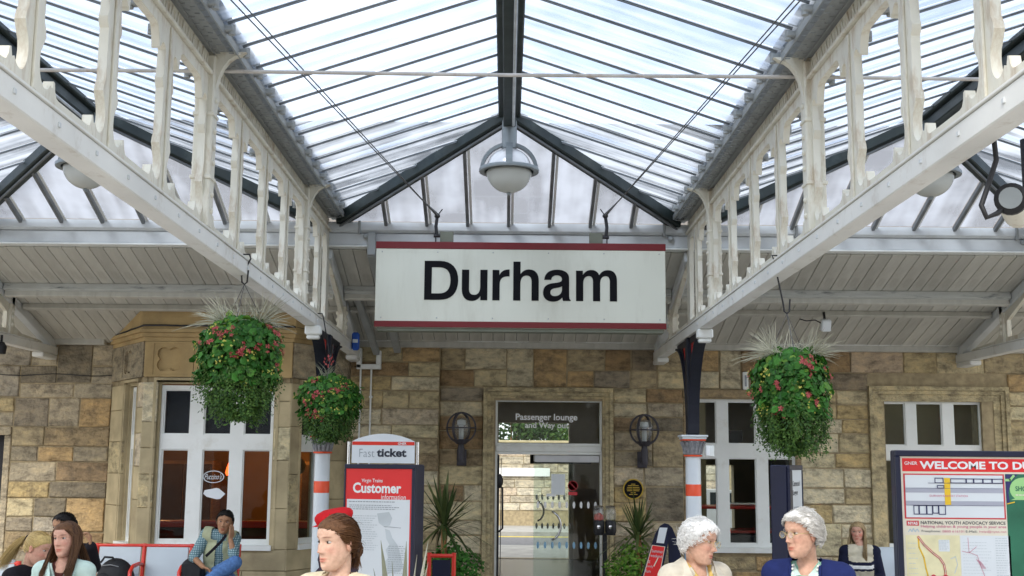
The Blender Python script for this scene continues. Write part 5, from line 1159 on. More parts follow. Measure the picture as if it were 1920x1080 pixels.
# ================================================================== boards and posters
class Face:
    """flat printed face: origin at its left edge, unit u direction, outward normal n; pixels give the layout"""
    def __init__(s, o, u, n, W, px0, px1, topz, py0, pxm): s.o, s.u, s.n, s.W, s.a, s.b, s.topz, s.py0, s.k = Vector(o), Vector(u), Vector(n), W, px0, px1, topz, py0, pxm
    def uv(s, px, py): return ((px-s.a)/(s.b-s.a)*s.W, s.topz-(py-s.py0)*s.k)
    def P(s, u, v, l): q = s.o+s.u*u+s.n*l; return (q.x, q.y, v)
    def rect(s, a, b, c, d, mat, par, l=1, name='print'):
        u0, v0 = s.uv(a, d); u1, v1 = s.uv(c, b); q = .0016*l
        mb = MB(); vs = [s.P(u, v, w_) for w_ in (q-.0012, q) for u, v in ((u0, v0), (u1, v0), (u1, v1), (u0, v1))]; mb.add(vs, [(0, 1, 2, 3), (4, 5, 6, 7), (0, 1, 5, 4), (1, 2, 6, 5), (2, 3, 7, 6), (3, 0, 4, 7)]); return mb.build(name, mat, par)
    def text(s, t, a, b, c, d, mat, par, bold=0.0, l=2):
        u0, v0 = s.uv(a, d); u1, v1 = s.uv(c, b); return lettering(t, lambda u, v: s.P(u, v, .0016*l+.0004), u0, u1, v0, v1, mat, par, bold)
    def line(s, pts, wd, mat, par, l=2, name='printed_line'):
        mb = MB(); q = [s.uv(*p) for p in pts]
        for (a, b) in zip(q, q[1:]): 
            d = Vector((b[0]-a[0], b[1]-a[1])); ln = d.length; d /= max(ln, 1e-6); m = Vector((-d.y, d.x))*wd/2; e = d*wd*.3
            mb.add([s.P(a[0]-e.x+m.x, a[1]-e.y+m.y, .0016*l), s.P(b[0]+e.x+m.x, b[1]+e.y+m.y, .0016*l), s.P(b[0]+e.x-m.x, b[1]+e.y-m.y, .0016*l), s.P(a[0]-e.x-m.x, a[1]-e.y-m.y, .0016*l)], [(0, 1, 2, 3)])
        return mb.build(name, mat, par, recalc=False)
    def poly(s, pts, mat, par, l=2, name='print'):
        q = [s.uv(*p) for p in pts]; mb = MB(); mb.plate(q, [], lambda u, v, w_: s.P(u, v, .0016*l-.001+w_), .001); return mb.build(name, mat, par)
    def greek(s, a, b, c, rows, dy, mat, par, seed, l=2, th=1.1, name='printed_text'):
        rg = random.Random(seed); mb = MB()                # lines too small to read in the photograph
        for r_ in range(rows):
            x = a; y = b+r_*dy; end = c-rg.uniform(0, .3)*(c-a)
            while x < end:
                w_ = rg.uniform(2, 6); u0, v0 = s.uv(x, y+th); u1, v1 = s.uv(min(x+w_, end), y)
                mb.add([s.P(u0, v0, .0016*l), s.P(u1, v0, .0016*l), s.P(u1, v1, .0016*l), s.P(u0, v1, .0016*l)], [(0, 1, 2, 3)]); x += w_+1.2
        o = mb.build(name, mat, par, recalc=False); o['kind'] = 'stuff'; return o
    def box(s, a, b, c, d, w0, w1, mat, par, name, bev=.006):
        u0, v0 = s.uv(a, d); u1, v1 = s.uv(c, b); ctr = s.o+s.u*((u0+u1)/2)+s.n*((w0+w1)/2); ctr.z = (v0+v1)/2
        return MB().obox(ctr, (abs(u1-u0), abs(w1-w0), abs(v1-v0)), Matrix((s.u, s.n, Vector((0, 0, 1)))).transposed(), bev).build(name, mat, par)
def legs(f, px, par, mat='navy', z1=.5):
    for p in px:
        u, v = f.uv(p, 0); q = f.o+f.u*u-f.n*.06; MB().box(q.x-.03, q.x+.03, q.y-.03, q.y+.03, 0, z1, .006).build('leg', mat, par)
# --- customer information board
th = R(14); o = at(647, 870, 9.62); W_ = .60
f = Face((o.x, o.y, 0), (math.cos(th), -math.sin(th), 0), (-math.sin(th), -math.cos(th), 0), W_, 647, 783, o.z, 870, W_/136)
t = thing('information_board', 'navy framed red and white passenger notice board behind the young woman', 'notice board', (o.x, o.y, 0))
f.box(647, 870, 783, 1190, -.24, -.012, 'navy', t, 'case', .01)
for a, b, c, d in ((647, 870, 783, 878), (647, 1182, 783, 1190), (647, 878.2, 650, 1181.8), (777, 878.2, 783, 1181.8)): f.box(a, b, c, d, -.0118, .012, 'navy', t, 'frame_bar', .004)
f.rect(650, 878, 777, 1182, 'poster_red', t, 1, 'poster')
f.rect(653, 933, 774, 1180, 'poster_white', t, 2, 'map_sheet')
f.text('Virgin Trains', 680.5, 896, 721, 904.5, 'ink_white', t, .01, 2); f.text('Customer', 664, 903, 757, 922, 'ink_white', t, .032, 2); f.text('information', 719, 924, 766, 932.6, 'ink_white', t, .0, 2)
f.greek(657, 936.5, 750, 1, 4, 'ink_grey', t, 1, 3, 1.6); f.greek(658, 943, 772, 3, 3.4, 'ink_grey', t, 2, 3, 1.4)
f.greek(664, 962, 715, 16, 4.0, 'ink_palegrey', t, 3, 3, 1.5)
f.poly([(712, 958), (735, 955), (741, 966), (737, 978), (729, 983), (722, 979), (716, 975)], 'ink_palegrey', t, 3, 'map_shape'); f.poly([(728, 985), (737, 988), (742, 1001), (752, 1013), (760, 1034), (764, 1052), (757, 1060), (741, 1062), (728, 1068), (733, 1052), (726, 1046), (735, 1036), (730, 1022), (737, 1013), (731, 1003)], 'ink_palegrey', t, 3, 'map_shape')
f.greek(735, 1015, 770, 13, 3.9, 'ink_grey', t, 5, 4, .9); f.line([(726, 981), (745, 982), (758, 983)], .004, 'ink_grey', t, 4)
legs(f, (660, 770), t)
# --- ticket machine header behind it
o = at(659, 868, 10.6); k_ = 10.6/2200*1.005
f = Face((o.x, o.y, 0), (1, 0, 0), (0, -1, 0), 116*k_, 659, 775, o.z, 868, k_)
t = thing('ticket_machine', 'white ticket machine header with curved top behind the red notice board', 'ticket machine', (o.x, o.y, 0))
mb = MB(); mb.plate([f.uv(659, 868), f.uv(775, 868), f.uv(775, 828.5)]+[f.uv(775-116*i/14, 828.5-14.5*math.sin(math.pi*i/14)**.8) for i in range(1, 14)]+[f.uv(659, 828.5)], [], lambda u, v, w_: f.P(u, v, -.05+w_), .05); mb.build('header', 'poster_white', t)
f.rect(659.5, 828.6, 774.5, 835, 'red_paint', t, 1, 'red_stripe'); f.text('GNER', 744, 829.6, 759.5, 834, 'ink_white', t, .02, 2)
f.text('Fast', 673, 842, 701, 857, 'ink_grey', t, -.012, 1); f.text('ticket', 705, 841, 760, 856.5, 'ink_dark', t, .035, 1)
for p in (653, 780):
    u, v = f.uv(p, 0); MB().tube([(f.o.x+u, o.y+.02, 0), (f.o.x+u, o.y+.02, f.uv(0, 829)[1])], .014, 10).build('post', 'chrome', t, 60)
MB().box(f.o.x-.0, f.o.x+116*k_, o.y+.03, o.y+.5, 0, o.z-.1, .02).build('cabinet', 'navy', t)
# --- leaflet totem on the right, turned away
th = R(66); o = at(1478, 872, 9.6)
f = Face((o.x, o.y, 0), (math.cos(th), math.sin(th), 0), (math.sin(th), -math.cos(th), 0), .60, 0, 136, o.z, 870, .60/136)
t = thing('leaflet_totem', 'navy totem with a white notice turned sideways behind the woman in navy', 'notice board', (o.x, o.y, 0))
f.box(0, 870, 136, 1180, -.15, -.012, 'navy', t, 'case', .01)
for a, b, c, d in ((0, 870, 136, 879), (0, 1171, 136, 1180), (0, 879.2, 26, 1170.8), (131, 879.2, 136, 1170.8)): f.box(a, b, c, d, -.0118, .010, 'navy', t, 'frame_bar', .004)
f.rect(26, 879, 131, 1171, 'poster_white', t, 1, 'poster'); f.text('Customers and', 36, 899, 106, 909, 'ink_dark', t, .02, 2); f.text('Luggage', 36, 916, 84, 928, 'ink_dark', t, .02, 2); f.greek(40, 947, 100, 1, 4, 'ink_grey', t, 12, 2, 2)
legs(f, (12, 124), t)
# --- welcome board
Yb = 9.0; o = at(1676, 844, Yb); k_ = Yb/2200*1.004
f = Face((o.x, Yb, 0), (1, 0, 0), (0, -1, 0), 340*k_, 1676, 2016, o.z, 844, k_)
t = thing('welcome_board', 'large navy framed welcome board with station maps at the right edge', 'notice board', (o.x, Yb, 0))
f.box(1676, 844, 2016, 1140, -.10, -.004, 'navy', t, 'case', .01)
for a, b, c, d in ((1676, 844, 2016, 855), (1676, 1130, 2016, 1140), (1676, 855.2, 1686, 1129.8), (2006, 855.2, 2016, 1129.8)): f.box(a, b, c, d, -.0038, .022, 'navy', t, 'frame_bar', .008)
f.rect(1686, 855, 2006, 1130, 'poster_cream', t, 1, 'sheet'); f.rect(1690, 858.5, 2003, 882.5, 'poster_red', t, 2, 'header_band')
f.text('GNER', 1694, 864.5, 1718, 870.5, 'ink_white', t, .01, 3); f.text('WELCOME TO DURHAM', 1722, 863.5, 1998, 878, 'ink_white', t, .035, 3)
f.rect(1691, 886.5, 1877.5, 968.5, 'ink_red', t, 2, 'plan_border'); f.rect(1694, 889, 1874.5, 966, 'poster_white', t, 3, 'plan')
f.rect(1694, 913.5, 1874.5, 921, 'poster_grey', t, 4, 'track'); f.rect(1694, 936, 1874.5, 943.5, 'poster_grey', t, 4, 'track'); f.rect(1766, 894, 1777, 943, 'ink_yellow', t, 5, 'footbridge')
for y in (912.8, 944): f.line([(1694, y), (1874, y)], .0025, 'ink_navy', t, 6)
f.line([(1736, 903.5), (1874, 903.5)], .003, 'ink_navy', t, 6)
for a, b, c, d in ((1749, 894.5, 1764, 903), (1778, 895.5, 1806, 903), (1807, 895.5, 1820, 903), (1821, 895.5, 1837, 903), (1838, 895.5, 1854, 903), (1855, 895.5, 1874, 903), (1753, 908, 1765, 912.5), (1708, 944.5, 1717, 960), (1718, 944.5, 1731, 960), (1732, 944.5, 1742, 960), (1743, 944.5, 1753, 958), (1754, 944.5, 1766, 960)):
    f.line([(a, b), (c, b), (c, d), (a, d), (a, b)], .006, 'ink_navy', t, 6)
f.text('DURHAM RAILWAY STATION', 1738, 924.8, 1808, 928.4, 'ink_pink', t, 0, 6)
f.rect(1694, 972, 1716.5, 981, 'ink_red', t, 2, 'logo_panel'); f.text('NYAS', 1696.5, 973.8, 1714, 979.4, 'ink_white', t, .03, 3)
f.text('NATIONAL YOUTH ADVOCACY SERVICE', 1720, 972.4, 1876, 978.2, 'ink_dark', t, .015, 2); f.text('Helping children & young people in your area', 1720, 979.6, 1877, 985.6, 'ink_pink', t, .01, 2)
f.text('Freephone:', 1721, 988.6, 1756, 993.6, 'ink_dark', t, 0, 2); f.text('0800 616101', 1759, 988.8, 1799, 992.8, 'ink_pink', t, 0, 2); f.text('E-Mail:', 1802, 988.8, 1823, 992.8, 'ink_dark', t, 0, 2); f.text('help@nyas.net', 1827, 988.8, 1877, 993.4, 'ink_pink', t, 0, 2)
f.line([(1697, 992), (1700, 987), (1703, 992), (1706, 986), (1709, 992), (1713, 987), (1716, 992)], .004, 'ink_blue', t, 2)
f.rect(1691, 998, 1790, 1128, 'poster_yellow', t, 2, 'street_map'); f.rect(1791, 998, 1883, 1128, 'poster_white', t, 2, 'line_map')
f.line([(1714, 1001), (1724, 1015), (1740, 1030), (1752, 1039), (1759, 1050), (1761, 1062), (1761, 1073)], .016, 'ink_red', t, 4); f.line([(1714, 1001), (1724, 1015), (1740, 1030), (1752, 1039), (1759, 1050), (1761, 1062), (1761, 1073)], .005, 'poster_cream', t, 5)
f.line([(1790, 1074), (1761, 1073), (1739, 1073), (1728, 1082), (1718, 1100)], .016, 'ink_red', t, 4); f.line([(1714, 1002), (1715, 1020), (1723, 1038), (1726, 1058), (1729, 1070), (1722, 1084)], .011, 'ink_yellow', t, 3)
for x, y in ((1739, 1073), (1761, 1073)):
    f.poly([(x+5*math.cos(a), y+5*math.sin(a)) for a in np.linspace(0, 6.283, 13)[:-1]], 'ink_red', t, 6); f.poly([(x+1.6*math.cos(a), y+1.6*math.sin(a)) for a in np.linspace(0, 6.283, 9)[:-1]], 'poster_cream', t, 7)
f.rect(1751, 1006, 1771, 1027, 'poster_white', t, 3, 'map_key'); f.greek(1752, 1007, 1770, 7, 2.7, 'ink_palegrey', t, 31, 4, 1.2); f.greek(1695, 1012, 1712, 9, 9, 'ink_palegrey', t, 32, 3, 1); f.line([(1772, 1040), (1781, 1036), (1784, 1050), (1778, 1066)], .006, 'ink_palegrey', t, 3)
f.line([(1805, 1002), (1806, 1028), (1821, 1034), (1826, 1052), (1836, 1080)], .003, 'ink_pink', t, 4); f.line([(1793, 1026), (1806, 1029), (1820, 1018)], .003, 'ink_pink', t, 4)
for k in range(9): f.line([(1818+k*1.2, 1040+k*2), (1828+k*1.0, 1046+k*1.4)], .002, 'ink_pink', t, 4)
f.greek(1795, 1010, 1848, 20, 5.5, 'ink_palegrey', t, 33, 3, .8); f.greek(1855, 1002, 1880, 26, 4.4, 'ink_palegrey', t, 34, 3, 1.2)
f.rect(1879.5, 886, 2003, 1128, 'poster_green', t, 2, 'advert'); f.poly([(1888, 933)]+[(1913+25*math.cos(a)*1.05, 914+22*math.sin(a)) for a in np.linspace(2.3, 4.7, 9)]+[(1960, 892), (1985, 900), (1990, 933)], 'poster_lime', t, 3); f.text('SHOPPING', 1897, 908, 1948, 917, 'poster_green', t, .02, 4); f.greek(1897, 923, 1950, 1, 4, 'poster_cream', t, 35, 4, 2)
f.poly([(1880, 886.5), (1903, 886.5), (1890, 900), (1884, 920), (1886, 938), (1880, 940)], 'ink_navy', t, 4); f.line([(1880, 897), (1888, 897), (1895, 889)], .018, 'poster_lime', t, 5); f.line([(1881, 940), (1894, 937)], .008, 'ink_yellow', t, 5)
for y0 in (946, 1032): f.rect(1912, y0, 1990, y0+36, 'ink_red', t, 3, 'advert_panel')
f.rect(1912, 990, 1990, 1024, 'poster_grey', t, 3, 'advert_photo')
legs(f, (1700, 1990), t, 'navy', .9)
# --- A-board on the right of the plants
Ya = 12.6; t = thing('pavement_sign', 'navy arched pavement sign with red poster beside the right plant', 'sign', (1.75, Ya, 0))
lean = lambda px, py, dy: Vector((at(px, py, Ya).x, Ya+dy-(at(px, py, Ya).z-1.25)*.25, at(px, py, Ya).z))
outl = [(1195, 1180), (1200, 1100), (1214, 1055), (1223, 1022), (1230, 1000), (1238, 986), (1246, 981), (1254, 983), (1256, 992), (1254, 1018), (1247, 1060), (1238, 1110), (1232, 1180)]
mb = MB(); n = len(outl); a = [lean(*p, 0) for p in outl]; b_ = [lean(*p, .035) for p in outl]; mb.add(a+b_, [tuple(range(n)), tuple(range(n, 2*n))]+[(i, (i+1) % n, (i+1) % n+n, i+n) for i in range(n)]); mb.build('front_board', 'navy', t)
o2 = [(1254, 983), (1262, 990), (1271, 1010), (1280, 1040), (1292, 1100), (1300, 1180), (1262, 1180), (1258, 1060), (1255, 1010)]
mb = MB(); n = len(o2); a = [lean(*p, .06) for p in o2]; b_ = [lean(*p, .085) for p in o2]; mb.add(a+b_, [tuple(range(n)), tuple(range(n, 2*n))]+[(i, (i+1) % n, (i+1) % n+n, i+n) for i in range(n)]); mb.build('rear_board', 'navy', t)
def aface(pts, mat, l, name):
    mb = MB(); mb.add([lean(*p, -.002*l) for p in pts], [tuple(range(len(pts)))]); return mb.build(name, mat, t, recalc=False)
aface([(1231.5, 1018), (1236.5, 989), (1251.5, 989.5), (1246, 1019.5)], 'poster_white', 1, 'paper'); aface([(1209, 1080), (1223.5, 1022), (1248.5, 1025.5), (1240, 1080), (1236, 1120), (1202, 1120)], 'poster_cream', 1, 'poster_edge'); aface([(1210.5, 1080), (1224.6, 1023.2), (1247.2, 1026.5), (1238.8, 1080), (1235, 1118), (1204, 1118)], 'poster_red', 2, 'poster')
for k, (s, y, x) in enumerate((('Summer', 1033, 1223), ('weekend', 1042, 1221), ('at', 1054, 1217), ('family', 1063, 1214.5), ('fun', 1072, 1212))):
    v, fc = text_mb(s, .0); mn, mx = v.min(0), v.max(0); w_ = {0: 22, 1: 22, 2: 4, 3: 12, 4: 10}[k]
    mb = MB(); mb.add([lean(x+(p[0]-mn[0])/(mx[0]-mn[0])*w_-(p[1]-mn[1])*0, y+(p[0]-mn[0])/(mx[0]-mn[0])*w_*.12+3-(p[1]-mn[1])/(mx[1]-mn[1])*6, -.006) for p in v], fc); mb.build('lettering', 'ink_palegrey', t, recalc=False)
aface([(1227, 1063), (1235, 1046), (1236.5, 1047), (1229, 1064)], 'poster_cream', 3, 'print')
# wooden post behind the woman in beige
p0, p1 = at(1277, 998, 12.9), at(1269, 1060, 12.9); t = thing('easel', 'orange wooden easel leaning beside the arched pavement sign', 'easel', (p1.x, 12.9, 0))
d_ = (p0-p1).normalized(); MB().beam(p0, p1-d_*.95, .035, .03, (0, 1, 0), .006).build('leg', 'wood', t); q0 = p0+Vector((.03, .03, 0)); MB().beam(q0, Vector((p0.x+.28, 13.15, .0)), .03, .03, (0, 1, 0), .006).build('leg', 'wood', t)
MB().obox(p0+Vector((.12, .03, -.30)), (.16, .03, .42), None, .006).build('panel', 'ink_blue', t)
# ================================================================== benches
def bench(x0, seats, w, Y, label, ztop=.99):
    t = thing('platform_bench', label, 'bench', (x0, Y, 0), 'red framed platform benches')
    for k in range(seats):
        a, b_ = x0+k*w+.03, x0+(k+1)*w-.03
        MB().obox(((a+b_)/2, Y+.06, .74), (b_-a, .02, .46), Matrix.Rotation(R(-8), 3, 'X'), .006).build('back_panel', 'bench_panel', t)
        MB().obox(((a+b_)/2, Y-.20, .445), (b_-a, .44, .02), Matrix.Rotation(R(3), 3, 'X'), .006).build('seat_panel', 'bench_panel', t)
    MB().tube([(x0, Y+.095, ztop), (x0+seats*w, Y+.095, ztop)], .019, 10).build('top_rail', 'red_paint', t, 60)
    MB().tube([(x0, Y+.03, .47), (x0+seats*w, Y+.03, .47)], .017, 10).build('seat_rail', 'red_paint', t, 60)
    for k in range(seats+1):
        x = x0+k*w
        MB().tube([(x, Y+.105, ztop+.02), (x, Y+.06, .72), (x, Y+.02, .46), (x, Y+.05, .02)], [.024, .022, .022, .022], 10).build('post', 'red_paint', t, 60)
        MB().tube([(x, Y+.07, .78), (x, Y-.08, .80), (x, Y-.28, .79), (x, Y-.37, .74), (x, Y-.38, .62), (x, Y-.36, .02)], .021, 10).build('arm_leg', 'red_paint', t, 60)
    return t
bl = at(183, 1022, 13.1); bench(bl.x, 3, .515, 13.0, 'red framed bench with pale panels below the bay window', bl.z)
bench(4.12, 3, .515, 13.95, 'red framed bench by the wall behind the welcome board', at(1665, 1036, 14.05).z)
bench(-5.6, 2, .515, 11.2, 'red framed bench at the left edge behind the seated girls', .93)
# red framed navy panel by the left plant
p0, p1 = at(805, 1040, 11.8), at(851, 1042, 11.8); t = thing('framed_panel', 'red framed navy panel in front of the left spiky plant', 'panel', (p0.x, 11.8, 0))
for x in (p0.x, p1.x): MB().tube([(x, 11.8, 0), (x, 11.8, p0.z+.02)], .022, 10).build('post', 'red_paint', t, 60)
MB().tube([(p0.x, 11.8, p0.z-.01), (p1.x, 11.8, p0.z-.01)], .02, 10).build('rail', 'red_paint', t, 60); MB().box(p0.x+.03, p1.x-.03, 11.79, 11.81, .15, p0.z-.05, .006).build('infill', 'navy', t)
# ================================================================== potted plants
def sword_plant(c, label, seed, n=70, ln=.62, bushes=True, zb=1.28):
    rg = random.Random(seed); c = Vector(c); t = thing('cordyline_plant', label, 'potted plant', (c.x, c.y, 0), 'spiky potted plants')
    MB().lathe([(.17, 0), (.22, .04), (.26, .42), (.28, .44), (.28, .48), (.25, .48), (.0, .46)], (c.x, c.y, 0), 24).build('pot', 'terracotta', t, 40)
    MB().tube([(c.x, c.y, .4), (c.x+.01, c.y, .8), (c.x, c.y, zb)], [.04, .035, .03], 8).build('stem', 'wood', t, 60)
    mb = MB()
    for k in range(n):
        az = rg.uniform(0, 6.283); el = rg.uniform(-.35, 1.45); l_ = ln*rg.uniform(.7, 1.15); d = Vector((math.cos(az)*math.cos(el), math.sin(az)*math.cos(el), math.sin(el))); s_ = d.cross(Vector((0, 0, 1)))
        if s_.length < .01: s_ = Vector((1, 0, 0))
        s_.normalize(); b0_ = Vector((c.x, c.y, zb+rg.uniform(-.1, .05))); wd = rg.uniform(.012, .02); vs = []
        sag = rg.uniform(.15, .55)*(1.2-max(0, math.sin(el)))
        for j in range(6):
            q = j/5; p = b0_+d*l_*q+Vector((0, 0, -sag*l_*q*q)); ww = wd*(1-.0)*(math.sin(math.pi*min(1, .15+q*.85))**.6 if q < 1 else .02); vs += [p-s_*ww, p+s_*ww]
        mb.add(vs, [(2*j, 2*j+1, 2*j+3, 2*j+2) for j in range(5)])
    mb.build('sword_leaves', 'leaf_sword', t, recalc=False)
    if bushes:
        mb = MB()
        for _ in range(1500):
            a = rg.uniform(0, 6.283); r_ = .34*math.sqrt(rg.random()); z = rg.uniform(.42, 1.12-r_*.8); p = Vector((c.x+r_*math.cos(a)+(.12 if seed % 2 else -.05), c.y+r_*math.sin(a), z))
            leaf_quad(mb, p, Vector((math.cos(a)+rg.gauss(0, .4), math.sin(a)+rg.gauss(0, .4), .6)), Vector((rg.gauss(0, 1), rg.gauss(0, 1), -.3)), rg.uniform(.04, .07), rg.uniform(.025, .045))
        mb.build('ivy', 'leaf_bright' if seed % 2 == 0 else 'leaf_green', t, recalc=False)['kind'] = 'stuff'
    return t
p = at(832, 985, 13.4); sword_plant((p.x, 13.4, 0), 'spiky potted plant left of the doorway', 51, 90, .62, True, p.z)
p = at(1197, 1000, 13.5); sword_plant((p.x, 13.5, 0), 'spiky potted plant with bright leaves right of the doorway', 52, 64, .52, True, p.z-.02)
# pointed grey-green leaves close to the camera
p = at(752, 1130, 7.4); rg = random.Random(3); t = thing('agave_plant', 'pointed grey green leaves at the bottom in front of the red notice board', 'potted plant', (p.x, 7.4, 0))
MB().lathe([(.17, 0), (.2, .04), (.24, .5), (.26, .52), (.26, .56), (.0, .54)], (p.x, 7.4, 0), 24).build('pot', 'terracotta', t, 40)
for (tx, ty, w_, mt) in ((714, 1013, .034, 'leaf_grey'), (762, 1015, .032, 'leaf_grey'), (803, 1014, .020, 'grass_pale'), (700, 1066, .016, 'leaf_grey'), (803, 1054, .016, 'grass_pale'), (782, 1040, .012, 'grass_pale'), (735, 1052, .012, 'leaf_grey')):
    tip = at(tx, ty, 7.4+rg.uniform(-.12, .12)); b0_ = Vector((p.x+(tip.x-p.x)*.25, 7.4, .54)); mb = MB(); vs = []
    for j in range(8):
        q = j/7; c = b0_.lerp(tip, q)+Vector(((tip.x-p.x)*.25*(q*q-q), 0, .0)); ww = w_*(1-q**2.2)*(.6+.4*min(1, q*3))+.0008; vs += [c+Vector((-ww, .004, 0)), c+Vector((0, -ww*.35, 0)), c+Vector((ww, .004, 0))]
    mb.add(vs, [f_ for j in range(7) for f_ in ((3*j, 3*j+1, 3*j+4, 3*j+3), (3*j+1, 3*j+2, 3*j+5, 3*j+4))]); mb.build('sword_leaf', mt, t, 60, recalc=False)
# ================================================================== bags
p = at(213, 1064, 12.75); t = thing('backpack', 'black backpack lying on the bench below the bay window', 'backpack', (p.x, 12.75, .46))
mb = MB(); mb.sphere((p.x+.02, 12.77, .64), (.20, .15, .23), 20, 14); mb.v = [(v[0], v[1], max(.465, v[2])) for v in mb.v]; mb.build('sack', 'bag_black', t, 60)
MB().sphere((p.x-.06, 12.66, .60), (.12, .07, .13), 16, 10).build('front_pocket', 'bag_black', t, 60)
MB().tube([(p.x-.12, 12.70, .83), (p.x-.08, 12.69, .885), (p.x+.0, 12.70, .88), (p.x+.03, 12.71, .84)], .012, 8).build('handle', 'bag_black', t, 60); MB().tube([(p.x-.1, 12.655, .80), (p.x, 12.645, .81), (p.x+.08, 12.66, .79)], .005, 6).build('zip', 'steel', t, 60)
# ================================================================== people
def skin_mat(name, c):
    m, t, b, L = node_mat(name); at_ = t.nodes.new('ShaderNodeAttribute'); at_.attribute_name = 'tone'
    mx = t.nodes.new('ShaderNodeMix'); mx.data_type = 'RGBA'; mx.blend_type = 'MULTIPLY'; mx.inputs[0].default_value = 1; mx.inputs[6].default_value = tuple(c)+(1,); L(at_.outputs['Color'], mx.inputs[7])
    tc = t.nodes.new('ShaderNodeTexCoord'); n = t.nodes.new('ShaderNodeTexNoise'); n.inputs['Scale'].default_value = 45; n.inputs['Detail'].default_value = 4; L(tc.outputs['Object'], n.inputs['Vector'])
    rp = ramp(t, [(.3, (.84, .78, .75)), (.7, (1.08, 1.05, 1.03))]); L(n.outputs['Fac'], rp.inputs['Fac']); m2 = t.nodes.new('ShaderNodeMix'); m2.data_type = 'RGBA'; m2.blend_type = 'MULTIPLY'; m2.inputs[0].default_value = 1; L(mx.outputs[2], m2.inputs[6]); L(rp.outputs['Color'], m2.inputs[7])
    L(m2.outputs[2], b.inputs['Base Color']); b.inputs['Roughness'].default_value = .6; b.inputs['Subsurface Weight'].default_value = .06; b.inputs['Subsurface Radius'].default_value = (.012, .004, .002); b.inputs['Specular IOR Level'].default_value = .35
    M[name] = m
skin_mat('skin_fair', (.66, .44, .33)); skin_mat('skin_pink', (.62, .36, .27)); skin_mat('skin_old', (.60, .37, .27)); skin_mat('skin_tan', (.40, .22, .125))
def hair_mat(name, c1, c2):
    m, t, b, L = node_mat(name); g = t.nodes.new('ShaderNodeNewGeometry'); rp = ramp(t, [(0, c1), (1, c2)]); L(g.outputs['Random Per Island'], rp.inputs['Fac']); L(rp.outputs['Color'], b.inputs['Base Color'])
    b.inputs['Roughness'].default_value = .5; b.inputs['Specular IOR Level'].default_value = .3
    tl = t.nodes.new('ShaderNodeBsdfTranslucent'); L(rp.outputs['Color'], tl.inputs[0]); mx = t.nodes.new('ShaderNodeMixShader'); mx.inputs[0].default_value = .28; L(b.outputs[0], mx.inputs[1]); L(tl.outputs[0], mx.inputs[2]); L(mx.outputs[0], t.nodes['Material Output'].inputs['Surface']); M[name] = m
    pmat(name+'_base', [.62*x+.38*y for x, y in zip(c1, c2)], .6, .3, 60, .4, 160, spec=.2)
hair_mat('hair_brown', (.045, .020, .010), (.13, .062, .028)); hair_mat('hair_auburn', (.05, .02, .01), (.24, .12, .055)); hair_mat('hair_blonde', (.36, .24, .08), (.72, .54, .24)); hair_mat('hair_ash', (.20, .13, .06), (.66, .50, .28))
hair_mat('hair_white', (.82, .82, .80), (.97, .96, .94)); hair_mat('hair_grey', (.60, .58, .54), (.95, .93, .89)); hair_mat('hair_black', (.006, .005, .005), (.022, .018, .016))
def fabric(name, c, var=.12, scale=18, bump=.25): pmat(name, c, .85, var, scale, bump, 220, spec=.15)
fabric('cloth_cream', (.68, .60, .42)); fabric('cloth_beige', (.58, .53, .43)); fabric('cloth_navy', (.014, .022, .095)); fabric('cloth_mint', (.24, .46, .36)); fabric('cloth_pale_mint', (.52, .66, .60)); fabric('cloth_black', (.014, .012, .016)); fabric('cloth_plum', (.05, .035, .05))
fabric('cloth_denim', (.10, .20, .42), .25, 30); fabric('cloth_khaki', (.42, .44, .28)); fabric('cloth_red', (.62, .02, .025)); fabric('cloth_brown', (.09, .03, .025)); fabric('cloth_white', (.76, .78, .78)); fabric('cloth_oat', (.60, .55, .42)); fabric('cloth_darknavy', (.012, .014, .035)); fabric('cloth_gold', (.60, .42, .13))
m, t_, b, LL = node_mat('cloth_plaid'); tc = t_.nodes.new('ShaderNodeTexCoord')
w1_ = t_.nodes.new('ShaderNodeTexWave'); w1_.inputs['Scale'].default_value = 14; w1_.bands_direction = 'X'; w1_.inputs['Distortion'].default_value = 1.5; w2_ = t_.nodes.new('ShaderNodeTexWave'); w2_.inputs['Scale'].default_value = 14; w2_.bands_direction = 'Z'; w2_.inputs['Distortion'].default_value = 1.5
LL(tc.outputs['Object'], w1_.inputs['Vector']); LL(tc.outputs['Object'], w2_.inputs['Vector']); ml = t_.nodes.new('ShaderNodeMath'); ml.operation = 'MULTIPLY'; LL(w1_.outputs['Fac'], ml.inputs[0]); LL(w2_.outputs['Fac'], ml.inputs[1])
rp = ramp(t_, [(.0, (.08, .16, .19)), (.25, (.17, .29, .32)), (.8, (.40, .50, .50))]); LL(ml.outputs[0], rp.inputs['Fac']); LL(rp.outputs['Color'], b.inputs['Base Color']); b.inputs['Roughness'].default_value = .85; M['cloth_plaid'] = m
pmat('eye_white', (.46, .43, .40), .15, .02, 3); pmat('eye_iris', (.06, .045, .03), .1, .2, 30); pmat('glasses_gold', (.75, .58, .25), .2, .05, 4, metal=.9); pmat('pearl', (.82, .80, .74), .25, .03, 4)  # eye white darkened to carry the shade of the lids
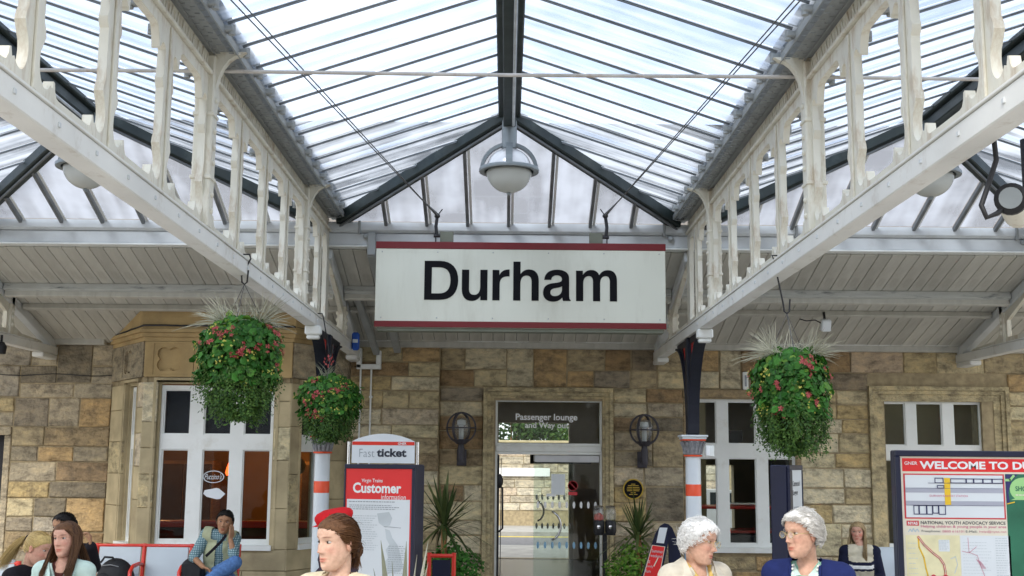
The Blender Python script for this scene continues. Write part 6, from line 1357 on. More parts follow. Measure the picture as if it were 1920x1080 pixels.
# ---- head: lofted slices with facial relief; local frame faces -Y, origin at ear level
ZT = np.array([-.116, -.108, -.092, -.072, -.05, -.03, -.01, .01, .03, .05, .07, .09, .104, .112])
YF = np.array([-.056, -.074, -.080, -.080, -.081, -.083, -.082, -.081, -.085, -.086, -.081, -.064, -.040, -.0])
YBK = np.array([-.02, .0, .018, .036, .055, .074, .088, .096, .099, .097, .088, .068, .042, .0])
HW = np.array([.016, .031, .043, .053, .060, .065, .0685, .071, .073, .073, .068, .054, .034, .0005])
def head_xy(z, ph, grow=0.0):
    z = np.clip(z, -.116, .112); hw = np.interp(z, ZT, HW)+grow; yf = np.interp(z, ZT, YF)-grow; yb = np.interp(z, ZT, YBK)+grow; yc = (yf+yb)/2*.6
    c, s = np.cos(ph), np.sin(ph); return hw*np.sign(c)*np.abs(c)**.92, np.where(s > 0, yc+(yb-yc)*s, yc+(yc-yf)*s)
def head_data(female=True, old=False, hair_rgb=(.1, .05, .03), lips=(.80, .42, .40), blush=.25, nose=1.0, width=1.0):
    zz_ = np.concatenate([np.linspace(-.116, .06, 62), np.linspace(.066, .112, 12)]); n = 100
    ph = np.linspace(0, 2*np.pi, n+1)[:-1]; ph = ph+.28*np.cos(ph)*np.where(np.sin(ph) < 0, 1, 0)*0
    # denser columns on the face (phi = -90 degrees)
    u = np.linspace(-np.pi, np.pi, n+1)[:-1]; ph = -np.pi/2+u-.55*np.sin(u)*.9
    Z, Pn = np.meshgrid(zz_, ph, indexing='ij'); X, Y = head_xy(Z, Pn); X = X*width
    front = np.clip(-np.sin(Pn), 0, 1)**.6
    g = lambda x0, z0, rx, rz: np.exp(-((X-x0)/rx)**2-((Z-z0)/rz)**2)
    D = np.zeros_like(X)
    t = np.clip((.024-Z)/.052, 0, 1); A = (.003+.019*t**1.2)*np.where(Z < -.028, np.exp(-((Z+.028)/.0075)**2), 1)*np.where(Z > .024, np.exp(-((Z-.024)/.014)**2), 1); D += nose*A*np.exp(-(X/(.0065+.0045*t))**2)
    for s in (-1, 1):
        D += .0065*nose*g(s*.0125, -.031, .006, .0065)-.0115*g(s*.030, .013, .0155, .0105)+(.0022 if female else .0045)*g(s*.030, .033, .02, .007)+.0045*g(s*.043, -.018, .018, .016)-.002*g(s*.030, -.045, .012, .014)
        D += .0030*g(s*.031, .0185, .013, .0032)+.002*g(s*.031, .004, .012, .003)
        if old: D -= .003*g(s*.026, -.048, .004, .02); D -= .0025*g(s*.031, -.006, .012, .003); D += .003*g(s*.035, -.068, .012, .015)
    D += .0042*g(0, -.0585, .021, .0042)+.0048*g(0, -.0695, .018, .0045)-.0040*g(0, -.0640, .024, .0022)-.003*g(0, -.082, .02, .006)+(.003 if female else .0055)*g(0, -.099, .016, .010)+.002*g(0, -.048, .012, .004)
    Y = Y-D*front
    V = np.stack([X, Y, Z], -1).reshape(-1, 3); tone = np.ones((len(V), 3))
    x, z, fr = X.ravel(), Z.ravel(), front.ravel()
    lp = np.clip(np.maximum(np.exp(-(x/.0235)**4-((z+.0590-.06*np.abs(x))/.0040)**4), np.exp(-(x/.0205)**4-((z+.0690-.10*np.abs(x))/.0048)**4)), 0, 1)*(fr > .3); tone = tone*(1-lp[:, None])+np.array(lips)*lp[:, None]
    ck = blush*(np.exp(-((np.abs(x)-.040)/.018)**2-((z+.022)/.018)**2)+.8*np.exp(-(x/.012)**2-((z+.030)/.012)**2))*(fr > .2); tone *= 1-ck[:, None]*np.array([.0, .45, .42])
    br = np.zeros_like(x)
    for s in (-1, 1): br = np.maximum(br, np.exp(-((x*s-.031)/.0185)**4-((z-.0345+.10*np.abs(x*s-.034))/.0030)**2))
    br *= (fr > .3)*(.35 if old else .85); hc = np.clip(np.array(hair_rgb)*1.8, 0, .6); tone = tone*(1-br[:, None])+hc*br[:, None]
    sh = np.zeros_like(x)
    for s in (-1, 1): sh = np.maximum(sh, np.exp(-((x*s-.031)/.0125)**4-((z-.0155)/.0022)**2))
    sh *= (fr > .3)*.75; tone = tone*(1-sh[:, None])+np.array([.12, .07, .06])*sh[:, None]
    k = len(zz_); F = [(i*n+j, i*n+(j+1) % n, (i+1)*n+(j+1) % n, (i+1)*n+j) for i in range(k-1) for j in range(n)]; F += [tuple(range(n))[::-1], tuple((k-1)*n+j for j in range(n))]
    return V, F, tone
def remesh(mb, voxel, it=4):
    me = bpy.data.meshes.new('tmp'); me.from_pydata(mb.v, [], mb.f); ob = bpy.data.objects.new('tmp', me); col.objects.link(ob)
    bm = bmesh.new(); bm.from_mesh(me); bmesh.ops.recalc_face_normals(bm, faces=bm.faces[:]); bm.to_mesh(me); bm.free()
    r = ob.modifiers.new('r', 'REMESH'); r.mode = 'VOXEL'; r.voxel_size = voxel; s = ob.modifiers.new('s', 'SMOOTH'); s.factor = .5; s.iterations = it
    dg = bpy.context.evaluated_depsgraph_get(); e = ob.evaluated_get(dg); em = e.to_mesh(); v = np.empty(len(em.vertices)*3); em.vertices.foreach_get('co', v); v = v.reshape(-1, 3).copy(); f = [tuple(p.vertices) for p in em.polygons]
    e.to_mesh_clear(); bpy.data.objects.remove(ob); bpy.data.meshes.remove(me); return v, f
def cap(mb, p0, p1, r0, r1, n=12):
    p0, p1 = Vector(p0), Vector(p1); d = (p1-p0); l = d.length; d = d.normalized() if l > 1e-6 else Vector((0, 0, 1)); pts, rs = [], []
    for a in (-85, -60, -30): pts.append(p0+d*r0*math.sin(R(a))); rs.append(r0*math.cos(R(a)))
    pts += [p0, p1]; rs += [r0, r1]
    for a in (30, 60, 85): pts.append(p1+d*r1*math.sin(R(a))); rs.append(r1*math.cos(R(a)))
    mb.tube(pts, rs, n)
def limb(mb, pts, rs):
    for (a, b, ra, rb) in zip(pts, pts[1:], rs, rs[1:]): cap(mb, a, b, ra, rb)
def hand(mb, wrist, dirn, palm_n, curl=.5, side=1, s=1.0):
    """wrist, finger direction, palm normal, curl; five separate unequal fingers, thumb leaving the side of the palm"""
    w_, d, n = Vector(wrist), Vector(dirn).normalized(), Vector(palm_n); n = (n-d*n.dot(d)).normalized(); x = d.cross(n)*side
    P = lambda a, b, c: w_+(x*a+d*b+n*c)*s
    for a in (-.026, -.009, .009, .026): cap(mb, P(a*.75, .012, 0), P(a, .078, 0), .013*s, .0115*s, 8)
    for k, (a, l) in enumerate(((-.028, .056), (-.0095, .070), (.0095, .075), (.028, .066))):
        p = P(a, .080, 0); ang = 0; dd = d
        for j, (q, rr) in enumerate(((.45, .0088), (.32, .0080), (.25, .0070))):
            ang += curl*(.55, .8, .6)[j]*(1+.12*k); dv = d*math.cos(ang)+n*math.sin(ang)+x*a*.8; e = p+dv.normalized()*l*q*s; cap(mb, p, e, rr*s, rr*.92*s, 8); p = e
    p = P(.028, .022, .004)
    for j, (q, rr, out_) in enumerate(((.036, .0125, .85), (.030, .0098, .5), (.024, .0085, .25))): dv = x*out_+d*(1-out_*.3)+n*(.35+.25*j*curl); e = p+dv.normalized()*q*s; cap(mb, p, e, rr*s, rr*.93*s, 8); p = e
def tone_build(parts, name, mat, parent, smooth=180, extra_mats=()):
    """parts: (V, F, tone or None, material index); one mesh with the colour attribute 'tone'"""
    o0 = ORG[parent.name]; V, F, T, MI = [], [], [], []; b = 0
    for v, f, t, mi in parts:
        V.append(np.asarray(v, float)); F += [tuple(i+b for i in q) for q in f]; T.append(np.ones((len(v), 3)) if t is None else t); MI += [mi]*len(f); b += len(v)
    V = np.concatenate(V)-np.array(o0); T = np.concatenate(T); me = bpy.data.meshes.new(name); me.from_pydata(V.tolist(), [], F); ca = me.attributes.new('tone', 'FLOAT_COLOR', 'POINT'); ca.data.foreach_set('color', np.concatenate([T, np.ones((len(T), 1))], 1).ravel())
    for m in (mat,)+tuple(extra_mats): me.materials.append(M[m])
    me.polygons.foreach_set('material_index', MI)
    bm = bmesh.new(); bm.from_mesh(me); bmesh.ops.recalc_face_normals(bm, faces=bm.faces[:]); bm.to_mesh(me); bm.free()
    me.shade_smooth(); o = bpy.data.objects.new(name, me); col.objects.link(o); o.parent = parent; return o
class Strands:
    def __init__(s, seed): s.mb = MB(); s.rg = random.Random(seed)
    def add(s, pts, r0, r1=.0006, n=4):
        k = len(pts); s.mb.tube(pts, [r0+(r1-r0)*max(0, (i/(k-1)-.55)/.45) for i in range(k)], n, False)
def HM(c, yaw, pitch, tilt, sc): return Matrix.Translation(c)@Matrix.Rotation(R(yaw), 4, 'Z')@Matrix.Rotation(R(pitch), 4, 'X')@Matrix.Rotation(R(tilt), 4, 'Y')@Matrix.Scale(sc, 4)
HLY = [-.09, -.075, -.055, -.035, -.015, .005, .03, .06, .1]; HLZ = [.070, .066, .056, .036, .008, .004, -.035, -.07, -.085]
def scalp(th, seed, noise_amp=0.0, noise_sc=40, drop=0.0, hl=0.0, z0=-.10):
    zz_ = np.concatenate([np.linspace(z0, .06, 26), np.linspace(.068, .112, 10)]); n = 56; ph = np.linspace(0, 2*np.pi, n+1)[:-1]; Z, Pn = np.meshgrid(zz_, ph, indexing='ij'); X, Y = head_xy(Z, Pn)
    line = np.interp(Y, HLY, HLZ)+hl-drop; k = np.clip((Z-line)/.022, -1, 1); V = np.stack([X, Y, Z], -1).reshape(-1, 3); c = np.array([0, .012, .02]); d = V-c; d /= np.linalg.norm(d, axis=1)[:, None]; kk = k.ravel()
    nz = np.array([mnoise.noise(Vector((p[0]*noise_sc+seed, p[1]*noise_sc, p[2]*noise_sc))) for p in V]) if noise_amp else 0
    V = V+d*((np.clip(kk, 0, 1)**.5*th+(noise_amp*nz)*np.clip(kk, 0, 1))-.003*(kk < .05))[:, None]
    F = [(i*n+j, i*n+(j+1) % n, (i+1)*n+(j+1) % n, (i+1)*n+j) for i in range(len(zz_)-1) for j in range(n)]; F = [f for f in F if min(kk[list(f)]) > -.12]; F.append(tuple((len(zz_)-1)*n+j for j in range(n)))
    return V, F
def sp(z, ph, g): x, y = head_xy(np.array(z), np.array(ph), g); return Vector((float(x), float(y), float(z)))
HC = Vector((0, .012, .02))
def EL(d, g=0.0):
    """point of the hair ellipsoid in direction d, raised by g"""
    b = (.098 if d.y < 0 else .088)+g; a = .0735+g; c = (.0925 if d.z > 0 else .115)+g
    return HC+d/math.sqrt((d.x/a)**2+(d.y/b)**2+(d.z/c)**2)
def on_scalp(p, m=0.0): return p.z > np.interp(p.y, HLY, HLZ)+m
def hair(style, mat, Mh, parent, seed):
    S = Strands(seed); rg = S.rg; X = lambda p: Mh@Vector(p)
    def shell(th, **k):
        V, F = scalp(th, seed, **k); S.mb.add([X(p) for p in V], F, 1)
    def root(m=0.0, zlo=-.75):
        while True:
            d = Vector((rg.gauss(0, 1), rg.gauss(0, 1), rg.gauss(0, 1))).normalized()
            if d.z > zlo and on_scalp(EL(d), m): return d
    def comb(d, tg, ln, g0, g1, n=7, wave=0.0, ph=0.0):
        """strand lying on the scalp from direction d towards tg"""
        ang = d.angle(tg); f = min(1.0, ln/max(ang, .01)); pts = []
        for q in range(n):
            k = q/(n-1); e = d.slerp(tg, f*k) if ang > .02 else d; pts.append(X(EL(e, g0+(g1-g0)*k+wave*math.sin(k*5+ph))))
        return pts
    if style == 'curly':
        shell(.022, noise_amp=.005, noise_sc=24, hl=.005)
        for _ in range(2600):
            d = root(-.004); n_ = d; cl = mnoise.noise(d*4.5+Vector((seed, 0, 0))); a = Vector((math.sin(cl*9), math.cos(cl*7), math.sin(cl*5+1))); u = n_.cross(a).normalized(); v = n_.cross(u); p = EL(d, .021+.008*cl+rg.uniform(-.002, .006)); rr = rg.uniform(.008, .020); a0 = rg.uniform(-.6, .6)
            S.add([X(p+(u*math.cos(a0+q*.42)+v*math.sin(a0+q*.42))*rr-u*rr+n_*.0022*math.sin(q*.8)) for q in range(6)], .0012, .0005, 3)
        for _ in range(70):
            d = root(.0); e = EL(d, .026); w_ = Vector((rg.gauss(0, 1), rg.gauss(0, 1), rg.gauss(0, 1)))*.006; S.add([X(e), X(e+d*.010+w_), X(e+d*.013+w_*2.2)], .0006, .0003, 3)
    elif style == 'waves':
        shell(.021, noise_amp=.006, noise_sc=18, hl=.006)
        for _ in range(2800):
            d = root(-.004); sd_ = 1 if d.x > 0 else -1; tg = Vector((sd_*.55, .75, -.45 if d.z < .55 else -.1)).normalized(); ph = mnoise.noise(d*3)*6
            if d.y < -.3 and d.z > .2: tg = Vector((sd_*.8, .35, .45)).normalized()
            S.add(comb(d, tg, rg.uniform(.25, .6), .020+rg.uniform(0, .006), .026+.012*mnoise.noise(d*4+Vector((seed, 0, 0)))+rg.uniform(-.002, .006), 7, .004, ph), .0012, .0004, 3)
    elif style == 'bun':
        shell(.007, noise_amp=.001, noise_sc=30); tg = Vector((0, .96, -.26)).normalized()
        for _ in range(1500):
            d = root(-.003); t2 = (tg+Vector((rg.gauss(0, .06), 0, rg.gauss(0, .06)))).normalized()
            S.add(comb(d, t2, rg.uniform(.5, 3), .0085+rg.uniform(0, .003), .012+rg.uniform(0, .006), 8, .002*rg.random(), rg.uniform(0, 6)), .0016, .0008, 3)
        for _ in range(240):
            a0 = rg.uniform(0, 6.283); rr = rg.uniform(.008, .030); y0 = .085+rg.uniform(0, .035); S.add([X((rr*math.cos(a0+q*.6), y0+.008*math.sin(q), -.040+rr*1.25*math.sin(a0+q*.6))) for q in range(8)], .002, .001, 3)
        for _ in range(90):
            x0 = rg.uniform(-.03, .03); S.add([X((x0, .09+rg.uniform(0, .02), -.05)), X((x0*1.2, .10, -.085)), X((x0*1.4+rg.uniform(-.01, .01), .095+rg.uniform(-.01, .015), -.110-rg.uniform(0, .02)))], .0016, .0005, 3)
        for _ in range(26):                          # loose wisps
            d = root(.0, -.3); e = EL(d, .012); S.add([X(e), X(e+d*.012+Vector((0, .006, 0))), X(e+d*.014+Vector((rg.uniform(-.01, .01), .02, -.015)))], .0007, .0003, 3)
    elif style in ('long', 'long_side'):
        shell(.006, hl=-.002); px = .010 if style == 'long' else -.016; L_ = .25 if style == 'long' else .24
        for _ in range(2000):
            side = rg.choice((-1, 1)); yd = rg.uniform(-.80, .75); d0 = Vector((px*8+side*.03, yd, math.sqrt(max(.02, 1-yd*yd)))).normalized(); al = rg.uniform(-.55, 1.45) if yd > -.3 else rg.uniform(-.60, .7); d1 = Vector((side*math.cos(al), math.sin(al), -.05)).normalized(); g0 = .005+rg.uniform(0, .010); pts = comb(d0, d1, 9, .006, g0+.006, 6)
            b = EL(Vector((side*math.cos(al), math.sin(al), -.45)).normalized(), g0+.008); pts.append(X(b)); end = -.116-L_*rg.uniform(.5, 1.0); sw = rg.uniform(-.014, .014); wob = rg.uniform(0, 6); yt = -.125+rg.uniform(-.012, .01) if al < .75 else .165
            for k in (.3, .55, .78, 1.0): pts.append(X((b.x*(1.02+.16*k)+sw*k+.006*math.sin(wob+k*6), b.y+(yt-b.y)*min(1, k*1.25), b.z+(end-b.z)*k)))
            S.add(pts, .0018, .0005, 3)
    elif style == 'ponytail':
        shell(.006); tg = Vector((0, .985, .16)).normalized()
        for _ in range(1300): S.add(comb(root(-.002), tg, 9, .005+rg.uniform(0, .003), .010+rg.uniform(0, .003), 8), .0016, .0010, 3)
        for _ in range(420):
            a0 = rg.uniform(0, 6.283); rr = .015*math.sqrt(rg.random()); e = rg.uniform(.7, 1.05); sw = rg.gauss(0, .026); sy = rg.gauss(0, .020); pts = [X((rr*math.cos(a0), .102, .035+rr*math.sin(a0)))]
            for k in (.15, .4, .7, 1.0): pts.append(X((rr*math.cos(a0)*(1+k)+sw*k, .125+.085*k*e+sy*k+.012*math.sin(k*5+a0), .035-.26*k*k*e-.02*k)))
            S.add(pts, .0018, .0005, 3)
    elif style == 'short':
        shell(.010, noise_amp=.003, noise_sc=50, hl=.010)
        for _ in range(1500):
            d = root(.004, -.5); tg = Vector((.5 if d.x > -.01 else -.5, -.55 if d.z > .45 else .3, .25 if d.z > .45 else -.9)).normalized(); S.add(comb(d, (tg+Vector((rg.gauss(0, .25), rg.gauss(0, .25), 0))).normalized(), .22, .010, .015+rg.uniform(0, .006), 4), .0016, .0005, 3)
    elif style == 'under_cap':
        shell(.008)
        for _ in range(420):
            al = rg.uniform(-.1, math.pi+.1); d = Vector((math.cos(al), math.sin(al), .1)).normalized(); b = EL(Vector((math.cos(al), math.sin(al), -.4)).normalized(), .012); S.add([X(EL(d, .012)), X(b), X((b.x*.95, b.y*.97, -.10)), X((b.x*.9+rg.uniform(-.01, .01), b.y*.95+.01, -.16-rg.uniform(0, .04)))], .002, .0006, 3)
    return S.mb.build('hair', [mat, mat+'_base'], parent, 60, recalc=False)
TORSO = {}
def person(label, base, J, head, skin='skin_fair', style='long', hmat='hair_brown', seed=1, top='cloth_cream', topmat2=None, trousers='cloth_black', sleeves=1.0, female=True, old=False, group=None, sc=1.0, build=1.0, heading=0.0, vneck=None, shirt=None, top_extra=None, bare_arm=False, hrgb=(.1, .05, .03), blush=.25, shoulders=.155, width=1.0):
    """J: world joints; head = (centre, yaw, pitch, tilt)"""
    t = thing('person', label, 'person', base, group); hc, yaw, pitch, tilt = head; Mh = HM(Vector(hc), yaw, pitch, tilt, sc)
    V, F, T = head_data(female, old, hrgb, blush=blush, width=width, nose=1.15 if old else 1.0); V4 = np.concatenate([V, np.ones((len(V), 1))], 1)@np.array(Mh).T; parts = [(V4[:, :3], F, T, 0)]
    em = MB()
    for s in (-1, 1):                               # ears and eyes
        em.sphere((s*.0715*width, .014, -.004), (.009, .019, .031), 10, 8, rot=Matrix.Rotation(R(s*18), 3, 'Z')); em.sphere((s*.077*width, .020, .006), (.006, .015, .018), 10, 8, rot=Matrix.Rotation(R(s*25), 3, 'Z'))
    parts.append(([tuple(Mh@Vector(p)) for p in em.v], em.f, np.tile(np.array([[1, .86, .84]]), (len(em.v), 1)), 0))
    for s in (-1, 1):
        yfe = float(np.interp(.011, ZT, YF)); ey = MB(); ey.sphere((s*.0305, yfe+.0190, .0115), (.0135, .0115, .0062), 14, 10); parts.append(([tuple(Mh@Vector(p)) for p in ey.v], ey.f, None, 1))
        ir = MB(); ir.sphere((s*.0305, yfe+.0092, .0120), (.0066, .0034, .0056), 12, 8); parts.append(([tuple(Mh@Vector(p)) for p in ir.v], ir.f, None, 2))
    # continuous body under the clothes
    hd = Matrix.Rotation(R(heading), 3, 'Z'); nk = Vector(J['neck']); ch = Vector(J['chest']); pv = Vector(J['pelvis']); up_ = (nk-pv).normalized(); xr = (hd@Vector((1, 0, 0))); fr = hd@Vector((0, -1, 0))
    jaw = Mh@Vector((0, .030, -.055)); mb = MB(); cap(mb, jaw, nk+Vector((0, 0, .02)), .043*sc*build, .047*sc*build); cap(mb, nk+Vector((0, 0, .02)), nk-up_*.05, .049*build, .075*build)
    shl, shr = nk-up_*.055+xr*shoulders, nk-up_*.055-xr*shoulders
    if 'shl' in J: shl = Vector(J['shl'])
    if 'shr' in J: shr = Vector(J['shr'])
    def torso(mb, g):
        cap(mb, shl, shr, .055*build+g, .055*build+g); cap(mb, nk-up_*.03+xr*.07, shl, .042*build+g, .055*build+g); cap(mb, nk-up_*.03-xr*.07, shr, .042*build+g, .055*build+g)
        for k, (w_, d_) in ((.0, (.135, .105)), (.5, (.115, .095)), (1.0, (.135, .11))):
            c = ch.lerp(pv, k); 
            for s in (-1, 1): cap(mb, c+xr*s*w_*.45*build, c+xr*s*w_*.45*build-up_*.10*(1-k), d_*build+g, d_*build*.95+g)
        cap(mb, ch, pv, .12*build+g, .12*build+g)
        if female:
            for s in (-1, 1): cap(mb, ch+xr*s*.07+fr*.055, ch+xr*s*.07+fr*.06-up_*.02, .062*build+g, .06*build+g)
    torso(mb, 0)
    arms = (('shl', shl, J['ell'], J['wrl']), ('shr', shr, J['elr'], J['wrr']))
    for n_, a, b_, c in arms: limb(mb, [a, b_, c], [.046*build, .037*build, .026])
    legs_ = ((J['hipl'], J['knl'], J['anl']), (J['hipr'], J['knr'], J['anr']))
    for a, b_, c in legs_: limb(mb, [a, b_, c], [.078*build, .054, .038]); cap(mb, Vector(c)-Vector((0, 0, .03)), Vector(c)+hd@Vector((0, -.15, -.04)), .035, .028)
    v, f = remesh(mb, .011, 5); parts.append((v, f, None, 0))
    for k, (key, side) in enumerate((('handl', -1), ('handr', 1))):
        if key in J:
            mb = MB(); w_ = J['wrl' if k == 0 else 'wrr']; d, n_, cu = J[key]; el = Vector(J['ell' if k == 0 else 'elr']); cap(mb, Vector(w_).lerp(el, .25), w_, .027, .024); hand(mb, w_, d, n_, cu, side, .98); v, f = remesh(mb, .0042, 3); parts.append((v, f, None, 0))
    tone_build(parts, 'body', skin, t, extra_mats=('eye_white', 'eye_iris'))
    hair(style, hmat, Mh, t, seed)
    # clothes
    mb = MB(); torso(mb, .022); cap(mb, nk-up_*.02, nk-up_*.06, .066*build, .09*build)
    for n_, a, b_, c in arms:
        b_, c = Vector(b_), Vector(c)
        if sleeves >= 1: limb(mb, [a, b_, b_.lerp(c, .96)], [.070*build, .058*build, .047])
        else: limb(mb, [a, Vector(a).lerp(b_, .97)], [.070*build, .058*build]); cap(mb, b_, b_.lerp(c, max(.02, sleeves)), .058*build, .052)
    cap(mb, pv+up_*.02, pv-Vector((0, 0, .06)), .15*build, .155*build)
    # folds: thin rolls of cloth at elbow, armpit and waist
    rg = random.Random(seed+90)
    for n_, a, b_, c in arms:
        a, b_ = Vector(a), Vector(b_)
        for k in (.45, .62, .78, .9): q = a.lerp(b_, k); ax = (b_-a).normalized(); u = ax.orthogonal().normalized(); u = Matrix.Rotation(rg.uniform(0, 6.28), 3, ax)@u; w_ = ax.cross(u); cap(mb, q+u*.052*build+ax*.02, q+w_*.052*build-ax*.02, .014, .012, 8)
    for k in range(5): q = ch.lerp(pv, rg.uniform(.1, .9)); s = rg.choice((-1, 1)); cap(mb, q+xr*s*.13*build+fr*.04, q+xr*s*.04+fr*.135*build-up_*rg.uniform(.03, .08), .020, .014, 8)
    v, f = remesh(mb, .0095, 5)
    if vneck:                                       # cut the front opening
        z0, kx, cx = vneck; vc = v[np.array(f)].mean(1); rel = vc-np.array(nk); lx = rel@np.array(xr); lf = rel@np.array(fr); lz = rel@np.array(up_)
        trim = []
        fm = lf > 0; VX, VZ, VF = lx[fm], lz[fm], lf[fm]
        for sg_ in (-1, 1):
            row = []
            for q_ in np.linspace(-z0, .0, 12):
                tx = cx+sg_*float(np.clip((q_+z0)*kx, 0, .075)); dd = (VX-tx)**2+(VZ-q_)**2; ii = np.argsort(dd)[:6]; row.append(nk+xr*tx+fr*(float(VF[ii].max())+.002)+up_*float(q_))
            trim.append(row)
        keep = ~((lf > -.005) & (np.abs(lx-cx) < np.clip((lz+z0)*kx, 0, .075)) & (lz > -z0)); f = [q for q, k in zip(f, keep) if k]
    MB_ = MB(); MB_.add(v.tolist(), f); mats = [top]
    if topmat2: mats = [top, topmat2[0]]; vc = v[np.array(f)].mean(1); MB_.m = [1 if topmat2[1]((p-np.array(nk))@np.array(xr), (p-np.array(nk))@np.array(fr), (p-np.array(nk))@np.array(up_), p) else 0 for p in vc]
    if topmat2 and len(topmat2) > 2:
        mats.append(topmat2[2]); MB_.m = [2 if topmat2[3]((p-np.array(nk))@np.array(xr), (p-np.array(nk))@np.array(fr), (p-np.array(nk))@np.array(up_), p) else m_ for p, m_ in zip(vc, MB_.m)]
    MB_.build('top' if not vneck else 'jacket', mats, t, 180)
    if vneck:
        for row in trim: MB().tube(row, .009, 7).build('front_edge', top, t, 60)
    if shirt:
        mb = MB(); torso(mb, .008); cap(mb, nk-up_*.035, nk-up_*.06, .062*build, .08*build); v, f = remesh(mb, .011, 4); q = MB(); q.add(v.tolist(), f); q.build('shirt', shirt, t, 180)
    mb = MB()
    for a, b_, c in legs_: limb(mb, [a, b_, Vector(b_).lerp(Vector(c), .93)], [.098*build, .074, .060])
    cap(mb, pv+up_*.03, pv-Vector((0, 0, .03)), .145*build, .14*build); cap(mb, pv+xr*.05, Vector(legs_[0][0]), .12*build, .10*build); cap(mb, pv-xr*.05, Vector(legs_[1][0]), .12*build, .10*build)
    v, f = remesh(mb, .012, 4); q = MB(); q.add(v.tolist(), f); q.build('trousers', trousers, t, 180)
    for a, b_, c in legs_:
        c = Vector(c); mb = MB(); cap(mb, c-Vector((0, 0, .04)), c+hd@Vector((0, -.15, -.045)), .044, .036); cap(mb, c, c-Vector((0, 0, .04)), .045, .045); v, f = remesh(mb, .009, 3); v[:, 2] = np.maximum(v[:, 2], .002); q = MB(); q.add(v.tolist(), f); q.build('shoe', 'black_rubber', t, 180)
    TORSO[t.name] = torso
    return t, Mh, nk, xr, fr, up_
def standing(x, y, heading, neckz, lean=0.0):
    hd = Matrix.Rotation(R(heading), 3, 'Z'); q = lambda a, b, c: Vector((x, y, 0))+hd@Vector((a, b, c)); k = neckz/1.40
    return dict(neck=q(0, 0, 1.40*k), chest=q(0, -.01, 1.20*k), pelvis=q(0, 0, .93*k), ell=q(.22, .03, 1.06*k), wrl=q(.22, -.05, .83*k), elr=q(-.22, .03, 1.06*k), wrr=q(-.22, -.05, .83*k), hipl=q(.085, 0, .86*k), knl=q(.09, -.01, .47*k), anl=q(.095, .02, .09), hipr=q(-.085, 0, .86*k), knr=q(-.09, -.01, .47*k), anr=q(-.095, .02, .09),
        handl=(hd@Vector((0, -.1, -1)), hd@Vector((-1, 0, 0)), .35), handr=(hd@Vector((0, -.1, -1)), hd@Vector((1, 0, 0)), .35))
def seated(x, y, heading, neckz, fwd=0.0, seat=.46):
    hd = Matrix.Rotation(R(heading), 3, 'Z'); q = lambda a, b, c: Vector((x, y, 0))+hd@Vector((a, b, c))
    return dict(neck=q(0, -fwd, neckz), chest=q(0, -fwd*.7, neckz-.20), pelvis=q(0, .05, seat+.12), ell=q(.22, -fwd*.4-.04, neckz-.33), wrl=q(.10, -.28-fwd*.5, seat+.16), elr=q(-.22, -fwd*.4-.04, neckz-.33), wrr=q(-.10, -.28-fwd*.5, seat+.16), hipl=q(.09, 0, seat+.09), knl=q(.11, -.43, seat+.06), anl=q(.10, -.42, .09), hipr=q(-.09, 0, seat+.09), knr=q(-.11, -.43, seat+.06), anr=q(-.10, -.42, .09),
        handl=(hd@Vector((-.6, -1, -.2)), Vector((0, 0, -1)), .4), handr=(hd@Vector((.6, -1, -.2)), Vector((0, 0, -1)), .4))
def strip_on(pts, nrm, wd, mat, name, parent, th=.006):
    mb = MB()
    for a, b in zip(pts, pts[1:]): mb.beam(a, b, wd, th, nrm, .002)
    return mb.build(name, mat, parent)
def glasses(Mh, parent, mat='glasses_gold'):
    mb = MB(); yl = -.104
    for s in (-1, 1):
        mb.tube([Mh@Vector((s*.031+.021*math.cos(a), yl+.004*abs(math.cos(a)), .006+.017*math.sin(a))) for a in np.linspace(0, 6.283, 17)], .0013, 5, False)
        mb.tube([Mh@Vector((s*.052, yl+.004, .010)), Mh@Vector((s*.068, yl+.03, .012)), Mh@Vector((s*.078, .012, .012))], .0014, 5)
    mb.tube([Mh@Vector((-.010, yl, .010)), Mh@Vector((0, yl-.003, .013)), Mh@Vector((.010, yl, .010))], .0013, 5); g = mb.build('glasses', mat, parent, 60)
    for s in (-1, 1):
        mb = MB(); mb.add([Mh@Vector((s*.031+.020*math.cos(a), yl+.003*abs(math.cos(a)), .006+.016*math.sin(a))) for a in np.linspace(0, 6.283, 17)[:-1]], [tuple(range(16))]); mb.build('lens', 'globe_glass', g, recalc=False)
# 1 young woman, foreground
hc = at(631, 1018, 5.25); J = standing(hc.x+.015, 5.28, -25, hc.z-.155)
t, Mh, nk, xr, fr, up_ = person('young woman with brown hair tied back in a cream top, looking left', (hc.x, 5.28, 0), J, (hc, -44, 4, 0), 'skin_fair', 'bun', 'hair_auburn', 11, 'cloth_cream', trousers='cloth_denim', heading=-25, vneck=(.10, .55, 0), shirt=None, blush=.35, hrgb=(.12, .06, .03))
mb = MB(); mb.tube([nk+xr*(.068*math.cos(a))+fr*(.068*math.sin(a))+up_*(.005-.05*max(0, math.sin(a))) for a in np.linspace(0, 6.283, 25)], .003, 6, False); mb.build('necklace', 'cloth_brown', t, 60)
mb = MB()
for s in (-1, 1): mb.tube([nk+xr*s*.075-fr*.02+up_*.02, nk+xr*s*.07+fr*.05-up_*.0, nk+xr*s*.03+fr*.095-up_*.07], .012, 8)
mb.build('collar', 'cloth_cream', t, 60)
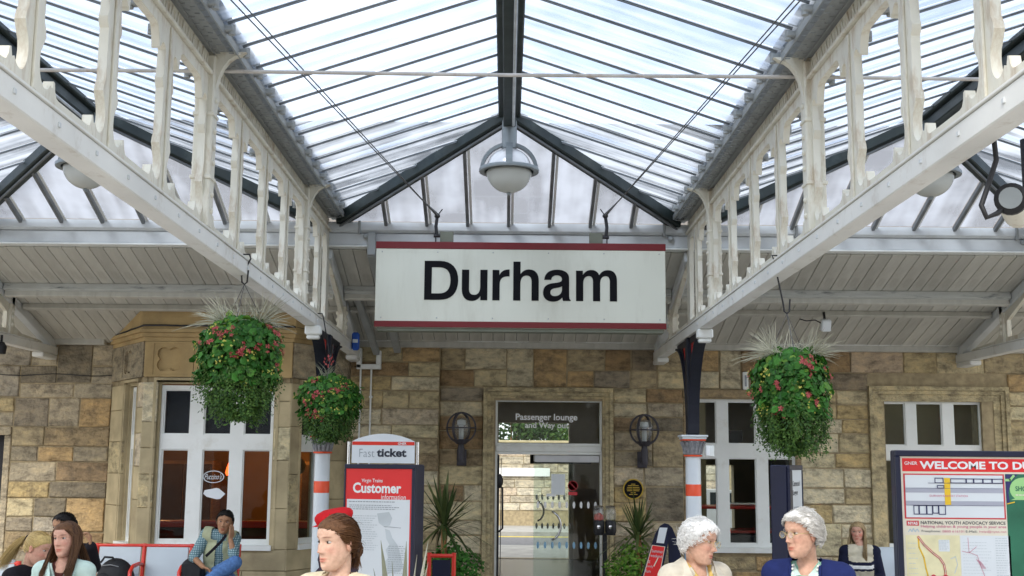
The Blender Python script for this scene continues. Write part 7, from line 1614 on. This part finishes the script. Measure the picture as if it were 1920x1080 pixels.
# 2 uniformed person with red cap behind her
hc = at(624, 993, 7.9); J = standing(hc.x+.03, 7.95, -60, hc.z-.15)
t, Mh, nk, xr, fr, up_ = person('person in red cap and dark jacket behind the young woman', (hc.x, 7.95, 0), J, (hc, -70, 5, 0), 'skin_fair', 'under_cap', 'hair_blonde', 12, 'cloth_plum', heading=-60)
mb = MB(); prof = [(.094, -.012), (.104, .012), (.113, .035), (.112, .055), (.098, .074), (.062, .088), (.0, .092)]; mb.lathe(prof, (0, 0, 0), 28); mb.v = [tuple(Mh@Vector((v[0]*.92, v[1]*1.14+.012, v[2]+.045+v[1]*.12))) for v in mb.v]; c_ = mb.build('cap', 'cloth_red', t, 60)
mb = MB(); vs = []; 
for i in range(13):
    a = R(-150+120*i/12); vs += [Mh@Vector((.083*math.cos(a), .012+.102*math.sin(a), .044)), Mh@Vector((.085*math.cos(a)*1.05, .012+.102*math.sin(a)-.045*abs(math.sin((a+R(150))*1.5)), .030))]
mb.add(vs, [(2*i, 2*i+1, 2*i+3, 2*i+2) for i in range(12)]); mb.build('peak', 'cloth_red', c_, 60)
# 3 elderly woman in beige
hc = at(1312, 1017, 6.45); J = standing(hc.x-.02, 6.5, 25, hc.z-.13)
t, Mh, nk, xr, fr, up_ = person('elderly woman with white curly hair in a beige coat, facing right', (hc.x, 6.5, 0), J, (hc, 58, 8, 6), 'skin_old', 'curly', 'hair_white', 13, 'cloth_beige', trousers='cloth_beige', heading=25, vneck=(.17, .42, .0), shirt='cloth_white', old=True, sc=.98, blush=.3, hrgb=(.4, .38, .36), shoulders=.15, build=1.03)
glasses(Mh, t); MB().sphere(Mh@Vector((.078, .010, -.036)), (.008, .008, .007), 8, 6).build('earring', 'glasses_gold', t, 180)
for s in (-1, 1):                                   # coat collar
    mb = MB(); vs = [nk+xr*s*.050-fr*.055+up_*.045, nk+xr*s*.085+fr*.035+up_*.03, nk+xr*s*.070+fr*.128-up_*.095, nk+xr*s*.150+fr*.100-up_*.085, nk+xr*s*.135+fr*.0-up_*.015, nk+xr*s*.100-fr*.085+up_*.005]
    mb.add(vs+[v+fr*.008+up_*.004 for v in vs], [(0, 1, 4, 5), (1, 2, 3, 4), (6, 7, 10, 11), (7, 8, 9, 10), (0, 1, 7, 6), (1, 2, 8, 7), (2, 3, 9, 8), (3, 4, 10, 9), (4, 5, 11, 10), (5, 0, 6, 11)]); mb.build('collar', 'cloth_beige', t, 40)
    mb = MB(); mb.tube([nk+xr*s*.056-fr*.045+up_*.03, nk+xr*s*.066+fr*.045+up_*.0, nk+xr*s*.030+fr*.118-up_*.09, nk+xr*s*.012+fr*.135-up_*.17], .013, 8); mb.build('scarf', 'cloth_gold', t, 60)
# 4 elderly woman in navy
hc = at(1503, 1003, 6.15); J = standing(hc.x+.045, 6.22, -25, hc.z-.155)
t, Mh, nk, xr, fr, up_ = person('elderly woman with grey waved hair in a navy jacket and pearls', (hc.x, 6.22, 0), J, (hc, -62, 2, -2), 'skin_old', 'waves', 'hair_grey', 14, 'cloth_navy', trousers='cloth_navy', heading=-25, vneck=(.24, .40, .0), shirt='cloth_mint', old=True, blush=.25, hrgb=(.3, .28, .25), shoulders=.165, build=1.05)
glasses(Mh, t)
for s in (-1, 1):
    mb = MB(); vs = [nk+xr*s*.055-fr*.05+up_*.035, nk+xr*s*.078+fr*.04+up_*.0, nk+xr*s*.012+fr*.150-up_*.24, nk+xr*s*.100+fr*.142-up_*.150, nk+xr*s*.125+fr*.085-up_*.07, nk+xr*s*.11-fr*.07-up_*.005]
    mb.add(vs+[v+fr*.007+up_*.003 for v in vs], [(0, 1, 4, 5), (1, 2, 3, 4), (6, 7, 10, 11), (7, 8, 9, 10), (0, 1, 7, 6), (1, 2, 8, 7), (2, 3, 9, 8), (3, 4, 10, 9), (4, 5, 11, 10), (5, 0, 6, 11)]); mb.build('lapel', 'cloth_navy', t, 40)
    mb = MB(); vs = [nk+xr*s*.045-fr*.04+up_*.035, nk+xr*s*.062+fr*.045+up_*.005, nk+xr*s*.018+fr*.098-up_*.045, nk+xr*s*.065+fr*.105-up_*.055, nk+xr*s*.082+fr*.04-up_*.01]; mb.add(vs, [(0, 1, 4), (1, 2, 3, 4)]); mb.build('blouse_collar', 'cloth_pale_mint', t, 60)
for k in range(30):
    a = R(-60+300*k/29); ca, sa = math.cos(a), math.sin(a); p = nk+xr*.064*ca+fr*(.045+.075*max(0, sa)*1.0 if sa > 0 else .045*1+.07*sa)-up_*(.17*max(0, sa)**1.5-.0)+fr*(.02 if sa > 0 else 0); MB().sphere(p, .0062, 8, 6).build('pearl', 'pearl', t, 180)
# 5 girl with long brown hair, seated at the left
hc = at(124, 1011, 8.0); J = seated(hc.x, 8.05, -5, hc.z-.155, .05)
t, Mh, nk, xr, fr, up_ = person('seated girl with long brown hair in a pale mint jacket', (hc.x, 8.05, 0), J, (hc, -16, 2, -3), 'skin_pink', 'long', 'hair_auburn', 15, 'cloth_pale_mint', trousers='cloth_denim', heading=-5, vneck=(.22, .30, .0), shirt='cloth_brown', blush=.3, build=.93, shoulders=.145)
for s in (-1, 1):
    mb = MB(); vs = [nk+xr*s*.055-fr*.05+up_*.035, nk+xr*s*.075+fr*.05+up_*.01, nk+xr*s*.03+fr*.13-up_*.12, nk+xr*s*.11+fr*.12-up_*.10, nk+xr*s*.12+fr*.04-up_*.02, nk+xr*s*.10-fr*.07+up_*.0]; mb.add(vs+[v+fr*.007+up_*.003 for v in vs], [(0, 1, 4, 5), (1, 2, 3, 4), (6, 7, 10, 11), (7, 8, 9, 10), (2, 3, 9, 8), (3, 4, 10, 9)]); mb.build('collar', 'cloth_pale_mint', t, 40)
# 6 girl with blonde ponytail
hc = at(72, 1028, 8.7); J = seated(hc.x-.11, 8.75, 70, hc.z-.14, .05)
J['neck'] = Vector((hc.x-.075, 8.75, hc.z-.145)); 
t, Mh, nk, xr, fr, up_ = person('girl with blonde ponytail in a dark top leaning forward', (hc.x, 8.75, 0), J, (hc, 82, 22, 0), 'skin_pink', 'ponytail', 'hair_blonde', 16, 'cloth_black', heading=70, blush=.5, hrgb=(.4, .3, .1))
mb = MB(); mb.lathe([(.012, -.014), (.026, -.008), (.028, .004), (.022, .014), (.012, .014)], (0, 0, 0), 14, Matrix.Rotation(R(90), 3, 'X')); mb.v = [tuple(Mh@(Vector(v)+Vector((0, .108, .03)))) for v in mb.v]; mb.build('hair_band', 'cloth_black', t, 60)
# 7 dark haired man half hidden behind the girl
hc = at(119, 990, 9.7); J = seated(hc.x, 9.8, 10, hc.z-.15, .0)
J['wrl'] = at(170, 1024, 9.5); J['ell'] = at(176, 1062, 9.7); J['handl'] = (Vector((-.1, 0, 1)), Vector((-1, -.2, 0)), .9)
person('dark haired person in red and black, almost hidden behind the long haired girl', (hc.x, 9.8, 0), J, (hc, -30, 4, 0), 'skin_tan', 'short', 'hair_black', 17, 'cloth_black', topmat2=('cloth_red', lambda x, f, u, p: u > -.02 and abs(x) < .10), heading=10, female=False, blush=.1)
# 8 seated man in a khaki vest, cheek in hand
Ym = 12.72; P = lambda px, py, dy=0.0: at(px, py, Ym+dy); hc = P(421.5, 979, .0); 
J = dict(neck=P(416, 1003, .10), chest=P(414, 1031, .13), pelvis=P(410, 1078, .18), shl=P(439, 1011, .08), shr=P(388, 1003, .10), ell=P(438, 1040, -.14), wrl=P(432, 1011, -.09), elr=P(363, 1045, -.02), wrr=P(381, 1063, -.22), hipl=P(426, 1086, .12), knl=P(412, 1104, -.32), anl=P(416, 1160, -.30), hipr=P(396, 1084, .12), knr=P(441, 1055, -.25), anr=P(388, 1090, -.42),
    handl=(Vector((.10, .10, 1)), Vector((-.85, .45, .1)), .18), handr=(Vector((.9, -.35, -.25)), Vector((0, -.3, -1)), .55))
t, Mh, nk, xr, fr, up_ = person('man in khaki vest and checked shirt resting his cheek on his hand', (hc.x, Ym, 0), J, (hc, 4, 4, 6), 'skin_tan', 'short', 'hair_black', 18, 'cloth_plaid', trousers='cloth_denim', sleeves=.12, female=False, heading=-6, blush=.1, width=1.04, sc=1.04, hrgb=(.02, .015, .015))
mb = MB(); TORSO[t.name](mb, .040)
v, f = remesh(mb, .0095, 5); vc = v[np.array(f)].mean(1)-np.array(nk); lx, lf, lz = vc@np.array(xr), vc@np.array(fr), vc@np.array(up_)
f = [q for q, a, b_, c in zip(f, lx, lf, lz) if abs(a) < .175 and not (b_ > .0 and abs(a-.015) < .030+.02*max(0, min(1, -c/.3))) and not (c > -.03 and abs(a) < .085)]
q = MB(); q.add(v.tolist(), f); q.build('vest', 'cloth_khaki', t, 180)
strip_on([P(424, 1003, -.06), P(416, 1014, -.11), P(400, 1030, -.12), P(386, 1043, -.08)], (0, -1, .2), .03, 'cloth_black', 'strap', t)
sb = thing('shoulder_bag', 'black shoulder bag beside the man on the bench', 'bag', tuple(P(358, 1075)))
c = P(360, 1076, .02); mb = MB(); mb.sphere(c, (.14, .10, .17), 16, 12); mb.v = [(v[0], v[1], max(.462, v[2])) for v in mb.v]; mb.build('sack', 'bag_black', sb, 60); MB().obox(c+Vector((.01, -.09, .03)), (.2, .02, .16), None, .01).build('flap', 'bag_black', sb)
# 9 seated girl in striped sweater, right
hc = at(1608, 998, 13.55); J = seated(hc.x+.02, 13.6, -8, hc.z-.16, .10, .46)
stripe = lambda x, f, u, p: f > -.02 and abs(x) < .135 and not (-.215 < u < -.12)
white = lambda x, f, u, p: f > -.02 and abs(x) < .135 and (-.19 < u < -.15)
person('seated girl with long fair hair in a navy and cream striped sweater', (hc.x, 13.6, 0), J, (hc, -24, 4, 2), 'skin_pink', 'long_side', 'hair_ash', 19, 'cloth_darknavy', topmat2=('cloth_oat', stripe, 'cloth_white', white), trousers='cloth_denim', heading=-8, blush=.9, hrgb=(.3, .2, .1))
